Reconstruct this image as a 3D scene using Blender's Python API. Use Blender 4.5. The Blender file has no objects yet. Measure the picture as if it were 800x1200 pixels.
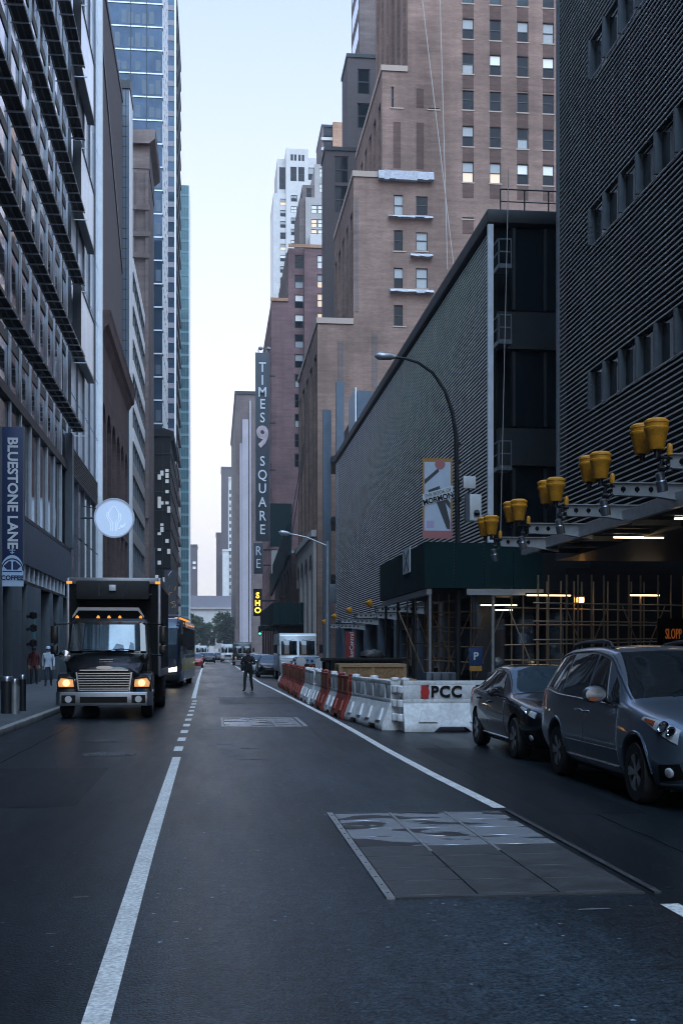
import bpy, bmesh, math, random
from mathutils import Vector, Matrix
random.seed(7)
SC = bpy.context.scene
COL = SC.collection
R = math.radians
# ---------------------------------------------------------------- survey of the street
FPX, VPX, HY, CAMZ = 1393.0, 250.0, 763.0, 1.7
TH = math.atan2(400 - VPX, FPX)
SN, CS = math.sin(TH), math.cos(TH)
def tana(px): return math.tan(math.atan2(px - 400, FPX) + TH)
def yat(px, X): return X / tana(px)            # along-street distance at which the plane X is sighted
def xat(px, Y): return Y * tana(px)            # lateral offset in the cross plane Y
def zat(py, X, Y): return CAMZ + (HY - py) / FPX * (X * SN + Y * CS)
def grd(px, py):
    d = CAMZ * FPX / (py - HY); u = (px - 400) / FPX
    return d * (SN + u * CS), d * (CS - u * SN)

# ---------------------------------------------------------------- materials
MATS = {}
def M(name, col, rough=.5, metal=0., spec=.5, var=0., vs=2.0, bump=0., bs=30., coat=0., emis=None, es=0., stretch=(1, 1, 1), detail=4, fine=0., fs=60., rvar=0.):
    m = bpy.data.materials.new(name); m.use_nodes = True
    nt = m.node_tree; N = nt.nodes; L = nt.links
    b = N['Principled BSDF']
    b.inputs['Base Color'].default_value = (*col, 1); b.inputs['Roughness'].default_value = rough
    b.inputs['Metallic'].default_value = metal; b.inputs['Specular IOR Level'].default_value = spec
    b.inputs['Coat Weight'].default_value = coat; b.inputs['Coat Roughness'].default_value = .04
    if emis:
        b.inputs['Emission Color'].default_value = (*emis, 1); b.inputs['Emission Strength'].default_value = es * .24
    if var or bump or fine or rvar:
        tc = N.new('ShaderNodeTexCoord'); mp = N.new('ShaderNodeMapping'); mp.inputs['Scale'].default_value = stretch
        L.new(tc.outputs['Object'], mp.inputs['Vector'])
    if var or rvar:
        n = N.new('ShaderNodeTexNoise'); n.inputs['Scale'].default_value = vs; n.inputs['Detail'].default_value = detail; n.inputs['Roughness'].default_value = .65
        L.new(mp.outputs[0], n.inputs['Vector'])
        mr = N.new('ShaderNodeMapRange'); mr.inputs[1].default_value = .3; mr.inputs[2].default_value = .7
        mr.inputs[3].default_value = 1 - var; mr.inputs[4].default_value = 1 + var
        L.new(n.outputs['Fac'], mr.inputs[0])
        out = mr.outputs[0]
        if fine:
            n2 = N.new('ShaderNodeTexNoise'); n2.inputs['Scale'].default_value = fs; n2.inputs['Detail'].default_value = 2
            L.new(mp.outputs[0], n2.inputs['Vector'])
            m2 = N.new('ShaderNodeMapRange'); m2.inputs[1].default_value = .3; m2.inputs[2].default_value = .7
            m2.inputs[3].default_value = 1 - fine; m2.inputs[4].default_value = 1 + fine
            L.new(n2.outputs['Fac'], m2.inputs[0])
            mu = N.new('ShaderNodeMath'); mu.operation = 'MULTIPLY'; L.new(out, mu.inputs[0]); L.new(m2.outputs[0], mu.inputs[1]); out = mu.outputs[0]
        v = N.new('ShaderNodeVectorMath'); v.operation = 'SCALE'; v.inputs[0].default_value = col
        L.new(out, v.inputs['Scale']); L.new(v.outputs[0], b.inputs['Base Color'])
        if rvar:
            r = N.new('ShaderNodeMapRange'); r.inputs[1].default_value = .3; r.inputs[2].default_value = .7
            r.inputs[3].default_value = max(.03, rough - rvar); r.inputs[4].default_value = min(1, rough + rvar)
            L.new(n.outputs['Fac'], r.inputs[0]); L.new(r.outputs[0], b.inputs['Roughness'])
    if bump:
        nb = N.new('ShaderNodeTexNoise'); nb.inputs['Scale'].default_value = bs; nb.inputs['Detail'].default_value = 3
        L.new(mp.outputs[0], nb.inputs['Vector'])
        bp = N.new('ShaderNodeBump'); bp.inputs['Strength'].default_value = bump; bp.inputs['Distance'].default_value = .02
        L.new(nb.outputs['Fac'], bp.inputs['Height']); L.new(bp.outputs[0], b.inputs['Normal'])
    MATS[name] = m
    return m

def brickmat(name, c1, c2, mortar, scale=1.0, var=.25, axis='xz', bw=.4, bh=.13):
    m = bpy.data.materials.new(name); m.use_nodes = True
    nt = m.node_tree; N = nt.nodes; L = nt.links; b = N['Principled BSDF']
    b.inputs['Roughness'].default_value = .9; b.inputs['Specular IOR Level'].default_value = .2
    tc = N.new('ShaderNodeTexCoord'); sx = N.new('ShaderNodeSeparateXYZ'); L.new(tc.outputs['Object'], sx.inputs[0])
    ad = N.new('ShaderNodeMath'); ad.operation = 'ADD'; L.new(sx.outputs['X'], ad.inputs[0]); L.new(sx.outputs['Y'], ad.inputs[1])
    cb = N.new('ShaderNodeCombineXYZ'); L.new(ad.outputs[0], cb.inputs[0]); L.new(sx.outputs['Z'], cb.inputs[1])
    br = N.new('ShaderNodeTexBrick'); br.inputs['Scale'].default_value = scale
    br.inputs['Brick Width'].default_value = bw; br.inputs['Row Height'].default_value = bh; br.inputs['Mortar Size'].default_value = .012
    br.inputs['Color1'].default_value = (*c1, 1); br.inputs['Color2'].default_value = (*c2, 1); br.inputs['Mortar'].default_value = (*mortar, 1)
    L.new(cb.outputs[0], br.inputs['Vector'])
    def noise(sc, st, lo, hi):
        mp = N.new('ShaderNodeMapping'); mp.inputs['Scale'].default_value = st; L.new(tc.outputs['Object'], mp.inputs['Vector'])
        n = N.new('ShaderNodeTexNoise'); n.inputs['Scale'].default_value = sc; n.inputs['Detail'].default_value = 5; n.inputs['Roughness'].default_value = .6
        L.new(mp.outputs[0], n.inputs['Vector'])
        r = N.new('ShaderNodeMapRange'); r.inputs[1].default_value = .3; r.inputs[2].default_value = .7; r.inputs[3].default_value = lo; r.inputs[4].default_value = hi
        L.new(n.outputs['Fac'], r.inputs[0]); return r.outputs[0]
    a1 = noise(.12, (1, 1, 1), 1 - var, 1 + var); a2 = noise(1.0, (.25, .25, 2.2), .8, 1.2)
    a3 = noise(.55, (1, 1, .05), .84, 1.14)
    m0 = N.new('ShaderNodeMath'); m0.operation = 'MULTIPLY'; L.new(a1, m0.inputs[0]); L.new(a3, m0.inputs[1])
    mu = N.new('ShaderNodeMath'); mu.operation = 'MULTIPLY'; L.new(m0.outputs[0], mu.inputs[0]); L.new(a2, mu.inputs[1])
    v = N.new('ShaderNodeVectorMath'); v.operation = 'SCALE'; L.new(br.outputs['Color'], v.inputs[0]); L.new(mu.outputs[0], v.inputs['Scale'])
    L.new(v.outputs[0], b.inputs['Base Color'])
    MATS[name] = m
    return m

# ---------------------------------------------------------------- mesh builder
class MB:
    def __init__(s): s.v = []; s.f = []; s.m = []
    def face(s, pts, mi=0):
        i = len(s.v); s.v += [tuple(p) for p in pts]; s.f.append(tuple(range(i, i + len(pts)))); s.m.append(mi)
    def box(s, x0, x1, y0, y1, z0, z1, mi=0):
        if x0 > x1: x0, x1 = x1, x0
        if y0 > y1: y0, y1 = y1, y0
        if z0 > z1: z0, z1 = z1, z0
        i = len(s.v)
        s.v += [(x0, y0, z0), (x1, y0, z0), (x1, y1, z0), (x0, y1, z0), (x0, y0, z1), (x1, y0, z1), (x1, y1, z1), (x0, y1, z1)]
        for q in ((0, 3, 2, 1), (4, 5, 6, 7), (0, 1, 5, 4), (1, 2, 6, 5), (2, 3, 7, 6), (3, 0, 4, 7)):
            s.f.append(tuple(i + k for k in q)); s.m.append(mi)
        return s
    def bar(s, a, b, w, h, mi=0, up=(0, 0, 1)):
        a = Vector(a); b = Vector(b); d = (b - a).normalized(); u = Vector(up)
        if abs(d.dot(u)) > .98: u = Vector((1, 0, 0))
        r = d.cross(u).normalized(); u = r.cross(d).normalized()
        P = [a + r * sx * w / 2 + u * sz * h / 2 for sx, sz in ((-1, -1), (1, -1), (1, 1), (-1, 1))]
        Q = [p + (b - a) for p in P]
        i = len(s.v); s.v += [tuple(p) for p in P + Q]
        for q in ((3, 2, 1, 0), (4, 5, 6, 7), (0, 1, 5, 4), (1, 2, 6, 5), (2, 3, 7, 6), (3, 0, 4, 7)):
            s.f.append(tuple(i + k for k in q)); s.m.append(mi)
        return s
    def tube(s, pts, r, n=8, mi=0, caps=True):
        pts = [Vector(p) for p in pts]; rs = r if isinstance(r, (list, tuple)) else [r] * len(pts)
        base = len(s.v); prev = None
        for k, p in enumerate(pts):
            d = (pts[min(k + 1, len(pts) - 1)] - pts[max(k - 1, 0)]).normalized()
            if prev is None:
                u = Vector((0, 0, 1)) if abs(d.z) < .9 else Vector((1, 0, 0))
            else: u = prev
            a = d.cross(u)
            if a.length < 1e-6: a = d.cross(Vector((0, 1, 0)))
            a.normalize(); u = a.cross(d).normalized(); prev = u
            for j in range(n):
                t = 2 * math.pi * j / n
                s.v.append(tuple(p + (a * math.cos(t) + u * math.sin(t)) * rs[k]))
        for k in range(len(pts) - 1):
            for j in range(n):
                a0 = base + k * n + j; a1 = base + k * n + (j + 1) % n
                s.f.append((a0, a1, a1 + n, a0 + n)); s.m.append(mi)
        if caps:
            s.f.append(tuple(base + j for j in range(n))[::-1]); s.m.append(mi)
            e = base + (len(pts) - 1) * n
            s.f.append(tuple(e + j for j in range(n))); s.m.append(mi)
        return s
    def lathe(s, prof, n=20, o=(0, 0, 0), axis='z', mi=0, cap=True):
        base = len(s.v); o = Vector(o)
        for r, h in prof:
            for j in range(n):
                t = 2 * math.pi * j / n; c, q = math.cos(t) * r, math.sin(t) * r
                p = {'z': (c, q, h), 'x': (h, c, q), 'y': (q, h, c)}[axis]
                s.v.append(tuple(o + Vector(p)))
        for k in range(len(prof) - 1):
            for j in range(n):
                a0 = base + k * n + j; a1 = base + k * n + (j + 1) % n
                s.f.append((a0, a1, a1 + n, a0 + n)); s.m.append(mi)
        if cap:
            s.f.append(tuple(base + j for j in range(n))[::-1]); s.m.append(mi)
            e = base + (len(prof) - 1) * n; s.f.append(tuple(e + j for j in range(n))); s.m.append(mi)
        return s
    def prism(s, poly, axis, a, b, mi=0):
        """closed polygon of 2-D points swept along an axis from a to b"""
        def P(p, t): return {'x': (t, p[0], p[1]), 'y': (p[0], t, p[1]), 'z': (p[0], p[1], t)}[axis]
        n = len(poly); i = len(s.v)
        s.v += [P(p, a) for p in poly] + [P(p, b) for p in poly]
        s.f.append(tuple(range(i, i + n))); s.m.append(mi); s.f.append(tuple(range(i + 2 * n - 1, i + n - 1, -1))); s.m.append(mi)
        for k in range(n):
            s.f.append((i + k, i + n + k, i + n + (k + 1) % n, i + (k + 1) % n)); s.m.append(mi)
        return s
    def xf(s, mat, start=0):
        for k in range(start, len(s.v)): s.v[k] = tuple(mat @ Vector(s.v[k]))
        return s
    def build(s, name, mats, parent=None, smooth=False, bevel=0., world=True, loc=None, fix=True, seg=2):
        me = bpy.data.meshes.new(name)
        off = worigin(parent) if (world and parent is not None) else Vector((0, 0, 0))
        l = Vector(loc) if loc is not None else Vector((0, 0, 0))
        vs = [tuple(Vector(p) - off - l) for p in s.v] if (off.length or l.length) else s.v
        me.from_pydata(vs, [], s.f)
        if not isinstance(mats, (list, tuple)): mats = [mats]
        for m in mats: me.materials.append(m)
        me.polygons.foreach_set('material_index', s.m)
        if fix or bevel:
            bm = bmesh.new(); bm.from_mesh(me)
            if bevel or smooth: bmesh.ops.remove_doubles(bm, verts=bm.verts, dist=1e-5)
            bmesh.ops.recalc_face_normals(bm, faces=bm.faces)
            if bevel:
                es = [e for e in bm.edges if len(e.link_faces) == 2 and e.calc_face_angle(0) > .5]
                bmesh.ops.bevel(bm, geom=es, offset=bevel, segments=seg, affect='EDGES', profile=.6, clamp_overlap=True)
            bm.to_mesh(me); bm.free()
        if smooth or bevel:
            me.polygons.foreach_set('use_smooth', [True] * len(me.polygons))
            me.set_sharp_from_angle(angle=R(38))
        me.update()
        o = bpy.data.objects.new(name, me); COL.objects.link(o)
        if parent is not None: o.parent = parent
        o.location = l
        return o
def worigin(o):
    v = Vector((0, 0, 0))
    while o is not None: v = v + Vector(o.location); o = o.parent
    return v

def tag(o, label=None, cat=None, group=None, kind=None):
    if label: o['label'] = label
    if cat: o['category'] = cat
    if group: o['group'] = group
    if kind: o['kind'] = kind
    return o
def thing(name, label, cat, loc=(0, 0, 0), group=None, rz=0):
    o = bpy.data.objects.new(name, None); COL.objects.link(o); o.location = loc; o.rotation_euler = (0, 0, rz)
    o.empty_display_size = .3
    return tag(o, label, cat, group)
def kids(o): return [c for c in COL.objects if c.parent is o]
def copy_tree(o, parent=None):
    c = o.copy(); COL.objects.link(c)
    if parent is not None: c.parent = parent
    for ch in KID.get(o.name, None) or kids(o): copy_tree(ch, c)
    return c
KID = {}
def clone(o, loc, rz, label, group=None):
    c = copy_tree(o); c.location = loc; c.rotation_euler = (0, 0, rz); c['label'] = label
    if group: c['group'] = group
    return c
def part_at(src, parent, loc):
    """copy of a part (and its sub-parts) under a thing, at a world location"""
    c = copy_tree(src, parent); c.location = Vector(loc) - worigin(parent); return c

def letters(name, s, size, mat, parent, loc, mode='front', depth=.01, bold=0., ax='CENTER', ay='CENTER', sx=1., spacing=1., rot=None, line=1.0):
    cu = bpy.data.curves.new(name, 'FONT'); cu.body = s; cu.size = size; cu.extrude = depth; cu.offset = bold
    cu.align_x = ax; cu.align_y = ay; cu.space_character = spacing; cu.resolution_u = 3; cu.space_line = line
    t = bpy.data.objects.new(name, cu); COL.objects.link(t)
    dg = bpy.context.evaluated_depsgraph_get(); dg.update()
    me = bpy.data.meshes.new_from_object(t.evaluated_get(dg)); bpy.data.objects.remove(t); bpy.data.curves.remove(cu)
    A = {'front': Matrix(((1, 0, 0), (0, 0, -1), (0, 1, 0))),            # faces -Y
         'front_down': Matrix(((0, 1, 0), (0, 0, -1), (-1, 0, 0))),      # faces -Y, reads downward
         'front_up': Matrix(((0, -1, 0), (0, 0, -1), (1, 0, 0)))}[mode]  # faces -Y, reads upward
    A = A.to_4x4() @ Matrix.Diagonal((sx, 1, 1, 1))
    if rot: A = Matrix.Rotation(rot, 4, 'Y') @ A
    me.transform(A)
    me.materials.clear(); me.materials.append(mat)
    for p in me.polygons: p.material_index = 0
    me.name = name
    o = bpy.data.objects.new(name, me); COL.objects.link(o)
    if parent is not None: o.parent = parent
    o.location = Vector(loc) - (worigin(parent) if parent is not None else Vector((0, 0, 0)))
    return o

def facade(mb, org, u, us, zs, holes, depth=.25, mi=0, mr=None):
    """wall sheet on the plane through org with horizontal direction u; cells of the us x zs grid listed in holes are real openings with reveals"""
    u = Vector(u); n = Vector((u.y, -u.x, 0)); o = Vector(org)
    if mr is None: mr = mi
    def P(a, z, d=0): return o + u * a + Vector((0, 0, z)) - n * d
    nx = len(us) - 1
    for j in range(len(zs) - 1):
        i = 0
        while i < nx:
            if (i, j) in holes:
                a, b, z0, z1 = us[i], us[i + 1], zs[j], zs[j + 1]
                mb.face([P(a, z0), P(b, z0), P(b, z0, depth), P(a, z0, depth)], mr)
                mb.face([P(a, z1), P(a, z1, depth), P(b, z1, depth), P(b, z1)], mr)
                mb.face([P(a, z0), P(a, z0, depth), P(a, z1, depth), P(a, z1)], mr)
                mb.face([P(b, z0), P(b, z1), P(b, z1, depth), P(b, z0, depth)], mr)
                i += 1; continue
            k = i
            while k < nx and (k, j) not in holes: k += 1
            mb.face([P(us[i], zs[j]), P(us[k], zs[j]), P(us[k], zs[j + 1]), P(us[i], zs[j + 1])], mi)
            i = k
HAZE, EXPO = 0.0003, 2.1
# ---------------------------------------------------------------- materials used
def asphalt_material(name, base, k=1.0):
    m = bpy.data.materials.new(name); m.use_nodes = True
    nt = m.node_tree; N = nt.nodes; L = nt.links; b = N['Principled BSDF']; b.inputs['Specular IOR Level'].default_value = .10
    tc = N.new('ShaderNodeTexCoord')
    def noise(sc, st, lo, hi, det=4, a=.3, c=.7):
        mp = N.new('ShaderNodeMapping'); mp.inputs['Scale'].default_value = st; L.new(tc.outputs['Object'], mp.inputs['Vector'])
        n = N.new('ShaderNodeTexNoise'); n.inputs['Scale'].default_value = sc; n.inputs['Detail'].default_value = det; n.inputs['Roughness'].default_value = .7
        L.new(mp.outputs[0], n.inputs['Vector']); r = N.new('ShaderNodeMapRange'); r.inputs[1].default_value = a; r.inputs[2].default_value = c
        r.inputs[3].default_value = lo; r.inputs[4].default_value = hi; L.new(n.outputs['Fac'], r.inputs[0]); return r.outputs[0]
    def mul(*xs):
        o = xs[0]
        for x in xs[1:]:
            q = N.new('ShaderNodeMath'); q.operation = 'MULTIPLY'; L.new(o, q.inputs[0]); L.new(x, q.inputs[1]); o = q.outputs[0]
        return o
    big = noise(.35, (1, .5, 1), .55, 1.45, 6); tracks = noise(.9, (1, .03, 1), .62, 1.4, 3); grain = noise(9, (1, 1, 1), .5, 1.55, 6); fine = noise(34, (1, 1, 1), .35, 1.75, 3, .35, .65)
    vo = N.new('ShaderNodeTexVoronoi'); vo.inputs['Scale'].default_value = 13; L.new(tc.outputs['Object'], vo.inputs['Vector'])
    sp = N.new('ShaderNodeMapRange'); sp.inputs[1].default_value = .22; sp.inputs[2].default_value = .12; sp.inputs[3].default_value = 1; sp.inputs[4].default_value = 7; L.new(vo.outputs['Distance'], sp.inputs[0])
    # only some of the stones are pale
    gt = N.new('ShaderNodeSeparateColor'); L.new(vo.outputs['Color'], gt.inputs[0]); g = N.new('ShaderNodeMath'); g.operation = 'GREATER_THAN'; g.inputs[1].default_value = .93; L.new(gt.outputs[0], g.inputs[0])
    mx = N.new('ShaderNodeMix'); mx.inputs[2].default_value = 1.0; L.new(g.outputs[0], mx.inputs[0]); L.new(sp.outputs[0], mx.inputs[3])
    sxp = N.new('ShaderNodeSeparateXYZ'); L.new(tc.outputs['Object'], sxp.inputs[0])
    def lane(a, c, hi):   # paler middle lane imitates the bright road sheen, along with wear
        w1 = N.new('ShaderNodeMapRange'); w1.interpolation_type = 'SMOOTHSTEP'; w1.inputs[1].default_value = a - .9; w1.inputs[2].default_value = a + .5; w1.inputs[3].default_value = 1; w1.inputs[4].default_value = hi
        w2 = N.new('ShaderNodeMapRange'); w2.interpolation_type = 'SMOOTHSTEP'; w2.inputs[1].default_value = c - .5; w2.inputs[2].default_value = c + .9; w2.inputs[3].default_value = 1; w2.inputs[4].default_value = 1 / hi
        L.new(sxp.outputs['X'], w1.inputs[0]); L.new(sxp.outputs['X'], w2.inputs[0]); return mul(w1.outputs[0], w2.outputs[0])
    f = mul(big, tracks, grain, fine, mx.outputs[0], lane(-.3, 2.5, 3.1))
    v = N.new('ShaderNodeVectorMath'); v.operation = 'SCALE'; v.inputs[0].default_value = base; L.new(f, v.inputs['Scale']); L.new(v.outputs[0], b.inputs['Base Color'])
    L.new(noise(.6, (1, .12, 1), .27 * k, .43 * k, 5), b.inputs['Roughness'])
    nb = N.new('ShaderNodeTexNoise'); nb.inputs['Scale'].default_value = 60; nb.inputs['Detail'].default_value = 3; L.new(tc.outputs['Object'], nb.inputs['Vector'])
    bp = N.new('ShaderNodeBump'); bp.inputs['Strength'].default_value = .4; bp.inputs['Distance'].default_value = .008; L.new(nb.outputs['Fac'], bp.inputs['Height']); L.new(bp.outputs[0], b.inputs['Normal'])
    MATS[name] = m; return m
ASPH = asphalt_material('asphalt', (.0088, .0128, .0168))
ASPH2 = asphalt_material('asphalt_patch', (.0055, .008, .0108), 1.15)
LINE = M('road_paint', (.66, .66, .65), .6, var=.16, vs=3, fine=.34, fs=38, detail=8)
WALK = M('pavement_concrete', (.06, .07, .08), .8, var=.25, vs=.8, fine=.15, fs=30)
KERB = M('kerb_granite', (.20, .20, .20), .7, var=.25, vs=2)
EARTH = M('ground_asphalt', (.05, .05, .05), .9)
PLATE_DRY = M('steel_plate', (.065, .068, .072), .5, metal=.4, var=.3, vs=4, bump=.25, bs=80, rvar=.15)
FRAME_ST = M('worn_steel', (.33, .34, .35), .42, metal=.6, var=.25, vs=9)
GLASS = M('dark_glass', (.007, .011, .014), .05, spec=.32)
GLASSB = M('coated_glass', (.50, .56, .64), .04, metal=.92, spec=.6, bump=.12, bs=.55)
OFFG = M('office_glass', (.42, .41, .47), .06, metal=.88, spec=.7, var=.6, vs=.45, stretch=(1, 1, .6))
GLASSW = M('sky_pale_glass', (.66, .72, .80), .16, metal=.25, spec=.8, var=.18, vs=.5, stretch=(1, 1, .12), bump=.06, bs=.5)  # pale base stands in for bright sky mirrored in the panes
GLASSBLUE = M('blue_glass', (.06, .105, .16), .06, metal=.6, bump=.12, bs=.35, var=.3, vs=.3)
GLASSTEAL = M('teal_glass', (.05, .13, .15), .09, metal=.55, bump=.12, bs=.3, var=.35, vs=.15)
BLACK = M('black_void', (.008, .008, .009), .9, spec=.1)
DKMET = M('dark_metal', (.018, .021, .025), .45, metal=.3, var=.15, vs=3)
ALU = M('pale_aluminium', (.60, .64, .70), .45, metal=.25, var=.12, vs=2)
ALUD = M('grey_aluminium', (.10, .12, .14), .45, metal=.4, var=.15, vs=2)
PANEL = M('blue_grey_panel', (.065, .09, .12), .45, metal=.2, var=.12, vs=1.2)
STONE = M('grey_stone', (.07, .09, .105), .6, var=.15, vs=1.2)
SLAT = M('silver_louvre', (.86, .81, .79), .45, metal=.0, var=.15, vs=.8)
SLATB = M('bronze_louvre', (.58, .55, .54), .45, metal=.0, var=.18, vs=.6)
BACKD = M('dark_backing', (.008, .009, .010), .8, spec=.2)
BRICK = brickmat('tan_brick', (.245, .155, .118), (.20, .125, .096), (.17, .13, .12), var=.32)
BRICKD = brickmat('dark_brick_infill', (.13, .075, .06), (.10, .06, .05), (.09, .06, .05))
BRICKB = brickmat('brown_brick', (.165, .128, .118), (.14, .108, .10), (.13, .10, .09))
BRICKP = brickmat('purple_brick', (.205, .122, .118), (.175, .105, .102), (.16, .10, .11))
BRICKO = brickmat('sun_orange_brick', (.42, .24, .15), (.38, .21, .13), (.35, .22, .15))  # orange tone also carries warm sun on the far tower and copings
BRICKR = brickmat('red_brown_brick', (.078, .048, .045), (.065, .042, .04), (.05, .036, .034))
SLAB = M('dark_slab_brick', (.082, .064, .064), .85, var=.12, vs=1.0, stretch=(1, 1, 4))
LIME = M('limestone', (.36, .33, .31), .85, var=.12, vs=.5)
LIMEW = M('white_limestone', (.52, .50, .48), .85, var=.1, vs=.3)
STRIP = M('sky_pale_strip', (.66, .68, .70), .35, var=.08, vs=1)  # white tone carries the sky light on the left street faces
WFR = M('window_frame_black', (.02, .022, .025), .5)
BLIND = M('window_blind', (.33, .34, .34), .8, var=.1, vs=3)
WARM = M('lit_window_warm', (.5, .4, .3), .6, emis=(1, .72, .48), es=.55)
PALEL = M('lit_window_pale', (.6, .6, .58), .5, emis=(.9, .92, 1), es=.14)
NET = M('white_netting', (.36, .36, .39), .9, var=.25, vs=4, bump=.4, bs=6)
GREENH = M('green_hoarding', (.004, .022, .024), .8, spec=.15, var=.2, vs=1.0)
GREEND = M('green_hoarding_frame', (.005, .022, .024), .7, spec=.2)
ZINC = M('galvanised_steel', (.36, .38, .40), .42, metal=.6, var=.15, vs=4)
ZINCD = M('amber_lit_pole', (.33, .235, .15), .5, metal=.4, var=.25, vs=3)  # amber lamplight on the steel poles is put into this colour
YEL = M('amber_plastic', (.70, .30, .02), .5, var=.22, vs=5, fine=.12, fs=30, bump=.1, bs=20)
TUBE = M('tube_lamp', (.9, .9, .85), .5, emis=(1, .74, .46), es=8.0)
BULB = M('warm_bulb', (.9, .6, .3), .5, emis=(1, .5, .14), es=22)
HEADL = M('headlamp_lit', (.9, .6, .3), .4, emis=(1, .36, .06), es=.5)
HEADW = M('headlamp_white', (.9, .9, .8), .4, emis=(1, .80, .48), es=5)
TAIL = M('tail_lamp', (.4, .02, .02), .4, emis=(1, .1, .05), es=1.2)
AMB = M('amber_marker', (.6, .2, .02), .4, emis=(1, .33, .05), es=1.1)
LENS = M('clear_lens', (.55, .58, .62), .15, metal=.2, spec=.8)
CHROME = M('chrome', (.6, .62, .65), .12, metal=1)
CHROMED = M('dull_chrome', (.30, .33, .37), .3, metal=.9, var=.1, vs=4)
RUB = M('tyre_rubber', (.018, .018, .019), .75, bump=.2, bs=30)
RIM = M('alloy_rim', (.34, .36, .39), .3, metal=.8)
BLKP = M('black_paint', (.005, .006, .007), .3, coat=.35, spec=.3)
BLKM = M('black_matt_paint', (.006, .007, .008), .6, spec=.15)
BLKTRIM = M('black_trim', (.007, .007, .008), .55, spec=.25)
VANP = M('slate_blue_paint', (.15, .20, .265), .30, metal=.7, coat=.6)
SEDP = M('midnight_paint', (.006, .008, .013), .22, metal=.1, coat=.8, spec=.4)
SILP = M('silver_paint', (.34, .36, .38), .35, metal=.4, coat=.4)
WHP = M('white_paint', (.62, .63, .64), .35, coat=.3, var=.05, vs=3)
REDP = M('red_paint', (.30, .03, .02), .35, coat=.4)
NAVYP = M('navy_paint', (.012, .022, .05), .3, coat=.7)
WINDSH = M('tinted_glass', (.010, .013, .016), .04, spec=.7)
WINDSHB = M('sky_glass', (.055, .085, .11), .05, metal=.5, spec=.8, var=.25, vs=1.5)
NAVY = M('navy_sign', (.004, .02, .085), .5)
SIGNW = M('sign_letter_white', (.62, .66, .70), .6)
SIGNPALE = M('sign_pale_blue', (.42, .55, .72), .5)
DISC = M('backlit_disc', (.62, .72, .88), .5, emis=(.55, .72, 1.0), es=.30)
DISCL = M('disc_lines', (.75, .82, .92), .5, emis=(.7, .82, 1), es=.38)
POST = M('poster_pale', (.50, .58, .70), .6, var=.06, vs=2)
POSTO = M('poster_amber', (.42, .20, .04), .6)
POSTR = M('poster_pink', (.42, .16, .16), .6)
POSTD = M('poster_dark', (.05, .055, .06), .6)
POSTL = M('poster_lilac', (.45, .38, .58), .6)
BARW = M('white_barrier_plastic', (.70, .71, .73), .55, var=.24, vs=2.2, fine=.12, fs=14, detail=8)
BARR = M('red_barrier_plastic', (.24, .032, .018), .55, var=.25, vs=2.5)
BARO = M('faded_orange_plastic', (.40, .19, .10), .6, var=.3, vs=5)
REDM = M('red_disc', (.5, .03, .025), .5)
WOOD = M('crate_pine', (.34, .23, .13), .8, var=.22, vs=6, stretch=(1, 6, 6))
OSB = M('crate_board', (.27, .165, .085), .85, var=.4, vs=14)
TARP = M('black_tarpaulin', (.012, .013, .015), .5, bump=.5, bs=5)
ORANGE = M('orange_plastic', (.62, .13, .02), .5)
BLUES = M('blue_sign', (.008, .04, .12), .6)
SKIN = M('skin', (.28, .17, .12), .6)
HAIR = M('dark_hair', (.015, .012, .01), .6)
CLOTHD = M('dark_cloth', (.012, .014, .018), .85)
CLOTHR = M('maroon_cloth', (.09, .012, .012), .85)
CLOTHW = M('pale_blue_cloth', (.42, .5, .6), .85)
JEAN = M('denim', (.02, .03, .05), .85)
LEAF = M('leaf_green', (.075, .12, .04), .7, var=.4, vs=.4)
LEAFD = M('leaf_dark_green', (.04, .07, .025), .7, var=.4, vs=.4)
BARK = M('bark', (.07, .055, .045), .9, var=.3, vs=3)
GREENL = M('green_signal', (.05, .6, .4), .4, emis=(.1, 1, .7), es=3)
YELL = M('yellow_neon', (.9, .65, .1), .4, emis=(1, .62, .04), es=2.6)
REDN = M('orange_neon', (.45, .16, .06), .4, emis=(1, .28, .06), es=.12)
REDB = M('red_banner', (.22, .02, .02), .7)
GOLD = M('gold_wrap', (.55, .42, .16), .4, coat=.2, var=.3, vs=1)
ORB = M('mural_dark', (.03, .03, .035), .7)

def plate_material():
    m = bpy.data.materials.new('wet_plate_sheen'); m.use_nodes = True
    nt = m.node_tree; N = nt.nodes; L = nt.links; b = N['Principled BSDF']
    tc = N.new('ShaderNodeTexCoord'); mp = N.new('ShaderNodeMapping'); mp.inputs['Scale'].default_value = (.8, 1.5, 1)
    L.new(tc.outputs['Object'], mp.inputs['Vector'])
    n = N.new('ShaderNodeTexNoise'); n.inputs['Scale'].default_value = 1.5; n.inputs['Detail'].default_value = 3; n.inputs['Distortion'].default_value = .4
    L.new(mp.outputs[0], n.inputs['Vector'])
    r = N.new('ShaderNodeMapRange'); r.inputs[1].default_value = .52; r.inputs[2].default_value = .545; L.new(n.outputs['Fac'], r.inputs[0])
    mx = N.new('ShaderNodeMix'); mx.data_type = 'RGBA'; mx.inputs[6].default_value = (.38, .40, .44, 1); mx.inputs[7].default_value = (.03, .032, .036, 1)  # pale base colour carries the sky sheen of the wet panels
    L.new(r.outputs[0], mx.inputs[0]); L.new(mx.outputs[2], b.inputs['Base Color'])
    r2 = N.new('ShaderNodeMapRange'); r2.inputs[3].default_value = .24; r2.inputs[4].default_value = .5; L.new(r.outputs[0], r2.inputs[0])
    L.new(r2.outputs[0], b.inputs['Roughness']); b.inputs['Metallic'].default_value = .35
    return m
PLATE_WET = plate_material()
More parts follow.
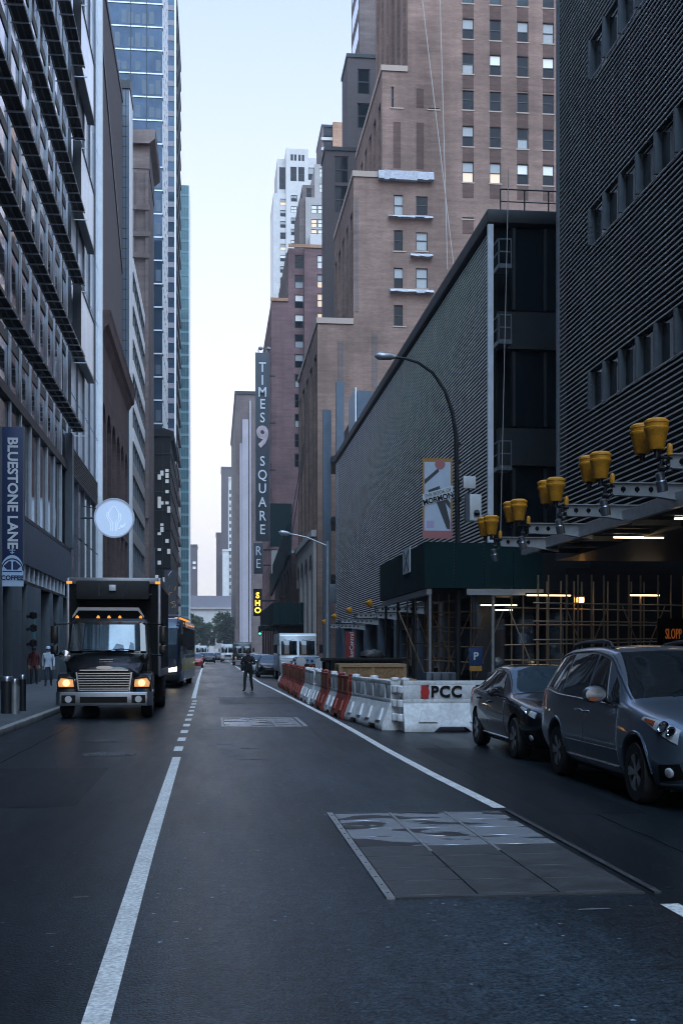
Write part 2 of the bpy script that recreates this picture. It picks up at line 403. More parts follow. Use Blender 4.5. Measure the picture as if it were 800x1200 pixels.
# ---------------------------------------------------------------- ground, road, pavements
KL, KR, WL, WR = -4.3, 7.3, -8.7, 11.0
b = MB(); b.face([(-1500, -300, -.03), (1500, -300, -.03), (1500, 2500, -.03), (-1500, 2500, -.03)])
tag(b.build('ground', EARTH, fix=False), kind='structure')
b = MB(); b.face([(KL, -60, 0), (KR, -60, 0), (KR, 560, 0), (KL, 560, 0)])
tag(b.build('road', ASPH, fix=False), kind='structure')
def pavement(name, x0, x1, kx):
    b = MB(); b.box(x0, x1, -60, 560, -.02, .13); tag(b.build(name, WALK), kind='structure')
    b = MB(); b.box(kx - .09, kx + .09, -60, 560, -.02, .134); tag(b.build('kerb', KERB, bevel=.02), kind='structure')
pavement('pavement', -14, KL - .09, KL)
pavement('pavement', KR + .09, 22, KR)
def strip(name, pts, w, z=.004, mat=LINE):
    b = MB()
    P = [Vector((p[0], p[1], z)) for p in pts]
    for i in range(len(P) - 1):
        d = (P[i + 1] - P[i]).normalized(); n = Vector((d.y, -d.x, 0)) * w / 2
        d0 = (P[i] - P[max(0, i - 1)]).normalized() if i else d
        d2 = (P[min(len(P) - 1, i + 2)] - P[i + 1]).normalized() if i < len(P) - 2 else d
        n0 = Vector((d0.y + d.y, -d0.x - d.x, 0)).normalized() * w / 2; n1 = Vector((d2.y + d.y, -d2.x - d.x, 0)).normalized() * w / 2
        b.face([P[i] - n0, P[i] + n0, P[i + 1] + n1, P[i + 1] - n1])
    return tag(b.build(name, mat, fix=False), kind='structure')
strip('lane_line', [(-.53, -20), (-.53, 5), (-.56, 10), (-.58, 19.2)], .13)
for k in range(10):
    y = 20.4 + 2.2 * k
    strip('lane_dash', [(-.6 - .003 * k, y), (-.6 - .003 * k, y + .95)], .15)
strip('lane_line', [(-.70, 43), (-.9, 75), (-1.2, 140), (-1.4, 260)], .16)
strip('lane_line', [(3.06, -20), (3.04, 7.7)], .13)
strip('lane_line', [(3.08, 12.62), (3.0, 16), (2.96, 20), (2.97, 25), (2.95, 31), (2.86, 39), (2.70, 52), (2.5, 65), (2.5, 120), (2.5, 220)], .14)
b = MB(); b.box(-4.2, 7.2, 0, 0.001, -.001, .0)
# patched trench strips in the asphalt
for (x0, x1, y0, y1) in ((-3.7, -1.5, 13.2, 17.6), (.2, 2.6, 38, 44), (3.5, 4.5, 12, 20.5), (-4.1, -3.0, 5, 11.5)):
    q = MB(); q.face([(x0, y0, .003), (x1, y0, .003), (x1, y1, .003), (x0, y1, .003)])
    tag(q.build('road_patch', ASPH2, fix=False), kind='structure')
# road plates over the excavation
def plate(name, label, x0, x1, y0, y1, nc, nr, wet_from, white):
    t = thing(name, label, 'road plate', ((x0 + x1) / 2, (y0 + y1) / 2, 0), 'steel road plates')
    cw = (x1 - x0 - .24) / nc; rh = (y1 - y0 - .16) / nr
    for j in range(nr):
        for i in range(nc):
            a = x0 + .12 + i * cw; c = y0 + .08 + j * rh
            q = MB(); q.box(a + .006, a + cw - .006, c + .008, c + rh - .008, -.01, .012)
            q.build('panel', PLATE_WET if j >= wet_from else PLATE_DRY, t, bevel=.003, seg=1)
    f = MB(); f.box(x0 + .055, x0 + .115, y0, y1, -.01, .016); 
    for k in range(int((y1 - y0) / .3)): f.lathe([(.011, .0155), (.009, .019)], 6, (x0 + .085, y0 + .15 + k * .3, 0), mi=1)
    f.build('frame', [FRAME_ST, DKMET], t)
    f = MB(); f.box(x0 + .12, x1 - .12, y0, y0 + .07, -.01, .013); f.box(x0 + .12, x1 - .12, y1 - .07, y1, -.01, .013)
    f.build('frame', PLATE_DRY if not white else FRAME_ST, t)
    f = MB(); f.box(x1 - (.05 if not white else .1), x1, y0, y1, -.01, .015); f.build('frame', PLATE_DRY if not white else FRAME_ST, t)
    for i in range(1, nc):
        a = x0 + .12 + i * cw
        q = MB(); ya = y0 + .08 + wet_from * rh - .3
        q.bar((a - .005, ya, .013), (a - .005, y1 - .08, .013), .03, .012); q.build('joint_bar', FRAME_ST, t)
    return t
plate('road_plate', 'large steel road plate with wet shining panels at the broken white line', 1.12, 3.12, 8.05, 12.35, 3, 8, 4, False)
plate('road_plate', 'smaller steel road plate with white edges, farther down the middle lane', .13, 2.12, 26.7, 30.3, 3, 2, 0, True)
def manhole(x, y, r, label):
    q = MB(); q.lathe([(r + .07, .0), (r + .07, .005), (r + .005, .005)], 32, (x, y, 0)); q.lathe([(r - .01, .0), (r - .01, .009), (0.001, .009)], 32, (x, y, 0))
    for k in range(-4, 5):
        h = math.sqrt(max(0, (r * .85) ** 2 - (k * r * .19) ** 2)); q.box(x + k * r * .19 - .018, x + k * r * .19 + .018, y - h, y + h, .009, .014)
    tag(q.build('manhole_cover', PLATE_DRY, fix=True), label, 'manhole cover', 'manhole covers')
X, Y = grd(128, 884); manhole(X, Y, .38, 'round iron manhole cover in the truck lane, nearest the solid lane line')
X, Y = grd(122, 868); manhole(X, Y, .26, 'small iron manhole cover close in front of the black truck')

# tar seams and faint old marks
rc = random.Random(9)
def wander(x, y0, y1, a, n):
    return [(x + rc.uniform(-a, a), y0 + (y1 - y0) * k / n) for k in range(n + 1)]
for (x, y0, y1, w) in ((3.95, 9, 21, .018), (-3.2, 9, 27, .02)):
    strip('tar_seam', wander(x, y0, y1, .018, 24), w, .0028, MATS.get('tar') or M('tar', (.004, .0045, .005), .75, spec=.05))
for (y, x0, x1) in ((22.4, -3.9, -.9), (25.9, -.3, 2.6)):
    strip('tar_seam', [(x0 + (x1 - x0) * k / 12, y + rc.uniform(-.02, .02)) for k in range(13)], .02, .0024, MATS['tar'])
FAINT = M('worn_road_paint', (.16, .16, .165), .7, var=.4, vs=14)
for (px, py, w, l) in ((265, 872, .26, .10), (291, 877, .24, .09), (288, 890, .26, .10), (302, 890, .2, .09), (696, 1066, .22, .03), (318, 872, .14, .06), (60, 1095, .06, .02), (95, 1052, .10, .03)):
    X, Y = grd(px, py); strip('worn_mark', [(X - w / 2, Y), (X + w / 2, Y + .01)], l, .0046, FAINT)
# ---------------------------------------------------------------- right side buildings
def louvre(name, parent, x, y0, y1, z0, z1, pitch, h, dep, panel, mat, gaps=(), seamw=.055, out=-1):
    """horizontal slats standing off the wall; gaps: (y0,y1,z0,z1) window bands left open"""
    q = MB(); n = int((z1 - z0) / pitch); np_ = max(1, int(round((y1 - y0) / panel))); pw = (y1 - y0) / np_
    for i in range(np_):
        a = y0 + i * pw + seamw / 2; c = y0 + (i + 1) * pw - seamw / 2
        for k in range(n):
            z = z0 + k * pitch
            segs = [(a, c)]
            for (g0, g1, h0, h1) in gaps:
                if z + h > h0 and z < h1:
                    ns = []
                    for (s0, s1) in segs:
                        if s1 <= g0 or s0 >= g1: ns.append((s0, s1)); continue
                        if s0 < g0: ns.append((s0, g0))
                        if s1 > g1: ns.append((g1, s1))
                    segs = ns
            for (s0, s1) in segs:
                if s1 - s0 > .03:
                    q.box(x, x + dep, s0, s1, z, z + h)
    return q.build(name, mat, parent, fix=False)

# --- low theatre building with the silver louvre wall
t = thing('theatre_building', 'low theatre building with silver louvred street wall and glass end', 'building', (WR, 47, 0))
t0 = t
b = MB(); b.box(11.35, 34, 47.35, 108, 4.3, 18.9); b.build('wall', BACKD, t)
b = MB(); b.box(10.95, 34, 46.9, 108.2, 18.95, 19.5); b.build('roof', DKMET, t, bevel=.05)
louvre('louvre_screen', t, 11.08, 47.15, 108, 4.35, 18.8, .155, .066, .028, 1.9, SLAT)
b = MB(); b.box(10.98, 11.2, 46.94, 47.12, 4.3, 18.9); b.build('corner_trim', ALU, t)
for z in (4.2, 9.2, 13.9):
    b = MB(); b.box(11.4, 15.2, 46.95, 47.3, z, z + 1.5); b.build('spandrel', DKMET, t)
for z0, z1 in ((5.8, 9.1), (10.8, 13.8), (15.5, 18.8)):
    for x0, x1 in ((11.45, 12.0), (12.12, 13.3), (13.42, 15.0)):
        b = MB(); b.box(x0, x1, 47.12, 47.2, z0, z1); o = b.build('window', GLASS, t)
        b = MB(); b.box(x1, x1 + .12, 47.0, 47.3, z0, z1); b.build('mullion', DKMET, o)
for z in (9.0, 14.0, 17):
    b = MB()
    for k in range(3): b.box(11.2, 11.7, 46.1, 46.14, z + .5 * k, z + .5 * k + .05); b.box(11.2, 11.24, 46.1, 46.9, z + .5 * k, z + .5 * k + .05)
    b.box(11.2, 11.75, 46.1, 46.9, z - .12, z); b.box(11.7, 11.74, 46.1, 46.14, z, z + 1.05); b.box(11.2, 11.24, 46.1, 46.14, z, z + 1.05)
    b.build('balcony', ALUD, t)
b = MB()
for k in range(4): b.tube([(11.6 + k * 1.0, 47.4, 19.5), (11.6 + k * 1.0, 47.4, 20.5)], .03, 6)
b.tube([(11.6, 47.4, 20.5), (15, 47.4, 20.5)], .03, 6); b.tube([(11.6, 47.4, 20.0), (15, 47.4, 20.0)], .025, 6)
b.build('roof_railing', DKMET, t)
b = MB(); b.box(xat(412, 104), xat(428, 104), 100, 104, 19.5, zat(470, 15, 104)); b.build('roof_plant', PANEL, t)
b = MB(); b.box(xat(410.5, 103), xat(412, 103), 99.5, 104.4, 19.5, zat(468, 15, 104)); b.build('roof_plant_edge', ALU, t)
for y in (49.5, 57, 64.5, 72, 79.5, 87, 94.5, 102):
    b = MB(); b.box(11.1, 11.9, y, y + .9, .13, 4.3); b.build('column', PANEL, t, bevel=.02)
b = MB(); b.box(16, 16.3, 47, 108, .13, 4.3); b.build('shopfront', BLKTRIM, t)
for k in range(12):
    b = MB(); y = 48 + 5 * k; b.box(15.93, 15.98, y, y + 3.8, .5, 3.6); b.build('shop_window', GLASS, t)
b = MB(); b.box(11.05, 34, 47, 108, 4.05, 4.29); b.build('soffit', DKMET, t)

# vertical fins and gap beyond
t = thing('fin_frame', 'tall blue grey steel fins with dark cross beams beside the louvred wall', 'fin screen', (11.4, 112, 0))
for (p0, p1, Y, pt) in ((378.5, 388, 114, 480), (394, 403, 112, 447)):
    b = MB(); b.box(xat(p0, Y), xat(p1, Y), Y, Y + .5, .13, zat(pt, 11, Y)); b.build('fin', PANEL, t)
for z in (8.5, 14, 19.8):
    b = MB(); b.box(xat(388, 113.5), 13.2, 112.6, 121, z, z + .5); b.build('beam', DKMET, t)
b = MB(); b.box(13.2, 16, 112.7, 122, .1, 24); b.build('back_wall', DKMET, t)

# --- near louvred building (right edge)
Y1 = yat(652, WR)
t = thing('louvred_tower', 'near dark louvred building with slanting rows of window bands', 'building', (WR, Y1, 0))
bands = [(8.85, 9.95), (13.7, 14.75), (18.6, 19.75), (23.5, 24.6)]
ye = yat(689, WR)
b = MB(); b.box(11.30, 34, -45, Y1, 4.9, 56); b.build('wall', BACKD, t)
louvre('louvre_screen', t, 11.06, 10, Y1, 4.9, 34, .15, .038, .03, 1.32, SLATB, [(-12, ye, a, c) for a, c in bands])
b = MB(); b.box(10.98, 11.3, Y1 - .12, Y1 + .02, 4.9, 55.9); b.build('corner_trim', ALUD, t)
b = MB(); b.box(10.9, 34, -45.1, Y1 + .05, 56, 56.5); b.build('roof', DKMET, t)
for a, c in bands:
    for k in range(13):
        y1_ = ye - k * 1.32; y0_ = y1_ - 1.2
        q = MB(); q.box(11.2, 11.28, y0_, y1_ - .02, a, c); o = q.build('window', GLASS, t)
        q = MB(); q.box(11.0, 11.26, y1_ - .0, y1_ + .09, a, c); q.build('window_fin', ALUD, o)
b = MB(); b.box(20, 20.3, -12, 47, .13, 5); b.build('shop_wall', BLKTRIM, t)
b = MB(); b.box(14, 20, 46.0, 46.3, .13, 5); b.build('shop_wall', BLKTRIM, t)
for y in (6, 13, 20):
    b = MB(); b.box(11.4, 12.2, y, y + .8, .13, 4.9); b.build('column', PANEL, t, bevel=.02)
b = MB(); b.box(10.96, 34, -45, Y1, 4.62, 4.88); b.build('soffit', DKMET, t)

# --- flat canopy with lamp arms
t = thing('entrance_canopy', 'flat dark steel canopy above the pavement in front of the louvred building', 'canopy', (10.3, 30, 0))
b = MB(); b.box(9.75, 10.95, 12, 36.5, 4.80, 4.94); b.build('canopy_roof', DKMET, t)
b = MB(); b.box(9.62, 9.75, 11.9, 36.6, 4.72, 5.02); b.build('edge_beam', ZINC, t)
for y in range(13, 37, 2):
    b = MB(); b.box(9.76, 10.94, y, y + .1, 4.66, 4.79); b.build('joist', ALUD, t)
for (y, x) in ((25.2, 10.1), (29.5, 10.2), (21.8, 10.1)):
    b = MB(); b.box(x, x + 1.3, y, y + .09, 4.60, 4.64); b.build('tube_lamp', TUBE, t)

def lamp_arm(label, loc, group, small=False):
    t = thing('lamp_bracket', label, 'lamp bracket', loc, group)
    a = MB()   # arm: tapered channel with round holes along X, the far end bolted to the canopy
    L = 1.72 if not small else 2.6
    x0 = .28
    n = 5; us = [0, .09]
    zt, zb0, zb1 = .13, -.10, -.24
    a.prism([(x0, zb0), (x0 + L * .55, -.12), (x0 + L, zb1), (x0 + L, zt), (x0, zt)], 'y', -.02, .02)
    a.box(x0, x0 + L, -.09, .09, zt, zt + .025); a.bar((x0, 0, zb0 - .012), (x0 + L * .55, 0, -.132), .18, .024); a.bar((x0 + L * .55, 0, -.132), (x0 + L, 0, zb1 - .012), .18, .024)
    h = MB()
    for k in range(3 if not small else 7):
        h.lathe([(.055, -.026), (.055, .026)], 12, (x0 + .22 + k * .30, 0, .01), 'y')
    h.build('hole', BLACK, t, world=False)
    for k in range(3 if not small else 7):
        for dx, dz in ((.1, .06), (.1, -.05)): a.lathe([(.016, -.03), (.016, .03)], 6, (x0 + .16 + k * .30 + dx * .6, 0, dz), 'y', 1)
    a.build('arm', [ZINC, DKMET], t, world=False)
    if not small:
        for (dx, dy, dz) in ((-.32, -.12, .10), (-.36, .50, .12)):
            p = MB(); p.lathe([(.02, .0), (.13, .0), (.145, .03), (.205, .33), (.225, .36), (.225, .40), (.21, .41), (.215, .47), (.225, .48), (.222, .52), (.16, .56), (.02, .57)], 24, (dx + .3, dy, dz + .1))
            o = p.build('amber_pot', YEL, t, smooth=True, world=False)
            c = MB(); c.lathe([(.05, .0), (.05, .12), (.07, .12), (.07, .14)], 12, (dx + .3, dy, dz - .04)); c.build('socket', DKMET, o, world=False)
        p = MB(); p.lathe([(.05, 0), (.055, .02), (.055, .16), (.04, .2), (.01, .22)], 14, (.26, -.04, .12)); p.build('small_amber_pot', YEL, t, smooth=True, world=False)
    else:
        p = MB(); p.lathe([(.05, 0), (.10, .04), (.2, .3), (.2, .36), (.1, .38)], 14, (0, 0, 0)); p.xf(Matrix.Translation((-.1, 0, .12)) @ Matrix.Rotation(R(-28), 4, 'Y')); p.build('amber_pot', YEL, t, smooth=True, world=False)
    s = MB(); s.lathe([(.03, .0), (.1, .01), (.105, .2), (.085, .22), (.08, .34), (.04, .37), (.01, .37)], 16, (0, 0, 0))
    s.xf(Matrix.Translation((.14, -.02, -.55)) @ Matrix.Rotation(R(-14), 4, 'Y') @ Matrix.Rotation(R(8), 4, 'X')); s.build('spotlight', CHROMED, t, smooth=True, world=False)
    k = MB(); k.tube([(.13, 0, .05), (.10, 0, -.1), (.16, 0, -.2)], .035, 8); k.tube([(.05, 0, .1), (.32, 0, .06)], .03, 8); k.lathe([(.06, -.05), (.06, .05)], 10, (.11, 0, -.12), 'x'); k.tube([(.2, .02, .0), (.28, .05, -.12), (.2, .03, -.2)], .014, 6)
    k.build('yoke', DKMET, t, world=False)
    return t
names = ['lamp bracket with amber pots nearest to the parked minivan', 'second lamp bracket from the near end of the canopy row', 'middle lamp bracket of the five along the canopy edge', 'second lamp bracket from the green hoarding', 'lamp bracket with amber pots closest to the green hoarding']
src = None
for i, (px, py) in enumerate(((767, 520), (702, 555), (650, 582), (607, 605), (575, 622))):
    Y = yat(px, 8.0); z = zat(py, 8.0, Y) - .33
    if src is None: src = lamp_arm(names[0], (8.0, Y, z), 'amber lamp brackets on the canopy')
    else: clone(src, (8.0, Y, z), 0, names[i])
names = ['small amber lamp bracket nearest the green hoarding, under the louvred wall', 'small amber lamp bracket under the louvred wall, second from the hoarding', 'small amber lamp bracket under the louvred wall, third from the hoarding', 'small amber lamp bracket farthest along the louvred wall']
src = None
for i, (px, py) in enumerate(((437, 714), (413, 721.5), (395, 728), (383, 734))):
    Y = yat(px, 8.3); z = zat(py, 8.3, Y)
    if src is None: src = lamp_arm(names[0], (8.3, Y, z), 'small lamp brackets under the louvred wall', True)
    else: clone(src, (8.3, Y, z), 0, names[i])

# --- green pavement shed
YS0, YS1 = 44.0, 56.0
t = thing('sidewalk_shed', 'dark green boarded pavement shed on steel posts beside the parked cars', 'scaffold shed', (9.5, 50, 0))
XS = xat(497, YS0); XE = 12.4
b = MB(); zt = zat(635, 8, YS0); zb = zat(689, 8, YS0)
n = 4
for k in range(n):
    w = (XE - XS) / n; b.box(XS + k * w + .006, XS + (k + 1) * w - .006, YS0, YS0 + .05, zb, zt - .02 * (k % 2))
for k in range(8):
    w = (YS1 - YS0 - .06) / 8; b.box(XS, XS + .05, YS0 + .06 + k * w + .006, YS0 + .06 + (k + 1) * w - .006, zb, zt - .02 * (k % 2))
b.box(XS + .06, XE, YS1 - .05, YS1, zb, zt)
b.build('hoarding', GREENH, t, bevel=.006, seg=1)
b = MB(); b.box(XS + .06, 10.9, YS0 + .06, YS1 - .06, zb, zb + .12); b.build('deck', BLKTRIM, t)
b = MB(); b.box(XS + 1.6, XE, YS0 - .1, YS0 - .01, zb - .26, zb - .03); b.box(XS + .1, XS + .3, YS0 + .1, YS1, zb - .24, zb - .02); b.build('header_beam', ZINC, t)
for (x, y) in ((XS + .25, YS0 + .2), (XS + .25, 48), (XS + .25, 52), (XS + .25, 55.7), (10.5, YS0 + .1)):
    b = MB(); b.tube([(x, y, .13), (x, y, zb - .05)], .06, 10); b.lathe([(.14, .13), (.14, .15)], 4, (x, y, 0)); b.build('post', ZINC if y < 46 else DKMET, t)
b = MB(); b.box(xat(471.5, YS0 + 5), xat(471.5, YS0 + 5) + .005, 0, 0.001, 0, 0.001)
# notice on the shed
yN = yat(476, XS - .03)
b = MB(); z0, z1 = zat(672, XS, yN), zat(642, XS, yN)
b.box(XS - .04, XS - .01, yN - .9, yN + .9, z0, z1); n_ = b.build('notice_board', SIGNW, None); tag(n_, 'pale notice sheet fixed to the green hoarding', 'notice')
b = MB()
for sgn in (-1, 1): b.bar((XS - .045, yN - .55 * sgn, z0 + .12), (XS - .045, yN + .55 * sgn, z1 - .12), .02, .12)
b.build('cross_mark', ALUD, n_)

# --- pole scaffold with working lights beneath
def scaffold(label, x0, x1, y0, y1, zt, n, seed):
    rnd = random.Random(seed)
    t = thing('pole_scaffold', label, 'scaffold', ((x0 + x1) / 2, (y0 + y1) / 2, .13), 'pole scaffolds under the shed')
    p = MB(); p.tube([(0, 0, 0), (0, 0, zt - .13)], .032, 8); p.lathe([(.08, 0), (.08, .02)], 8)
    base = p.build('pole', ZINCD, t, world=False)
    first = True
    for i in range(n):
        x = x0 + (x1 - x0) * (i + .3 * rnd.random()) / n
        for y in (y0 + rnd.random() * .6, y1 - rnd.random() * .6):
            o = base if first else base.copy()
            if not first: COL.objects.link(o); o.parent = t
            first = False
            o.location = (x - t.location.x, y - t.location.y, 0)
    for z in (1.3, 2.0, 2.7, 3.3):
        for y in (y0, y1 - .3):
            q = MB(); q.tube([(x0 - .2, y, z + rnd.uniform(-.1, .1)), (x1 + .2, y, z + rnd.uniform(-.15, .15))], .026, 7); q.build('ledger', ZINCD, t)
    for k in range(6):
        x = x0 + (x1 - x0) * (k + .2) / 6
        q = MB(); q.tube([(x, y0 + .1, .2), (x + 1.3 * (1 if k % 2 else -1), y0 + .1, 3.3)], .024, 7); q.build('brace', ZINCD, t)
    return t
scaffold('pole scaffold with braces under the green hoarding corner', 8.6, 10.6, 47, 53, 4.0, 5, 1)
scaffold('pole scaffold filling the dark shopfront bay behind the parked cars', 11.3, 17.5, 40.6, 45, 4.4, 13, 2)
lamps = [(617, 668, 698, 43.2), (563, 605, 709.5, 48), (668, 710, 708, 46.5), (738, 772, 697.5, 41), (575, 600, 715, 52), (478, 486, 702, 54)]
labs = ['long tube lamp under the green hoarding, above the minivan roof', 'tube lamp glowing above the small dark car', 'tube lamp behind the warm bulb, deeper in the bay', 'tube lamp at the far right over the minivan', 'faint tube lamp deepest beneath the shed', 'tube lamp at the street corner of the shed']
for (p0, p1, py, Y), l in zip(lamps, labs):
    z = zat(py, 12, Y); x0, x1 = xat(p0, Y), xat(p1, Y)
    t = thing('tube_light', l, 'tube light', ((x0 + x1) / 2, Y, z), 'tube lights under the shed')
    b = MB(); b.box(x0, x1, Y - .03, Y + .03, z - .012, z + .03); b.build('tube', TUBE, t)
    b = MB(); b.box(x0 - .05, x1 + .05, Y - .06, Y + .06, z + .034, z + .1); b.build('housing', BLKTRIM, t)
Y = 44.6; x = xat(679.5, Y); z = zat(703, x, Y)
t = thing('work_lamp', 'amber bulkhead lamp glowing beneath the shed', 'lamp', (x, Y, z))
b = MB(); b.box(x - .13, x + .13, Y - .06, Y + .06, z - .1, z + .1); b.build('lens', BULB, t, bevel=.03)
b = MB(); b.box(x - .17, x + .17, Y + .062, Y + .12, z - .14, z + .14); b.box(x - .18, x + .18, Y - .12, Y + .12, z + .104, z + .15); b.tube([(x, Y, z + .15), (x, Y, z + .45)], .015, 6); b.build('housing', DKMET, t)
# glowing shop sign at the frame edge
Y = 39.5; x = xat(777, Y); z = zat(745, x, Y)
t = thing('neon_sign', 'orange lettered sign on the dark wall at the far right', 'sign', (x + 1, Y, z))
letters('lettering', 'SLOPP', .50, REDN, t, (x + .06, Y, z - .2), ax='LEFT', ay='BOTTOM', sx=.40, depth=.02, spacing=1.05)
b = MB(); b.box(x - .2, x + 3.5, Y + .05, Y + .12, z - .5, z + .6); b.build('backing', BLKTRIM, t)
# parking sign stand and red banner
Y = 37.5; x = xat(557, Y)
t = thing('parking_sign', 'blue parking sign board with white letter P', 'sign', (x, Y, .13))
z0, z1 = zat(792, x, Y), zat(759, x, Y)
b = MB(); b.box(x - .22, x + .22, Y - .02, Y + .02, z0 + .35, z1); b.build('board', BLUES, t, bevel=.008)
letters('lettering', 'P', .34, SIGNW, t, (x, Y - .024, z1 - .28), bold=.008)
b = MB(); b.box(x - .2, x + .2, Y - .022, Y + .02, z0 + .15, z0 + .32); b.build('price_strip', POSTO, t)
b = MB(); b.tube([(x, Y + .04, .13), (x, Y + .04, z1 - .05)], .025, 8); b.lathe([(.25, .13), (.25, .17), (.05, .2)], 16, (x, Y + .04, 0)); b.build('stand', DKMET, t)
Y = 92; x0, x1 = xat(404.5, Y), xat(416, Y)
t = thing('vertical_banner', 'red vertical banner with pale lettering under the louvred wall', 'banner', ((x0 + x1) / 2, Y, 0))
b = MB(); b.box(x0, x1, Y, Y + .1, .5, zat(740, x0, Y)); b.build('panel', REDB, t)
letters('lettering', 'TicketCentral', .5, SIGNW, t, ((x0 + x1) / 2 + .12, Y - .02, 1.9), mode='front_up', sx=.9)

# --- brick tower with setbacks
YB = 125.0
def tower(name, label, cat, loc): return thing(name, label, cat, loc)
def win_set(name, w, h, kind, depth=.08):
    """double-hung window: black frame (the part) with its pane as sub-part; modelled at the origin facing -Y, sill at z=0"""
    f = MB(); t_ = .09
    f.box(-w / 2, -w / 2 + t_, -.05, .05, 0, h); f.box(w / 2 - t_, w / 2, -.05, .05, 0, h); f.box(-w / 2 + t_, w / 2 - t_, -.05, .05, 0, t_); f.box(-w / 2 + t_, w / 2 - t_, -.05, .05, h - t_, h)
    f.box(-w / 2 + t_, w / 2 - t_, -.06, .03, h * .48, h * .48 + t_)
    o = f.build('window', WFR, None)
    p = MB()
    mats = [GLASS, BLIND, WARM, PALEL]
    lo, up = {'dark': (0, 0), 'half': (0, 1), 'full': (1, 1), 'warm': (2, 1), 'warmfull': (2, 2), 'pale': (0, 3), 'palefull': (3, 3), 'low': (1, 0)}[kind]
    p.box(-w / 2 + t_, w / 2 - t_, .0, .02, t_, h * .48, lo); p.box(-w / 2 + t_, w / 2 - t_, -.02, .02, h * .48 + t_, h - t_, up)
    p.build('pane', mats, o)
    return o
def place_win(src, parent, loc, first=[]):
    c = copy_tree(src, parent); c.location = Vector(loc) - worigin(parent); return c
def discard(o):
    for ch in kids(o): bpy.data.objects.remove(ch)
    bpy.data.objects.remove(o)

t = tower('brick_tower', 'tall tan brick tower stepping back in tiers above the louvred theatre', 'building', (20, YB, 0))
W_ = {k: win_set(k, 1.25, 2.2, k) for k in ('dark', 'half', 'full', 'warm', 'pale', 'low')}
T1x, TAx, TBx, TCx = xat(372, YB), xat(414, YB), xat(447.5, YB), xat(477.5, YB)
zT1, zTA, zTB, zTC = zat(376, T1x, YB), zat(204, TAx, YB), zat(80, TBx, YB), 94.
cols = [(463.5, 0), (494.5, 0), (548, 1), (580, 1), (612, 1), (642, 1), (674, 1), (706, 1)]
XR = 46.
SILL = M('buff_sill', (.36, .28, .23), .9)
def tierwall(x0, xn, zlow, z1, wins, ybk, strips, stripz, last=False):
    """one setback: its strip of the front from the ground up, its street face above the lower tier, its roof"""
    q = MB()
    us = sorted({x0, xn, *[w[0] - .625 for w in wins], *[w[0] + .625 for w in wins]})
    zs = sorted({0, z1, *[w[1] for w in wins], *[w[1] + 2.2 for w in wins]})
    holes = {(us.index(w[0] - .625), zs.index(w[1])) for w in wins}
    facade(q, (0, YB, 0), (1, 0, 0), us, zs, holes, .3)
    hs = set(); L = ybk - YB; n = strips; us2 = [0.]
    for k in range(n): us2 += [L * (k + .28) / n, L * (k + .78) / n]; hs.add((1 + 2 * k, 1))
    us2.append(L); zs2 = [zlow, max(zlow + .5, stripz[0]), stripz[1], z1]
    facade(q, (x0, ybk, 0), (0, -1, 0), [0] + [L - u for u in reversed(us2[1:-1])] + [L], zs2, hs, .5)
    q.face([(x0, YB, z1), (xn, YB, z1), (xn, ybk, z1), (x0, ybk, z1)]); q.face([(x0, ybk, zlow), (xn, ybk, zlow), (xn, ybk, z1), (x0, ybk, z1)])
    if last: q.face([(xn, YB, 0), (xn, ybk, 0), (xn, ybk, z1), (xn, YB, z1)])
    q.build('wall', BRICK, t, fix=False)
    q = MB()
    for k in range(n):
        a = L * (k + .28) / n; c = L * (k + .78) / n
        q.box(x0 + .4, x0 + .46, YB + a, YB + c, zs2[1], zs2[2], 0)
        z = zs2[1] + 1.8
        while z < zs2[2] - 1: q.box(x0 + .34, x0 + .40, YB + a, YB + c, z, z + 1.3, 1); z += 3.8
    q.build('street_glazing', [GLASS, BRICKD], t)
    q = MB(); q.box(x0 - .12, xn - .005, YB - .12, YB - .004, z1 - .25, z1 + .35); q.box(x0 - .12, x0 - .004, YB, ybk, z1 - .25, z1 + .35); q.build('parapet', SILL, t)
    for (x, z, k) in wins:
        o = place_win(W_[k], t, (x, YB + .18, z))
        s = MB(); s.box(-.72, .72, -.24, -.06, -.14, -.004); s.build('sill', SILL, o, world=False)
rnd = random.Random(3)
kinds = ['dark', 'half', 'dark', 'full', 'half', 'dark', 'pale', 'low', 'dark']
wT1, wTA, wTB, wTC = [], [], [], []
def add(pxc, pyb, k):
    x = xat(pxc, YB); z = zat(pyb, x, YB)
    (wTC if x > TCx else wTB if x > TBx else wTA).append((x, z, k))
floorz = [zat(y, 26, YB) for y in (256 + 42 * 3, 256 + 42 * 2, 256 + 42, 256, 213, 171, 128, 86, 45)]
for i in range(1, 12): floorz.append(floorz[8] + 3.83 * i)
floorz = [z for z in floorz if z < zTC - 4]
for px in (548, 580, 612, 642, 674, 706):
    x = xat(px, YB)
    for j, z in enumerate(floorz):
        if j > 10 and px > 660: continue
        k = rnd.choice(kinds)
        if j == 4 and px in (548, 580): k = 'warm'
        wTC.append((x, z, k))
for py in (382, 338, 294, 252.5):
    for px in (468, 494): add(px, py, 'full' if (py, px) in ((252.5, 468), (338, 494)) else rnd.choice(kinds))
add(465, 126, 'dark'); add(508, 128, 'dark')
tierwall(T1x, TAx, 0, zT1, wT1, 153, 5, (zat(660, 11, 140), zT1 - 3))
tierwall(TAx, TBx, zT1, zTA, wTA, 145, 5, (zT1 + .6, zTA - 3.5))
tierwall(TBx, TCx, zTA, zTB, wTB, 148, 6, (zTA + .6, zTB - 3))
tierwall(TCx, XR, zTB, zTC, wTC, 150, 6, (zTB + .6, zTC - 3), True)
for k in W_.values(): discard(k)
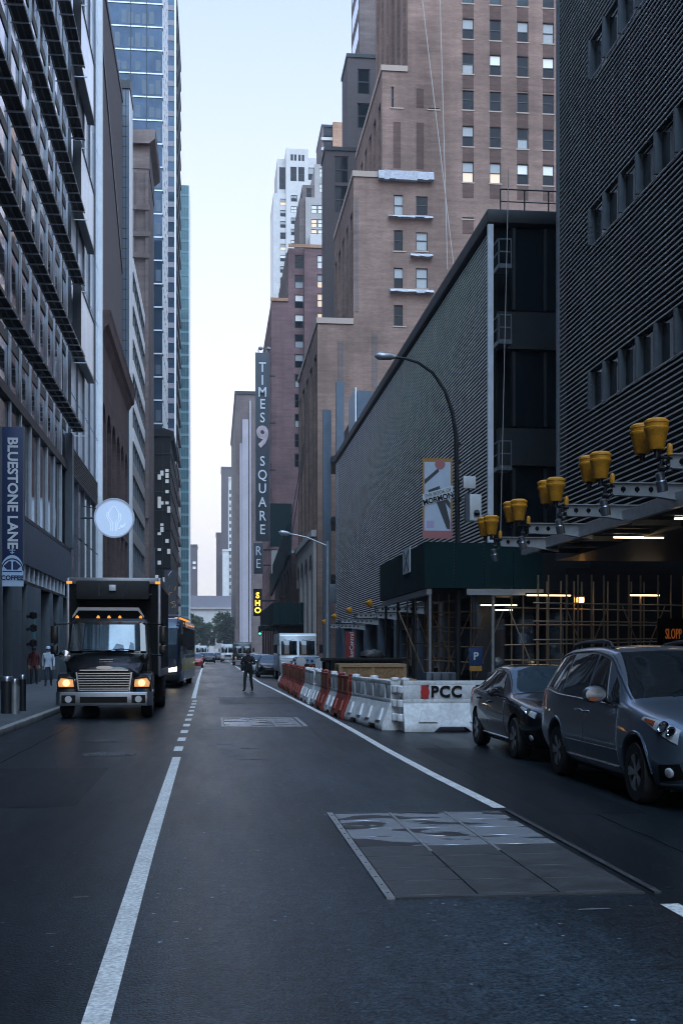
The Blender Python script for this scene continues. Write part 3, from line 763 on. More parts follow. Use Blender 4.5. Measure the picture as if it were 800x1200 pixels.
# darker brick infill strips between windows
for px in (548, 580, 612, 642):
    x = xat(px, YB)
    for j in range(min(12, len(floorz) - 1)):
        za, zb_ = floorz[j] + 2.2, floorz[j + 1]
        q = MB(); q.box(x - .6, x + .6, YB - .03, YB - .002, za + .05, zb_ - .18); q.build('brick_infill', BRICKD, t)
for (p, y0, y1) in ((463, 197, 143), (490, 198, 144), (490, 126, 104)):
    x = xat(p + 2, YB); q = MB(); q.box(x - .4, x + .4, YB - .035, YB - .003, zat(y0, x, YB), zat(y1, x, YB)); q.build('brick_infill', BRICKD, t)
for (p0, p1, y0, y1) in ((416, 420, 365, 232), (436, 442, 480, 390), (396, 402, 600, 400)):
    q = MB(); q.box(xat(p0, YB), xat(p1, YB), YB - .04, YB - .004, zat(y0, 14, YB), zat(y1, 14, YB)); q.build('brick_infill', BRICKB, t)
# white tarpaulin and debris nets on the window ledges
for (p0, p1, y0, y1, l, dz) in ((443.5, 508, 213, 200, 'wide white tarpaulin wrapped round the parapet of the brick tower', .5), (455, 507, 257, 252, 'white debris net below the upper pair of brick tower windows', .25), (481, 507, 302, 296.5, 'short white debris net below a single brick tower window', .25), (457, 508, 344.5, 338.5, 'white debris net below the third row of brick tower windows', .25)):
    x0, x1 = xat(p0, YB - .4), xat(p1, YB - .4); z0, z1 = zat(y0, 18, YB), zat(y1, 18, YB)
    q = MB(); n = 10; r2 = random.Random(int(p0))
    for k in range(n):
        a = x0 + (x1 - x0) * k / n; c = x0 + (x1 - x0) * (k + 1) / n
        w0 = .12 * r2.random(); q.prism([(YB - .17, z0 + w0), (YB - .5 - w0, z0 + .1 + w0), (YB - .45, z1 - .05 - w0), (YB - .17, z1)], 'x', a, c)
    o = q.build('debris_net', NET, None, smooth=True); tag(o, l, 'net', 'white nets on the brick tower')
# rope access lines
for (pts, l) in (([(493, -5), (533, 330)], 'slanting pale rope hanging down the brick tower face'), ([(515, -5), (524, 320)], 'straight pale rope hanging down the brick tower face')):
    q = MB(); q.tube([(xat(a, YB - 1.6), YB - 1.6, zat(c, 20, YB)) for a, c in pts], .045, 5); tag(q.build('rope', LIME, None), l, 'rope', 'ropes on the brick tower')
q = MB(); q.tube([(xat(600, 45), 45.6, 20.6), (xat(589, 45), 45.6, 4.2)], .016, 5); tag(q.build('rope', LIME, None), 'thin rope hanging in front of the glass end wall', 'rope')
# arcade along the brick tower foot
q = MB(); zA = zat(640, 11, 138); zB_ = 2.
pts = []
x = 10.6
for k in range(4):
    a = 126.5 + k * 6.4
    q.box(x, x + .38, a, a + 1.1, .13, zA)
    n = 8; yc = a + 1.1 + 2.65; r_ = 2.65
    for j in range(n):
        t0_, t1_ = math.pi * j / n, math.pi * (j + 1) / n
        y0_, y1_ = yc - r_ * math.cos(t0_), yc - r_ * math.cos(t1_)
        z0_, z1_ = zA - 4.2 + r_ * math.sin(t0_), zA - 4.2 + r_ * math.sin(t1_)
        q.face([(x, y0_, z0_), (x, y1_, z1_), (x, y1_, zA), (x, y0_, zA)]); q.face([(x, y0_, z0_), (x + .38, y0_, z0_), (x + .38, y1_, z1_), (x, y1_, z1_)])
q.box(x - .25, x + .38, 126.2, 153, zA, zA + .7)
q.build('arcade', LIME, t)
# ---------------------------------------------------------------- farther buildings, generic block with real window openings
def block(parent, name, mat, x0, x1, y0, y1, z0, z1, wins=(), depth=.3, fr=WFR, roofmat=None, side_slots=None, side='left', wmats=None, extra=0):
    """wins: (xc, zsill, w, h, kind); front faces the viewer"""
    q = MB()
    us = sorted({x0, x1, *[w[0] - w[2] / 2 for w in wins], *[w[0] + w[2] / 2 for w in wins]})
    zs = sorted({z0, z1, *[w[1] for w in wins], *[w[1] + w[3] for w in wins]})
    holes = set()
    for w in wins:
        i0, i1 = us.index(w[0] - w[2] / 2), us.index(w[0] + w[2] / 2); j0, j1 = zs.index(w[1]), zs.index(w[1] + w[3])
        for i in range(i0, i1):
            for j in range(j0, j1): holes.add((i, j))
    facade(q, (0, y0, 0), (1, 0, 0), us, zs, holes, depth)
    L = y1 - y0
    xs = x0 if side == 'left' else x1; xo = x1 if side == 'left' else x0
    d = 1 if side == 'left' else -1
    if side_slots:
        n, fr0, fr1, nz, hz0, hz1 = side_slots
        if side == 'left':
            us2 = [0.]
            for k in range(n): us2 += [L * (k + fr0) / n, L * (k + fr1) / n]
            us2.append(L); org, ud = (xs, y1, 0), (0, -1, 0)
        else:
            us2 = [0.]
            for k in range(n): us2 += [L * (k + fr0) / n, L * (k + fr1) / n]
            us2.append(L); org, ud = (xs, y0, 0), (0, 1, 0)
        zz = [z0]
        for k in range(nz): zz += [z0 + (z1 - z0) * (k + hz0) / nz, z0 + (z1 - z0) * (k + hz1) / nz]
        zz.append(z1)
        facade(q, org, ud, us2, zz, {(1 + 2 * a, 1 + 2 * c) for a in range(n) for c in range(nz)}, .35)
    else: q.face([(xs, y0, z0), (xs, y1, z0), (xs, y1, z1), (xs, y0, z1)])
    q.face([(x0, y0, z1), (x1, y0, z1), (x1, y1, z1), (x0, y1, z1)]); q.face([(x0, y1, z0), (x1, y1, z0), (x1, y1, z1), (x0, y1, z1)])
    q.face([(xo, y0, z0), (xo, y1, z0), (xo, y1, z1), (xo, y0, z1)])
    w_ = q.build(name, mat, parent, fix=False)
    if side_slots:
        q = MB(); q.box(xs + d * .3, xs + d * .34, y0 + .5, y1 - .5, z0 + .5, z1 - .5); q.build('street_glazing', GLASS, parent)
    if wins: 
        for (xc, zs_, w, h, k) in wins:
            f = MB(); t_ = min(.14, w * .1)
            f.box(xc - w / 2, xc - w / 2 + t_, y0 + .12, y0 + .22, zs_, zs_ + h); f.box(xc + w / 2 - t_, xc + w / 2, y0 + .12, y0 + .22, zs_, zs_ + h)
            f.box(xc - w / 2 + t_, xc + w / 2 - t_, y0 + .12, y0 + .22, zs_ + h * .48, zs_ + h * .48 + t_)
            f.box(xc - w / 2 + t_, xc + w / 2 - t_, y0 + .12, y0 + .22, zs_ + h - t_, zs_ + h); f.box(xc - w / 2 + t_, xc + w / 2 - t_, y0 + .12, y0 + .22, zs_, zs_ + t_)
            o = f.build('window', fr, parent)
            p = MB(); mats = [GLASS, BLIND, WARM, PALEL]
            lo, up = {'dark': (0, 0), 'half': (0, 1), 'full': (1, 1), 'warm': (2, 1), 'warmfull': (2, 2), 'pale': (0, 3), 'palefull': (3, 3), 'low': (1, 0)}[k]
            p.box(xc - w / 2 + t_, xc + w / 2 - t_, y0 + .17, y0 + .2, zs_ + t_, zs_ + h * .48, lo); p.box(xc - w / 2 + t_, xc + w / 2 - t_, y0 + .16, y0 + .2, zs_ + h * .48 + t_, zs_ + h - t_, up)
            p.build('pane', mats, o)
    return w_
def cap(parent, x0, x1, y0, y1, z, mat, h=.6, o=.15):
    q = MB(); q.box(x0 - o, x1 + o, y0 - o, y1 + o, z + .005, z + h); return q.build('parapet', mat, parent)
rk = random.Random(11)

# dark stepped building behind the brick tower
Y = 158.0
t = thing('stepped_building', 'dark plum setback building just behind the tan brick tower', 'building', (20, Y, 0))
xa = xat(381, Y); za = zat(176, xa, Y)
block(t, 'wall', SLAB, xa, 44, Y, 163, 0, za, [(xat(400, Y), zat(z, 16, Y), 1.9, 3.6, 'dark') for z in (214, 249)])
cap(t, xa, 44, Y, 163, za, DKMET, .5)
xb = xat(407, 164); zb = zat(67, xb, 164)
block(t, 'wall', SLAB, xb, 44, 164, 171, 20, zb, [(xat(426, 164), zat(110, 20, 164), 1.8, 3.5, 'dark'), (xat(426, 164), zat(150, 20, 164), 1.8, 3.5, 'dark')])
cap(t, xb, 44, 164, 171, zb, DKMET, .5)
xc = xat(421, 172); block(t, 'wall', BRICKB, xc, 44, 172, 182, 20, 118); q = MB()
for k in range(12): q.box(xc - .02, xc + .05, 173, 181, 60 + k * 4.5, 62.5 + k * 4.5)
q.build('street_windows', GLASSB, t)

# orange brick tower, far
Y = 320.0
t = thing('orange_tower', 'slim orange brick tower top peeping over the dark setback building', 'building', (30, Y, 0))
x0, x1 = xat(377.5, Y), xat(410, Y)
block(t, 'wall', BRICKO, xat(390, Y), x1, Y, Y + 18, 0, zat(142, 28, Y))
block(t, 'wall', BRICKB, x0, xat(390, Y) - .02, Y + 1.2, Y + 18, 0, zat(146, 28, Y), [(xat(385, Y), zat(y, 28, Y), 2.6, 3.0, 'dark') for y in (157, 169)])
for y in (160, 172): q = MB(); z = zat(y, 28, Y); q.box(x0 - .2, xat(390, Y), Y + .8, Y + 1.19, z - .5, z + .3); q.build('balcony_band', LIMEW, t)
cap(t, x0, xat(390, Y) - .2, Y + 1.2, Y + 18, zat(146, 28, Y), DKMET, .6)

# white stone tower, far
Y = 380.0
t = thing('white_stone_tower', 'tall pale stone tower with stepped crown beyond the purple brick hotel', 'building', (26, Y, 0))
x0, xm0, xm1, x1 = xat(320.5, Y), xat(335, Y), xat(361, Y), xat(374, Y)
zL, zM, zR = zat(182, 24, Y), zat(174, 24, Y), zat(183, 24, Y)
wl = []
for k in range(9):
    y = 236 + 13.2 * k
    wl.append((xat(344.5, Y), zat(y, 24, Y), 2.0, 2.1, rk.choice(['dark', 'half', 'pale', 'half', 'palefull'])))
wl += [(xat(p, Y), zat(212, 24, Y), 2.0, 4.6, 'dark') for p in (344, 353)]
wl += [(xat(p, Y), zat(188, 24, Y), .8, 2.0, 'dark') for p in (342, 346, 351, 355)]
block(t, 'wall', LIMEW, xm0, xm1, Y, Y + 22, 0, zM, wl)
zs_ = zat(226, 24, Y)
wl2 = [(xat(332, Y), zat(240 + 13.2 * k, 24, Y), 2.0, 2.1, rk.choice(['dark', 'half', 'pale', 'warm', 'half'])) for k in range(9)]
block(t, 'wall', LIMEW, x0, xm0 - .02, Y + .6, Y + 22, 0, zs_, wl2)
block(t, 'wall', LIMEW, xat(325.5, Y), xm0 - .02, Y + 3, Y + 22, zs_ + .01, zL, [(xat(331.5, Y), zat(y, 24, Y), 2.0, 3.6, 'dark') for y in (205, 218)])
block(t, 'wall', LIMEW, xm1 + .02, x1, Y + .6, Y + 22, 0, zR, [(xat(364.5, Y), zat(209, 24, Y), 1.9, 4.0, 'half')])
q = MB()
for k in range(10): q.box(x0 - .05, x0, Y + 2 + 2 * k, Y + 3 + 2 * k, 30, zs_ - 3)
q.build('street_windows', GLASSB, t)

# mid stone building
Y = 300.0
t = thing('grey_stepped_tower', 'mid grey stepped tower with lit upper windows left of the dark setback slab', 'building', (25, Y, 0))
a0, a1, a2, a3 = xat(351, Y), xat(358, Y), xat(369.5, Y), xat(384, Y)
block(t, 'wall', LIME, a1, a3, Y, Y + 20, 0, zat(231, 23, Y), [(xat(p, Y), zat(y, 23, Y), 1.5, 2.1, 'palefull' if (p + y) % 2 else 'warmfull') for p in (368, 375.5) for y in (249.5, 266, 278)])
block(t, 'wall', BRICKB, a0, a1 - .02, Y + 1, Y + 20, 0, zat(231, 23, Y))
block(t, 'wall', BRICKB, xat(355, Y), a2 - .02, Y + 2, Y + 20, zat(231, 23, Y) + .01, zat(213, 23, Y), [(xat(362, Y + 2), zat(228, 23, Y), 1.4, 2.4, 'dark')])
block(t, 'wall', LIME, a2, a3, Y + 2, Y + 20, zat(231, 23, Y) + .01, zat(188, 23, Y), [(xat(379, Y), zat(y, 23, Y), 1.8, 2.2, 'palefull') for y in (203, 221)])
q = MB(); q.box(xat(362, Y), a3, Y - 3, Y - .02, zat(291, 23, Y), zat(279, 23, Y)); q.build('roof_plant', LIMEW, t)

# purple brick hotel
Y = 225.0
t = thing('purple_brick_hotel', 'purple brown brick hotel wall rising behind the TIMES SQUARE sign', 'building', (17, Y, 0))
b0, b1, b2, b3 = xat(318, Y), xat(337.5, Y), xat(356, Y), xat(384, Y)
z1_, z2_ = zat(352, 14, Y), zat(291, 15, Y)
wc = [(xat(350.5, Y), zat(314.5 + 23.3 * k, 15, Y), 1.7, 2.6, rk.choice(['dark', 'half', 'dark', 'pale', 'low'])) for k in range(11)]
block(t, 'wall', BRICKP, b1 + .01, b2 - .01, Y, Y + 30, 0, z2_, wc)
wd = [(xat(377, Y - 1.2), zat(316.5 + 22.5 * k, 16, Y), 1.8, 2.6, ['palefull', 'warm', 'warmfull', 'warmfull', 'dark', 'half'][k]) for k in range(6)]
block(t, 'wall', BRICKP, b2, b3, Y - 1.2, Y + 30, 0, z2_, wd)
block(t, 'wall', BRICKP, b0, b1, Y, Y + 42, 0, z1_, side_slots=(6, .3, .7, 14, .25, .75))
q = MB(); q.box(b0 - .2, b1, Y - .2, Y - .001, z1_ - .2, z1_ + .4); q.build('coping', BRICKO, t)  # orange stands for warm sun on the ledge
q = MB(); q.box(b1, b3, Y - 1.4, Y - 1.21, z2_ - .2, z2_ + .4); q.build('coping', BRICKO, t)
q = MB()
for k in range(10): q.box(b1 - .3, b1 + .005, Y + 1 + 2.8 * k, Y + 2.4 + 2.8 * k, z1_ + .1, z2_ - .5)
q.build('wall_pilasters', BRICKB, t)

# theatre block between the arcade and the hotel
t = thing('brick_theatre', 'low dark red theatre block with a black panel on top, below the purple hotel', 'building', (14, 170, 0))
block(t, 'wall', BRICKR, 11.0, 24, 168, 214, 0, zat(648, 11, 168), side_slots=(7, .3, .7, 2, .3, .75))
q = MB(); x0, x1 = xat(316.5, 200), xat(342, 200); q.box(x0, x1, 200, 201, zat(640, 11, 200), zat(590, 11, 200)); q.build('roof_panel', GREEND, t)
q = MB(); x0, x1 = xat(318, 190), xat(345, 190); q.box(x0, x1 + 3, 190, 191, zat(672, 11, 190), zat(645, 11, 190)); q.build('pale_gable', LIME, t)
q = MB(); q.bar((9.6, 150, zat(632, 10, 150)), (9.6, 200, zat(685, 9, 200)), .4, 4.0); q.build('marquee', GREEND, t)

# two pale ribbed blocks down the street
Y = 480.0
t = thing('ribbed_tower', 'brown and pale ribbed tower left of the TIMES SQUARE sign', 'building', (12, Y, 0))
x0, x1 = xat(276.5, Y), xat(318, Y); z = zat(462, 12, Y)
block(t, 'wall', BRICKB, x0, x1, Y, Y + 120, 0, z)
q = MB()
for p0, p1, pt, m in ((281, 283.5, 520, 0), (284, 291, 492, 0), (292.2, 294, 470, 0)):
    q.box(xat(p0, Y), xat(p1, Y), Y - 1.2, Y - .02, 0, zat(pt, 11, Y))
q.build('pilaster', M('mauve_strip', (.36, .33, .36), .7, var=.1, vs=.2), t)
q = MB()
for k in range(20): q.box(x0 - .06, x0, Y + 4 + 5.5 * k, Y + 6.5 + 5.5 * k, 12, z - 5)
q.build('street_windows', DKMET, t)
cap(t, x0, x1, Y, Y + 120, z, DKMET, 1.2, .5)

# big vertical hotel sign
def vsign(name, label, px0, px1, Y, py0, py1, words, size, group):
    x0, x1 = xat(px0, Y), xat(px1, Y); z0, z1 = zat(py1, x0, Y), zat(py0, x0, Y)
    t = thing(name, label, 'sign', ((x0 + x1) / 2, Y, z0), group)
    b = MB(); b.box(x0, x1, Y, Y + .8, z0, z1); b.build('panel', PANELD, t, bevel=.05)
    b = MB()
    for x in (x0, x1): b.box(x - .05, x + .05, Y - .08, Y - .01, z0, z1)
    b.build('edge_trim', ALUD, t)
    b = MB()
    n = max(2, int((z1 - z0) / 8))
    for k in range(n): b.box(x1, 11.2, Y + .3, Y + .5, z0 + (k + .5) * (z1 - z0) / n, z0 + (k + .5) * (z1 - z0) / n + .25)
    b.build('bracket', DKMET, t)
    return t, (x0 + x1) / 2, x1 - x0
PANELD = M('sign_slate', (.034, .042, .056), .55, var=.1, vs=.3)
Ys = 215.0
t, xc_, w = vsign('hotel_sign', 'very tall slate sign reading TIMES SQUARE in white letters', 299.5, 315.5, Ys, 413, 634, '', 1, None)
for ch, py in zip('TIMES', (431, 446, 460, 474, 490)):
    letters('letter', ch, 2.5, SIGNW, t, (xc_ + .0, Ys - .1, zat(py, xc_, Ys)), sx=.85, bold=.02)
for ch, py in zip('SQUARE', (541, 557, 573, 589, 605, 621)):
    letters('letter', ch, 2.5, SIGNW, t, (xc_ + .0, Ys - .1, zat(py, xc_, Ys)), sx=.85, bold=.02)
letters('numeral', '9', 5.2, M('numeral_mosaic', (.48, .38, .40), .5, var=.5, vs=.5), t, (xc_ + .0, Ys - .14, zat(513, xc_, Ys)), sx=.85, bold=.18)
q = MB()
for x, s in ((xc_ - .7, 1), (xc_ + .7, .8)): q.tube([(x, Ys + .4, zat(413, xc_, Ys)), (x, Ys + .4, zat(409, xc_, Ys))], .1, 6); q.lathe([(.1, 0), (.45, .25), (.45, .5), (.1, .7)], 10, (x + .4, Ys + .4, zat(410, xc_, Ys)))
q.build('floodlight', CHROMED, t)
Y2 = 208.0
t, xc_, w = vsign('hotel_sign', 'shorter dark sign with faint letters R E below the tall TIMES SQUARE sign', 297.5, 308, Y2, 636, 672, '', 1, None)
for ch, py in zip('RE', (646, 661)): letters('letter', ch, 2.3, ALU, t, (xc_, Y2 - .1, zat(py, xc_, Y2)), sx=.8)
# yellow neon
Y3 = 205.0; x = xat(302, Y3)
t = thing('neon_sign', 'yellow vertical neon letters SHO under the hotel sign', 'sign', (x, Y3, zat(722, x, Y3)))
b = MB(); b.box(x - .75, x + .75, Y3, Y3 + .4, zat(722, x, Y3), zat(690, x, Y3)); b.build('panel', BLKTRIM, t)
for ch, py in zip('SHO', (698, 707, 715.5)): letters('letter', ch, 1.35, YELL, t, (x, Y3 - .05, zat(py, x, Y3)), bold=.05)
b = MB(); b.box(x + .75, 11.1, Y3 + .1, Y3 + .3, zat(705, x, Y3), zat(705, x, Y3) + .3); b.build('bracket', DKMET, t)
Y = 150.0; x = xat(304.5, Y)
t = thing('traffic_light', 'traffic light showing green on a far right pole', 'traffic light', (x, Y, 0))
z = zat(739, x, Y)
b = MB(); b.box(x - .2, x + .2, Y, Y + .3, z - .6, z + .6); b.build('housing', DKMET, t, bevel=.03)
for k, m in ((-.38, GREENL), (0, BLKTRIM), (.38, BLKTRIM)):
    b = MB(); b.lathe([(.13, -.04), (.13, .02), (.08, .05)][::1], 12, (x, Y - .01, z + k), 'y'); b.build('lamp', m, t)
b = MB(); b.tube([(7.6, Y + .2, .13), (7.6, Y + .2, z + .6)], .09, 8); b.tube([(7.6, Y + .2, z + .5), (x, Y + .2, z + .7)], .05, 8); b.build('pole', DKMET, t)
# far shed
Y = 140.0
t = thing('sidewalk_shed', 'far dark green boarded pavement shed above the white step van', 'scaffold shed', (9, Y, 0))
x0, x1 = xat(320, Y), xat(374.5, Y); z0, z1 = zat(731, 10, Y), zat(706, 10, Y)
b = MB(); n = 7
for k in range(n): w = (x1 - x0) / n; b.box(x0 + k * w + .02, x0 + (k + 1) * w - .02, Y, Y + .15, z0, z1 - .15 * (k % 2))
b.box(x0, x0 + .15, Y + .16, Y + 38, z0, z1); b.build('hoarding', GREENH, t)
b = MB(); b.box(x0, x1, Y + .16, Y + 38, z0 - .2, z0 - .01); b.build('deck', BLKTRIM, t)
for k in range(8):
    b = MB(); y = Y + .5 + k * 5.2; b.tube([(x0 + .3, y, .13), (x0 + .3, y, z0)], .08, 6); b.build('post', DKMET, t)
b = MB(); b.box(x0 + .6, x1, Y + 1, Y + 1.1, 3.2, z0 - .3); b.build('back_board', BLKTRIM, t)
# cables
q = MB()
for (a, c) in (((374, 415), (325, 705)), ((372, 430), (331, 700))):
    q.tube([(xat(a[0], 138), 138, zat(a[1], 11, 138)), (xat(c[0], 158), 158, zat(c[1], 8, 158))], .05, 5)
tag(q.build('guy_cable', ALUD, None), 'pair of thin guy cables slanting down from the brick tower', 'cable')

# ---------------------------------------------------------------- street end
Y = 640.0
t = thing('arcaded_library', 'long pale arcaded building closing the end of the street', 'building', (0, Y, 0))
zc, zt_ = zat(714, 0, Y), zat(698, 0, Y)
def archwall():
    q = MB(); x = -40.
    while x < 40:
        q.box(x, x + 2.4, Y, Y + 1.2, 0, zc)
        r_ = 2.6; xc = x + 2.4 + r_; zsp = zat(738, 0, Y) - r_
        for j in range(8):
            a, c = math.pi * j / 8, math.pi * (j + 1) / 8
            xa_, xc_ = xc - r_ * math.cos(a), xc - r_ * math.cos(c); za_, zc_ = zsp + r_ * math.sin(a), zsp + r_ * math.sin(c)
            q.face([(xa_, Y, za_), (xc_, Y, zc_), (xc_, Y, zc), (xa_, Y, zc)]); q.face([(xa_, Y, za_), (xa_, Y + 1.2, za_), (xc_, Y + 1.2, zc_), (xc_, Y, zc_)])
        q.box(x + 2.4, x + 2.4 + 2 * r_, Y + 1.0, Y + 1.2, 0, 3)
        x += 2.4 + 2 * r_
    q.build('wall', LIMEW, t, fix=False)
archwall()
b = MB(); b.box(-40, 42, Y + 1.3, Y + 30, 0, zc); b.build('inner_wall', LIME, t)
b = MB(); b.box(-41, 43, Y - 1, Y + 30, zc + .02, zc + 1.0); b.build('cornice', LIME, t)
b = MB(); b.box(-38, 40, Y + 1, Y + 30, zc + 1.02, zt_); b.build('attic', M('mauve_roof', (.20, .19, .22), .8, var=.1, vs=.1), t)
def slimtower(label, px0, px1, Y, pyt, mat, wins=None, wp=(4.2, 2.4)):
    x0, x1 = xat(px0, Y), xat(px1, Y); z = zat(pyt, x0, Y)
    t = thing('distant_tower', label, 'building', ((x0 + x1) / 2, Y, 0))
    ws = []
    if wins:
        n, zlo = wins
        nz = int((z - zlo - 3) / wp[0]); nz = min(nz, 40)
        for i in range(n):
            for j in range(nz): ws.append((x0 + (x1 - x0) * (i + .5) / n, zlo + j * wp[0], (x1 - x0) / n * .5, wp[1], 'dark' if rk.random() < .8 else 'half'))
    block(t, 'wall', mat, x0, x1, Y, Y + 25, 0, z, ws)
    cap(t, x0, x1, Y, Y + 25, z, mat, 1.2, .3)
    return t, x0, x1, z
slimtower('plum brown tower far beyond the arcade, tallest on the right of the gap', 259.5, 272, 800, 549, SLAB)
slimtower('pale tower with window rows against the plum tower, over the arcade', 268, 279, 740, 561, LIMEW, (3, 32))
slimtower('narrow brown tower at the right edge of the sky gap', 253.5, 259.3, 830, 626, BRICKB)
slimtower('small white block low in front of the plum tower', 261, 268, 730, 646, LIMEW)
t, x0, x1, z = slimtower('grey brown block low at the left edge of the sky gap', 219, 231, 800, 640, SLAB)
for y in (658, 664): b = MB(); b.box(xat(226, 800), xat(229.5, 800), 799.5, 799.95, zat(y + 3, -12, 800), zat(y, -12, 800)); b.build('lit_window', PALEL, t)
slimtower('slender dark tower edge behind the grey brown block', 218, 220.5, 860, 588, SLAB)

# trees before the arcade
def tree(label, x, y, h, rad, seed, mat):
    rnd = random.Random(seed)
    t = thing('street_tree', label, 'tree', (x, y, 0), 'trees before the arcade')
    b = MB(); b.tube([(x, y, 0), (x + .2, y, h * .25), (x - .1, y, h * .5), (x + .2, y, h * .8)], [.38, .3, .2, .06], 8)
    for k in range(9):
        a = rnd.random() * 6.28; z = h * (.3 + .35 * rnd.random()); l = rad * (.5 + .4 * rnd.random())
        b.tube([(x, y, z), (x + math.cos(a) * l * .5, y + math.sin(a) * l * .5, z + l * .35), (x + math.cos(a) * l, y + math.sin(a) * l, z + l * .75)], [.16, .1, .03], 5)
    b.build('trunk', BARK, t)
    b = MB(); cl = []
    for k in range(80):
        a = rnd.random() * 6.28; u = rnd.random() ** .5; zz = rnd.random()
        w = rad * (.55 + .45 * math.sin(math.pi * min(1, zz * .8 + .15)))
        cl.append((x + math.cos(a) * u * w, y + math.sin(a) * u * w, h * (.32 + .66 * zz), rad * (.14 + .18 * rnd.random())))
    for (cx, cy, cz, r_) in cl:
        for k in range(100):
            v = Vector((rnd.gauss(0, 1), rnd.gauss(0, 1), rnd.gauss(0, .8))).normalized() * r_ * (rnd.random() ** .4)
            p = Vector((cx, cy, cz)) + v; s = .3 + .3 * rnd.random()
            d1 = Vector((rnd.uniform(-1, 1), rnd.uniform(-1, 1), rnd.uniform(-.6, .6))).normalized(); d2 = d1.cross(Vector((rnd.uniform(-1, 1), rnd.uniform(-1, 1), 1))).normalized()
            b.face([p - d1 * s, p + d2 * s * .6, p + d1 * s, p - d2 * s * .6], 0 if rnd.random() < .6 else 1)
    b.build('crown', [mat, LEAFD], t, fix=False)
for i, (px, Y_, pt, rad, l) in enumerate(((227, 520, 722, 5.2, 'leafy street tree at the left below the arcade, beside the bus'), (241, 540, 731, 4.2, 'small paler tree in the middle before the arcade'), (262, 520, 719, 5.6, 'largest round street tree on the right below the arcade'), (274, 545, 724, 4.6, 'street tree half behind the ribbed tower'), (216, 500, 718, 4.6, 'street tree at far left behind the bus roof'))):
    x = xat(px, Y_); tree(l, x, Y_, zat(pt, x, Y_), rad, i, LEAF)
# ---------------------------------------------------------------- left side buildings
# office with sunshades
L1a, L1b = -45.0, yat(84, WL)
t = thing('office_building', 'modern office building with tiers of projecting sunshades and pale fins', 'building', (WL, 50, 0))
b = MB(); b.box(-30, -9.25, L1a, L1b, 5.0, 62); b.build('wall', DKMET, t)
b = MB(); b.box(-30, -8.72, L1a, L1b, 5.78, 7.8); b.build('spandrel', PANEL, t)
b = MB(); b.box(-9.2, -8.84, L1a, L1b, 12.75, 13.2); b.build('transom_band', DKMET, t)
b = MB(); b.box(-9.2, -8.70, L1a, L1b, 7.81, 8.0); b.build('sill_band', DKMET, t)
b = MB(); b.box(-30, -8.9, L1a, L1b + .01, 62.01, 62.5); b.build('roof', DKMET, t)
floors = [15.3, 19.9, 24.4, 28.9, 33.4, 37.9, 42.4, 46.9, 51.4, 55.9]
bay = 2.95; nb = int((L1b - 20) / bay) + 1
ys = [L1b - .15 - k * bay for k in range(nb)]; LV = 18.0
fin = None
for y in ys:
    b = MB(); b.box(-9.03, -8.91, y - .12, y + .12, 8.01, 61.9); b.build('fin', ALU, t)
for k in range(nb - 1):
    y1, y0 = ys[k] - .12, ys[k + 1] + .12
    if y0 < 36: continue
    for (z0, z1) in [(8.02, 12.72), (13.22, 15.2)] + [(f + .5, f + 4.42) for f in floors]:
        b = MB(); b.box(-9.1, -9.04, y0, y1, z0, z1); b.build('window', OFFG if z0 > 13 else GLASS, t)
for f in floors:
    b = MB(); x0, x1 = -8.6, -7.9
    b.box(x1 - .04, x1, LV, L1b + .3, f - .04, f + .12, 0); b.box(x0, x0 + .06, LV, L1b + .3, f - .03, f + .1, 0); b.box((x0 + x1) / 2 - .03, (x0 + x1) / 2 + .03, LV, L1b + .3, f - .02, f + .08, 0)
    b.box(x0 + .07, x1 - .05, LV, L1b + .3, f + .02, f + .05, 1)
    for y in ys: b.box(x0 - .1, x1 + .02, y - .035, y + .035, f - .10, f - .035, 2); b.box(x0 - .1, x1 + .02, y + bay / 2 - .03, y + bay / 2 + .03, f - .09, f - .035, 2)
    b.build('sunshade', [DKMET, BACKD, ALU], t)
    b = MB(); b.box(-9.2, -9.0, L1a, L1b, f - .05, f + .48); b.build('floor_band', DKMET, t)
b = MB(); b.box(-9.0, -8.55, L1b - .9, L1b, 8, 15); b.build('corner_post', ALUD, t)
# ground floor
for (y0, y1) in ((30, 36), (40, 46), (50, 51), (53.2, 56), (57.4, 62), (65.5, 66.6), (69.4, 71), (L1b - .8, L1b)):
    b = MB(); b.box(-10.2, -8.74, y0, y1, .13, 4.86); o = b.build('pier', STONE, t, bevel=.02)
    b = MB()
    for z in (1.9, 3.5): b.box(-8.745, -8.735, y0 + .03, y1 - .03, z, z + .03)
    b.build('joint', DKMET, o)
b = MB(); b.box(-10.6, -10.4, L1a, L1b, .13, 4.86); b.build('entrance_glass', GLASS, t)
b = MB(); b.box(-30, -8.74, L1a, L1b, 4.87, 5.0); b.build('soffit', DKMET, t)
y = 30.0
while y < L1b - 1.5:
    b = MB(); b.box(-9.2, -9.15, y + .1, y + 1.4, 5.02, 5.76); b.build('clerestory_window', GLASS, t)
    b = MB(); b.box(-9.2, -8.76, y - .06, y + .08, 5.02, 5.76); b.build('clerestory_post', ALU, t); y += 1.5
b = MB(); b.box(-8.735, -8.70, 59.4, 59.9, 1.9, 3.7); b.build('wall_sign', M('teal_sign', (.05, .22, .2), .5), t)
for z in (2.0, 2.7, 3.3): b = MB(); b.tube([(-8.7, 57.0, z), (-8.4, 57.0, z + .1)], .07, 8); b.lathe([(.05, 0), (.16, .05), (.16, .3), (.05, .36)], 10, (-8.38, 57, z - .1)); b.build('wall_lamp', BLKTRIM, t)

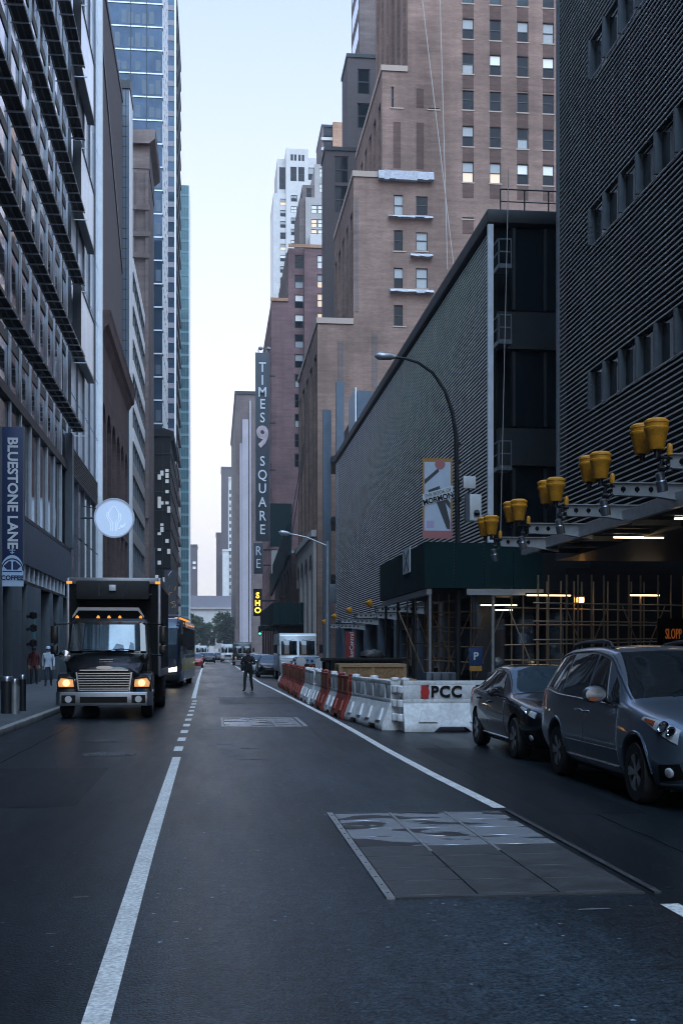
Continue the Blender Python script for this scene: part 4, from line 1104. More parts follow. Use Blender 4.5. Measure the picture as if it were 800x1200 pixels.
# reflective glass building
L2b = yat(118.5, WL)
t = thing('mirror_glass_building', 'mirror glass building with protruding dark edged bays next to the sunshade office', 'building', (WL, 82, 0))
b = MB(); b.box(-30, -8.95, L1b + .1, L2b, 0, 62); b.build('wall', DKMET, t)
n = 5; w = (L2b - L1b - .2) / n
for j in range(14):
    z0 = .4 + j * 4.4
    for i in range(n):
        b = MB(); b.box(-8.94, -8.86, L1b + .12 + i * w + .04, L1b + .12 + (i + 1) * w - .04, z0, z0 + 4.3); b.build('glass_panel', GLASSW if z0 > 12 else GLASSB, t)
for i in range(n + 1):
    y = L1b + .12 + i * w; b = MB(); b.box(-8.9, -8.72, y - .05, y + .05, .2, 62); b.build('mullion', ALUD, t)
for (z0, z1) in ((12.6, 14.3),):
    b = MB(); b.box(-8.85, -8.6, L1b + .15, L1b + .2 + 4 * w, z0, z1); b.build('vent_band', ALUD, t)
    b = MB()
    for k in range(10): b.box(-8.6, -8.56, L1b + .2, L1b + .15 + 4 * w, z0 + .1 + k * .16, z0 + .17 + k * .16)
    b.build('vent_slats', DKMET, t)
for k, (za, ze) in enumerate(((20.5, 24.5), (29.5, 33.5), (38.5, 42.5), (47.5, 51.5))):
    y0, y1 = L1b + .8, L1b + 9.5
    b = MB(); b.box(-8.7, -8.2, y0, y1, za - .14, za); b.box(-8.7, -8.2, y0, y1, ze, ze + .1); b.box(-8.7, -8.2, y1 - .12, y1, za, ze); b.box(-8.7, -8.2, y0, y0 + .12, za, ze); o = b.build('bay_frame', DKMET, t)
    b = MB(); b.box(-8.3, -8.25, y0 + .13, y1 - .13, za + .01, ze - .01); b.build('bay_glass', GLASSW, o)
b = MB(); b.box(-8.9, -8.55, L2b - .5, L2b - .1, 0, 64); b.build('edge_trim', STRIP, t)

# brownstone with arches
L3a, L3b = L2b + .2, yat(150.5, -8.7)
t = thing('brownstone', 'dark brown arched brick building with heavy cornice behind the round sign', 'building', (WL, 100, 0))
zc = 28.0; q = MB(); q.box(-30, -9.2, L3a, L3b, 0, zc); q.build('wall', BRICKR, t)
n = 6; w = (L3b - L3a) / n
q = MB(); pr = .9
for k in range(n + 1): q.box(-9.2, -8.72, L3a + k * w - (pr if k else 0) / 2, L3a + k * w + (pr if k < n else 0) / 2, .13, 22.5)
for k in range(n):
    y0, y1 = L3a + k * w + pr / 2, L3a + (k + 1) * w - pr / 2; yc, r_ = (y0 + y1) / 2, (y1 - y0) / 2
    for j in range(8):
        a, c = math.pi * j / 8, math.pi * (j + 1) / 8
        ya, yb2 = yc - r_ * math.cos(a), yc - r_ * math.cos(c); za, zb2 = 19.6 + r_ * math.sin(a), 19.6 + r_ * math.sin(c)
        q.face([(-8.72, ya, za), (-8.72, yb2, zb2), (-8.72, yb2, 22.5), (-8.72, ya, 22.5)]); q.face([(-8.72, ya, za), (-9.2, ya, za), (-9.2, yb2, zb2), (-8.72, yb2, zb2)])
q.box(-9.2, -8.72, L3a, L3b, 22.52, 27); q.build('arcade_piers', BRICKR, t, fix=False)
for k in range(n):
    y0, y1 = L3a + k * w + pr / 2, L3a + (k + 1) * w - pr / 2
    for z in (1, 8, 14.2):
        b = MB(); b.box(-9.18, -9.1, y0 + .25, y1 - .25, z, z + 4.6); b.build('window', GLASS, t)
q = MB(); q.prism([(-8.7, 26.4), (-8.35, 27), (-8.1, 27.2), (-8.05, 27.9), (-7.95, 28.3), (-8.7, 28.3)], 'y', L3a - .3, L3b + .3); q.box(-9.2, -8.70, L3a, L3b, 12.7, 13.1); q.build('cornice', BRICKR, t)

# dark slab tower set back above it
t = thing('dark_slab_tower', 'plain dark brick slab rising above the brown cornice', 'building', (-10, 112, 0))
ya, yb2 = 100., yat(143.5, -9.6); q = MB(); q.box(-28, -9.6, ya, yb2, 28.4, 60); q.build('wall', SLAB, t)
q = MB(); q.bar((-9.55, ya + 2, 56), (-9.55, yb2 - .2, 42), .1, .8); q.build('drain_line', DKMET, t)
q = MB(); q.box(-28, -9.5, ya - .1, yb2 + .1, 60.01, 60.6); q.build('parapet', DKMET, t)
# gridded tower with white edge
Y = 130.0
t = thing('gridded_tower', 'slim grey tiled tower with a bright white street edge', 'building', (-9, Y, 0))
x0, x1 = -26, xat(151.5, Y); z = zat(104, x1, Y)
q = MB(); q.box(x0, x1, Y, Y + 5, 0, z); q.build('wall', PANEL, t)
q = MB()
for k in range(1, int(z / 1.1)): q.box(xat(141, Y), x1 - .2, Y - .03, Y - .002, k * 1.1, k * 1.1 + .06)
for p in (143.5, 147.5): q.box(xat(p, Y) - .03, xat(p, Y) + .03, Y - .035, Y - .003, 0, z)
q.build('tile_joints', DKMET, t)
q = MB(); q.box(x1 + .005, x1 + .06, Y + .1, Y + 4.9, 0, z); q.build('white_edge', STRIP, t)  # white face painted in place of reflected sky
q = MB(); q.box(x0, x1 + .15, Y - .15, Y + 5.1, z, z + .9); q.build('parapet', DKMET, t)
# ribbon facade
Ya, Yb = 135.2, yat(170, -8.9); z = 46.
t = thing('ribbon_facade_building', 'white banded facade with slanting window ribbons behind the brown building', 'building', (-9, 140, 0))
q = MB(); q.box(-26, -9.2, Ya, Yb, 0, z); q.build('wall', GLASSB, t)
for k in range(12):
    zz = 2.5 + k * 3.8; q = MB(); q.box(-9.2, -8.9, Ya, Yb, zz, zz + 1.5); q.build('white_band', STRIP if k > 5 else ALUD, t)
for k in range(7):
    y = Ya + (Yb - Ya) * (k + .02) / 6.1; q = MB(); q.box(-9.19, -9.0, y, y + .3, 2, z - 1); q.build('mullion', ALUD, t)
# old pilastered tower
Y = 166.0
t = thing('stone_tower', 'old brown stone tower with cornice against the blue glass tower', 'building', (-12, Y, 0))
x1 = xat(174.5, Y); x0 = -22; z = zat(160, x1, Y)
block(t, 'wall', BRICKB, x0, x1, Y, Y + 14, 0, z - 4.5, side='right')
q = MB()
for (pa, pb) in ((170.5, 174.5), (155, 158)): q.box(xat(pa, Y), xat(pb, Y), Y - .35, Y - .01, 20, z - 5)
q.build('pilaster', BRICKB, t)
for py in (244, 275, 300): zz = zat(py, x1, Y); q = MB(); q.box(x0, x1 + .2, Y - .5, Y - .36, zz - .4, zz + .3); q.build('string_course', BRICKB, t)
q = MB(); q.box(x0, x1 + .1, Y - .1, Y + 14, z - 4.49, z - 1.3); q.build('frieze', BRICKB, t)
q = MB(); q.prism([(x1 + .1, z - 1.3), (x1 + .9, z - .6), (x1 + 1.0, z + .6), (x0, z + .6), (x0, z - 1.3)], 'y', Y - .9, Y + 14.5); q.build('cornice', BRICKB, t)

# blue glass tower
Y = 195.0
t = thing('blue_glass_tower', 'very tall blue glass tower with thin white floor lines', 'building', (-14, Y, 0))
x0, x1 = -30, xat(190.5, Y); fh = 27.0 / FPX * Y
q = MB(); q.box(x0, x1 - .1, Y + .3, Y + 22, 0, 125); q.build('core', DKMET, t)
rb = random.Random(5)
for k in range(33):
    z0 = 1 + k * fh
    if z0 + fh > 125: break
    q = MB(); q.box(x0, x1 - .02, Y + .0, Y + .25, z0, z0 + fh - .3); o = q.build('floor_glazing', GLASSBLUE, t)
    q = MB(); q.box(x0, x1, Y - .12, Y + .25, z0 + fh - .28, z0 + fh - .06); q.build('floor_line', ALU, o)
    q = MB()
    for i in range(7):
        a = xat(134 + i * 8, Y)
        if rb.random() < .55: q.box(a + .1, a + .9, Y - .03, Y - .005, z0 + .3, z0 + fh * (.4 + .3 * rb.random()))
    if q.v: q.build('blind', PANEL, o)
for p in (153.5, 172): q = MB(); q.box(xat(p, Y) - .05, xat(p, Y) + .05, Y - .15, Y - .125, 0, 125); q.build('mullion', DKMET, t)
for k in range(33):
    z0 = 1 + k * fh
    if z0 + fh > 125: break
    q = MB()
    for i in range(7): q.box(x1 - .05, x1 + .12, Y + .5 + i * 3, Y + 2.3 + i * 3, z0, z0 + fh - .5)
    q.build('street_band', STRIP, t)
# banded slab
Y = 270.0
t = thing('banded_tower', 'slim banded tower with white edge strip between the blue and teal towers', 'building', (-9, Y, 0))
x1 = xat(206.5, Y); x0 = -22
q = MB(); q.box(x0, x1 - .4, Y, Y + 34, 0, 152); q.build('wall', GLASSBLUE, t)
for k in range(44):
    z0 = 3 + k * 3.4; q = MB(); q.box(x0, x1 - .42, Y - .12, Y - .01, z0, z0 + 1.2); q.build('spandrel_band', M('mauve_spandrel', (.20, .18, .2), .6) if k == 0 else MATS['mauve_spandrel'], t)
q = MB(); q.box(x1 - .39, x1, Y - .3, Y + 1.5, 0, 152); q.build('white_edge', STRIP, t)
for k in range(30):
    q = MB(); z0 = 3 + k * 5; q.box(x1 - .39, x1 + .25, Y + 2, Y + 33, z0, z0 + 1.6); q.build('street_band', SLAB, t)
# netted building
Y = 185.0
t = thing('netted_building', 'dark netted scaffold building with scattered lights below the blue tower', 'building', (-10, Y, 0))
x1 = xat(200, Y); z = zat(512, x1, Y)
q = MB(); q.box(-22, x1, Y, Y + 42, 0, z); q.build('wall', BLKTRIM, t)
q = MB()
for k in range(12): q.box(-22, x1 + .15, Y - .15, Y - .02, 3 + k * 2.9, 3.12 + k * 2.9)
for k in range(8): q.box(x1 - 1.2 * k - .04, x1 - 1.2 * k + .04, Y - .2, Y - .16, 0, z - 1)
for k in range(12): q.box(x1 + .02, x1 + .15, Y, Y + 42, 3 + k * 2.9, 3.12 + k * 2.9)
q.build('scaffold_tube', DKMET, t)
q = MB(); q.prism([(x1 - 4, z), (x1 - 3.4, z + .9), (x1 - 1, z + 1.3), (x1 + .5, z + .8), (x1 + .6, z - .6), (x1 + .02, z - .6), (x1 + .02, z)], 'y', Y - .3, Y + 20); q.build('roof_hood', BLKTRIM, t)
rb = random.Random(8)
for k in range(34):
    px = rb.choice([172, 173, 184, 187, 190, 193, 196, 198]); py = 540 + rb.random() * 150
    wv = .35 if px < 176 else .5; x = xat(px, Y); zz = zat(py, x, Y)
    q = MB(); q.box(x - wv / 2, x + wv / 2, Y - .26, Y - .21, zz, zz + .35 + .5 * rb.random()); q.build('lit_window', AMB if px < 176 else PALEL, t)
# teal tower
Y = 420.0
t = thing('teal_glass_tower', 'teal glass tower standing alone at the left edge of the sky', 'building', (-12, Y, 0))
x1, x0 = xat(222, Y), xat(200, Y); z = zat(217, x1, Y)
q = MB(); q.box(x0, x1 - .2, Y + .3, Y + 24, 0, z - .5); q.build('core', DKMET, t)
for k in range(42):
    z0 = z - 4.0 * (k + 1); q = MB(); q.box(x0, x1 - .15, Y, Y + .28, z0, z0 + 3.9); o = q.build('floor_glazing', GLASSTEAL, t)
    q = MB(); q.box(x0, x1 - .15, Y - .06, Y - .005, z0, z0 + .9); q.build('spandrel', MATS.get('teal_spandrel') or M('teal_spandrel', (.05, .13, .15), .4), o)
for p in (209, 212, 215, 218): q = MB(); q.box(xat(p, Y) - .08, xat(p, Y) + .08, Y - .12, Y - .065, 0, z); q.build('mullion', MATS['teal_spandrel'], t)
q = MB(); q.box(x1 - .15, x1, Y - .1, Y + 24, 0, z); q.build('edge_trim', STRIP, t)
# small pale stepped block
Y = 300.0
t = thing('pale_block', 'narrow pale block with small windows below the teal tower', 'building', (-9.4, Y, 0))
x1, x0 = xat(209.5, 310), xat(204.5, 310); z = zat(566, x1, 310)
block(t, 'wall', LIME, x0, x1, 310, 330, 0, z, [((x0 + x1) / 2 + .1, 3 + 3.6 * k, .45, 1.7, 'dark') for k in range(int(z / 3.6) - 1)], side='right')
# mural hoarding
Y = 140.0
x0, x1 = xat(193, Y), xat(207, Y)
t = thing('mural_hoarding', 'dark painted hoarding with loose orange strokes behind the bus', 'hoarding', ((x0 + x1) / 2, Y, 0))
z0, z1 = zat(760, x0, Y), zat(668, x0, Y)
q = MB(); q.box(x0, x1, Y, Y + .2, .2, z1); q.build('panel', ORB, t)
rb = random.Random(21)
q = MB()
for k in range(16):
    a = (rb.uniform(x0 + .2, x1 - .2), Y - .02 - k * .0012, rb.uniform(3.2, z1 - .4)); an = rb.uniform(-1.2, 1.2); l = rb.uniform(.3, .8)
    q.bar(a, (min(x1 - .1, max(x0 + .1, a[0] + math.cos(an) * l)), a[1], a[2] + math.sin(an) * l), .01, .09, rb.randint(0, 2))
q.build('paint_stroke', [POSTO, PANEL, POSTL], t)
q = MB(); q.box(x0 + .3, x1 - .3, Y - .03, Y - .01, 2.6, 3.9); q.build('white_poster', SIGNPALE, t)
q = MB()
for x in (x0 + .2, x1 - .2): q.tube([(x, Y + .35, 0), (x, Y + .35, z1)], .1, 8)
q.build('post', DKMET, t)

# ---------------------------------------------------------------- signs on the left
Y = 48.3; x0, x1 = xat(1.5, Y), xat(28, Y); z0, z1 = zat(687, x0, Y), zat(500, x0, Y)
t = thing('cafe_blade_sign', 'tall navy blade sign reading BLUESTONE LANE COFFEE', 'sign', (x0, Y, z0))
zc = zat(666, x0, Y)
b = MB(); b.box(x0, x1, Y, Y + .18, z0 + .35, z1); b.build('panel', NAVY, t, bevel=.01)
w = x1 - x0; xm = (x0 + x1) / 2
b = MB(); b.box(x0 - .03, x0 + .05, Y - .02, Y + .2, z0, z1); b.box(x1 - .03, x1 + .03, Y - .02, Y + .2, z0 + .9, z1); b.build('frame', ALUD, t)
letters('lettering', 'BLUESTONE LANE', .545, SIGNW, t, (xm, Y - .012, zat(577.5, x0, Y)), mode='front_down', bold=.016, sx=1.0)
b = MB(); b.box(x0, x1, Y - .012, Y - .002, z0 + .0, z0 + .62); 
n = 20; pts = [(xm + w * .5 * math.cos(math.pi * k / n), z0 + .62 + .62 * math.sin(math.pi * k / n)) for k in range(n + 1)]
b.prism(pts, 'y', Y - .012, Y - .002); b.build('coffee_panel', SIGNPALE, t)
letters('lettering', 'COFFEE', .25, NAVY, t, (xm, Y - .02, z0 + .33), bold=.008)
b = MB()
for r0, r1 in ((.49, .55),):
    for k in range(n):
        a, c = math.pi * k / n, math.pi * (k + 1) / n
        b.face([(xm + r0 * .8 * math.cos(a), Y - .018, z0 + .62 + r0 * .9 * math.sin(a)), (xm + r1 * .8 * math.cos(a), Y - .018, z0 + .62 + r1 * .9 * math.sin(a)), (xm + r1 * .8 * math.cos(c), Y - .018, z0 + .62 + r1 * .9 * math.sin(c)), (xm + r0 * .8 * math.cos(c), Y - .018, z0 + .62 + r0 * .9 * math.sin(c))])
for s in (-1, 1): b.prism([(xm + s * .03, z0 + .66), (xm + s * .2, z0 + .66), (xm + s * .34, z0 + .8), (xm + s * .12, z0 + 1.0), (xm + s * .03, z0 + .98)], 'y', Y - .019, Y - .014)
b.box(x0 + .06, x1 - .06, Y - .019, Y - .014, z0 + .57, z0 + .61); b.build('emblem', NAVY, t, fix=False)
b = MB(); b.box(xm - .02, xm + .02, Y - .02, Y - .012, z0 + 1.28, z0 + 1.62); b.box(xm - .12, xm + .12, Y - .02, Y - .012, z0 + 1.42, z0 + 1.45); b.box(xm - .08, xm + .08, Y - .02, Y - .012, z0 + 1.32, z0 + 1.35); b.build('emblem', SIGNPALE, t)
b = MB()
for z in (z0 + .8, z1 - .6): b.box(WL - .2, x0 + .01, Y + .05, Y + .12, z, z + .1)
b.build('bracket', DKMET, t)
# round sign
Y = 80.0; x = xat(134, Y); z = zat(607, x, Y); r_ = 23 / FPX * Y
t = thing('round_sign', 'large round pale blue backlit sign hung off the left facades', 'sign', (x, Y, z))
b = MB(); b.lathe([(r_ - .1, Y), (r_ - .1, Y + .05)], 48, (x, 0, z), 'y'); b.build('disc', DISC, t)
b = MB(); b.lathe([(r_ - .09, Y + .3), (r_ - .0, Y + .3), (r_, Y - .04), (r_ - .09, Y - .04)], 48, (x, 0, z), 'y', cap=False); b.build('rim', ALU, t, smooth=True)
b = MB(); b.lathe([(r_ - .1, Y + .06), (r_ - .1, Y + .28)], 48, (x, 0, z), 'y'); b.build('back', DKMET, t)
b = MB(); k_ = r_ / 40
def line(pts): b.tube([(x + a * k_, Y - .01, z - c * k_) for a, c in pts], .022, 5)
line([(-4, 26), (-4, 8), (-11, -2), (-11, -10), (-6, -18), (-2, -24)]); line([(2, 26), (2, 10), (8, 2), (9, -8), (4, -18), (0, -24)]); line([(-8, 26), (-8, 10), (-15, -2), (-14, -12)]); line([(5, 26), (6, 12), (13, 3), (12, -10)])
for k in range(3): line([(8 + k * 2, 22 - k * 3), (15 + k * 2, 20 - k * 3), (22, 15 - k * 3)])
b.build('line_emblem', DISCL, t)
b = MB(); b.tube([(WL, Y + .15, z), (x - r_, Y + .15, z)], .06, 8); b.tube([(WL, Y + .15, z + .8), (x - r_ * .8, Y + .15, z + .6)], .03, 8); b.build('bracket', DKMET, t)
# bollards and box
def bollard(label, px, py, r_, h, mat):
    X, Y = grd(px, py)
    t = thing('bollard', label, 'bollard', (X, Y, .13), 'bollards by the left kerb')
    b = MB(); b.lathe([(r_, 0), (r_, h - .12)], 20, (X, Y, .13)); b.build('shaft', mat, t, smooth=True)
    b = MB(); b.lathe([(r_ + .012, h - .12), (r_ + .012, h - .03), (r_ - .01, h), (.01, h + .01)], 20, (X, Y, .13)); b.build('cap', CHROMED, t, smooth=True)
bollard('widest dark bollard with steel cap at the left kerb', 9, 842, .165, .93, DKMET)
bollard('shiny steel bollard between two darker ones', 18, 843, .085, .88, ZINC)
bollard('slim dark bollard rightmost by the kerb near the truck', 27, 839, .085, .95, DKMET)
X, Y = -7.9, 40.5
t = thing('news_box', 'orange newspaper box by the office wall at the left edge', 'news box', (X, Y, .13))
b = MB(); b.box(X - .3, X + .3, Y - .25, Y + .25, .35, 1.3); b.build('body', M('rust_orange', (.30, .09, .02), .5), t, bevel=.03)
b = MB(); b.box(X - .2, X + .2, Y - .262, Y - .252, .75, 1.15); b.build('door', GLASS, t)
b = MB()
for sx in (-.22, .22):
    for sy in (-.18, .18): b.box(X + sx - .03, X + sx + .03, Y + sy - .03, Y + sy + .03, .13, .35)
b.build('legs', DKMET, t)
Y = 88; x = xat(181, Y)
t = thing('slim_pole', 'slim grey pole standing at the kerb behind the black truck', 'pole', (x, Y, 0)); z = zat(645, x, Y)
b = MB(); b.tube([(x, Y, 0), (x, Y, z)], [.07, .045], 8); b.lathe([(.13, .0), (.13, .3), (.08, .4)], 12, (x, Y, 0)); b.build('shaft', ALUD, t)
b = MB(); b.lathe([(.02, 0), (.07, .03), (.07, .14), (.01, .18)], 10, (x, Y, z)); b.build('finial', ALUD, t)
# ---------------------------------------------------------------- street lamps, banner, boxes
Y = 45.0; xp = xat(536, Y)
def P2(px, py, Y): x = xat(px, Y); return (x, Y, zat(py, x, Y))
t = thing('street_lamp', 'dark curved street lamp with banner rising above the green hoarding', 'street lamp', (xp, Y, 0), 'street lamps on the right')
b = MB(); b.tube([(xp, Y, .13)] + [P2(*p, Y) for p in ((536, 635), (535, 560), (534, 510), (530, 484), (521, 458), (507, 437), (490, 425), (474, 420), (460, 418.5))], [.12, .10, .095, .09, .075, .065, .06, .055, .05, .045], 12); b.build('pole', DKMET, t, smooth=True)
b = MB(); a = Vector(P2(463, 418.5, Y)); c = Vector(P2(439, 417, Y))
b.tube([a, a.lerp(c, .25), a.lerp(c, .8), c], [.06, .13, .15, .05], 12); b.build('lamp_head', SILP, t, smooth=True)
b = MB()
for py in (541, 640, 520, 585): q = Vector(P2(536, py, Y)); b.lathe([(.13, -.05), (.13, .05)], 12, q)
b.build('clamp', DKMET, t)
xp2 = xat(383.5, 74); Y2 = 74
t = thing('street_lamp', 'pale street lamp with long straight arm beside the step van', 'street lamp', (xp2, Y2, 0), 'street lamps on the right')
b = MB(); b.tube([(xp2, Y2, .13), P2(383.5, 634, Y2)], [.13, .085], 12); b.lathe([(.25, .13), (.25, .5), (.14, .7)], 12, (xp2, Y2, 0)); b.build('pole', ZINC, t, smooth=True)
b = MB(); b.tube([P2(p, q, Y2) for p, q in ((383.5, 640), (374, 636), (360, 630), (345, 626.5), (336, 625.5))], [.06, .055, .05, .045, .04], 10); b.build('arm', ZINC, t, smooth=True)
b = MB(); a = Vector(P2(340, 625.5, Y2)); c = Vector(P2(326.5, 624, Y2)); b.tube([a, a.lerp(c, .3), a.lerp(c, .8), c], [.06, .15, .17, .06], 12); b.build('lamp_head', SILP, t, smooth=True)
t = thing('pole_cabinet', 'grey cabinet strapped to the pale street lamp by the step van', 'cabinet', (xp2 + .3, Y2, 5))
b = MB(); b.box(xp2 + .12, xp2 + .55, Y2 - .2, Y2 + .15, zat(707, 7, Y2), zat(685, 7, Y2)); b.build('case', ALUD, t, bevel=.02)
# banner
t = thing('street_banner', 'pale theatre banner reading THE BOOK OF MORMON on the lamp pole', 'banner', P2(512, 631, Y))
x0, x1 = xat(494.5, Y), xat(529.5, Y); z0, z1 = zat(631, x0, Y), zat(537, x0, Y); yb = Y - .03
b = MB(); b.box(x0, x1, yb, yb + .02, z0, z1); b.build('border', POSTO, t)
b = MB(); b.box(x0, x1, yb - .006, yb - .002, z0, z0 + .75); b.build('border', POSTR, t)
b = MB(); b.box(x0 + .07, x1 - .07, yb - .012, yb - .008, z0 + .3, z1 - .14); b.build('sheet', POST, t)
zm = zat(583, x0, Y); w = x1 - x0; xm = (x0 + x1) / 2
b = MB()
b.prism([(xm - .05, zm - .15), (xm + .28, zm - .1), (x1 - .09, z0 + .62), (x1 - .09, z0 + .35), (x1 - .22, z0 + .38)], 'y', yb - .018, yb - .014)
b.prism([(xm + .12, zm + .05), (x1 - .08, zm - .45), (x1 - .08, zm - .2), (xm + .3, zm + .05)], 'y', yb - .0185, yb - .0145)
b.prism([(x0 + .08, zm + .68), (xm + .02, zm + 1.12), (xm + .06, zm + 1.0), (x0 + .08, zm + .5)], 'y', yb - .018, yb - .014)
b.prism([(x0 + .25, zm + .1), (xm + .12, zm + .3), (xm + .08, zm + .45), (x0 + .22, zm + .28)], 'y', yb - .018, yb - .014)
b.build('dark_shape', POSTD, t)
b = MB(); b.lathe([(.2, -.004), (.2, .0)], 20, (xm + .1, yb - .014, zm + 1.28), 'y'); b.build('round_shape', POSTR, t)
b = MB(); b.box(x0 + .16, x0 + .45, yb - .018, yb - .014, z0 + .4, z0 + .68); b.build('square', POSTL, t)
b = MB(); b.prism([(x0 + .0, zm - .33), (x1 + .02, zm + .0), (x1 + .02, zm + .48), (x0 + .0, zm + .12)], 'y', yb - .024, yb - .0195); b.build('title_strip', SIGNW, t)
letters('lettering', 'THE BOOK OF', .175, PANEL, t, (xm + .02, yb - .027, zm + .18), rot=-R(16), sx=.95)
letters('lettering', 'MORMON', .285, BLKTRIM, t, (xm + .02, yb - .027, zm - .05), rot=-R(16), sx=.92, bold=.008)
b = MB()
for z in (z1 - .03, z0 + .03): b.tube([(x0, yb + .035, z), (xp, Y, z)], .02, 6)
b.build('bracket', DKMET, t)
t = thing('equipment_box', 'white electrical box clamped to the curved lamp pole', 'electrical box', P2(552, 611, Y))
x0, x1 = xat(545, Y), xat(562, Y); z0, z1 = zat(611, 10, Y), zat(580, 10, Y)
b = MB(); b.box(x0 + .12, x1, Y - .25, Y + .15, z0, z1); b.build('case', WHP, t, bevel=.02)
b = MB(); b.box(x0 - .02, x0 + .11, Y - .2, Y + .12, z0 - .03, z1 + .03); b.box(x0 - .25, x0 + .1, Y - .03, Y + .03, z1 - .2, z1 - .12); b.box(x0 - .25, x0 + .1, Y - .03, Y + .03, z0 + .15, z0 + .2); b.build('bracket', ALUD, t)
b = MB(); b.lathe([(.12, -.03), (.12, .0)], 16, ((x0 + x1) / 2 + .1, Y - .25, z0 + .3), 'y'); b.box((x0 + x1) / 2, (x0 + x1) / 2 + .22, Y - .28, Y - .255, z0 + .15, z0 + .3); b.build('meter', ALUD, t)
t = thing('antenna_panel', 'small square white panel above the electrical box on the lamp pole', 'panel', P2(548, 573, Y))
x0, x1 = xat(541.5, Y), xat(556, Y); b = MB(); b.box(x0, x1, Y - .2, Y - .1, zat(573, 10, Y), zat(559, 10, Y)); b.build('panel', WHP, t, bevel=.02)
b = MB(); b.tube([(xp, Y, zat(566, 10, Y)), ((x0 + x1) / 2, Y - .1, zat(566, 10, Y))], .03, 6); b.tube([((x0 + x1) / 2, Y - .06, zat(579, 10, Y)), ((x0 + x1) / 2, Y - .06, zat(560, 10, Y))], .03, 6); b.build('bracket', DKMET, t)

# ---------------------------------------------------------------- water-filled barriers
def barrier_mesh(mb, L, seed, worn=1):
    """jersey profile along X (local), length L, street side at -y; openings through the upper part"""
    H = 1.07
    # lower flared body with feet cut-outs: prisms between stations
    prof = [(-.30, .0), (-.30, .12), (-.27, .20), (-.13, .55), (-.11, .60), (.11, .60), (.13, .55), (.27, .20), (.30, .12), (.30, .0)]
    feet = [0, .08, .08, .30, .36, .40, .60, .64, .70, .92, .92, 1.0]
    zcut = [0, 0, 0, 0, .10, .10, .10, .10, 0, 0, 0, 0]
    us = [0, .09, .30, .36, .62, .68, .91, 1.0]; zc = [.0, 0, 0, .10, .10, 0, 0, 0]
    rings = []
    for u, z in zip(us, zc):
        r = []
        for (y, zz) in prof: r.append((u * L - L / 2, y, max(zz, z)))
        rings.append(r)
    n = len(prof)
    for k in range(len(us) - 1):
        for j in range(n):
            mb.face([rings[k][j], rings[k][(j + 1) % n], rings[k + 1][(j + 1) % n], rings[k + 1][j]])
    mb.face(rings[0][::-1]); mb.face(rings[-1])
    # sloped stiffening pads on both faces
    for s in (-1, 1):
        for c in (-.26, .26):
            a = c * L
            mb.face([(a - .20, s * .305, .21), (a + .20, s * .305, .21), (a + .12, s * .215, .47), (a - .12, s * .215, .47)])
            mb.face([(a - .20, s * .305, .21), (a - .12, s * .215, .47), (a - .12, s * .14, .47), (a - .20, s * .25, .21)])
            mb.face([(a + .20, s * .305, .21), (a + .12, s * .215, .47), (a + .12, s * .14, .47), (a + .20, s * .25, .21)])
    # upper rail: posts and top with two openings
    mb.box(-L / 2, L / 2, -.115, .115, .60, .68); mb.box(-L / 2, L / 2, -.11, .11, .98, H)
    xs = [-L / 2, -.28 * L - .08, -.28 * L + .08, .28 * L - .08, .28 * L + .08, L / 2]
    for i in (0, 2, 4): mb.box(xs[i], xs[i + 1], -.11, .11, .681, .979)
    # lug columns on the ends
    for s in (-1, 1):
        for z in (.2, .5, .8): mb.lathe([(.075, z), (.095, z + .02), (.095, z + .15), (.075, z + .17)], 12, (s * (L / 2 + .03), 0, 0))
        mb.lathe([(.09, H), (.10, H + .02), (.09, H + .06), (.02, H + .07)], 12, (s * (L / 2 - .05), 0, 0))
BL = 2.0
src = {}
def barrier(kind, x, y, rz, label):
    g = 'water filled road barriers'
    if kind not in src:
        t = thing('road_barrier', label, 'road barrier', (0, 0, 0), g)
        m = {'w': BARW, 'r': BARR}[kind]
        b = MB(); barrier_mesh(b, BL, 0); b.build('body', m, t, world=False, bevel=.012, seg=2)
        if kind == 'r':
            for s in (-1, 1):
                for c in (-.42, 0, .42):
                    b = MB(); b.box(c * BL - .12, c * BL + .12, s * .112 - .004, s * .112 + .004, .66, 1.0); b.build('faded_patch', BARO, t, world=False)
        else:
            b = MB()
            b.box(-.12, .12, .109, .117, .7, .95)
            b.build('sticker', ALU, t, world=False)
        src[kind] = t; t.location = (x, y, 0); t.rotation_euler = (0, 0, rz); return t
    return clone(src[kind], (x, y, 0), rz, label)
# leading barrier, broadside, with lettering
xA, yA = 3.98, 24.9
t = thing('road_barrier', 'white plastic barrier lettered PCC standing broadside behind the small car', 'road barrier', (0, 0, 0), 'water filled road barriers')
b = MB(); barrier_mesh(b, 2.1, 0); b.build('body', BARW, t, world=False, bevel=.012, seg=2)
for xo, m in ((-.585, REDM), (.585, ALU)):
    b = MB(); b.lathe([(.13, -.006), (.13, .006)], 18, (0, 0, 0), 'y'); b.xf(Matrix.Translation((xo * 1.0, -.118, .83)) @ Matrix.Diagonal((.72, 1, 1.15, 1))); b.build('reflector', m, t, world=False)
b = MB(); b.box(-.08, .08, .0, .004, 0, 0.001)
letters('lettering', 'PCC', .33, BLKTRIM, t, (-.13, -.122, .83), bold=.012, sx=1.0, spacing=1.1)
letters('lettering', '47', .12, BLKTRIM, t, (.585, -.128, .87), bold=.004)
t.location = (xA + 1.05, yA, 0); t.rotation_euler = (0, 0, R(-1))
seq = 'wwrwrwwwrrrrrrrw'
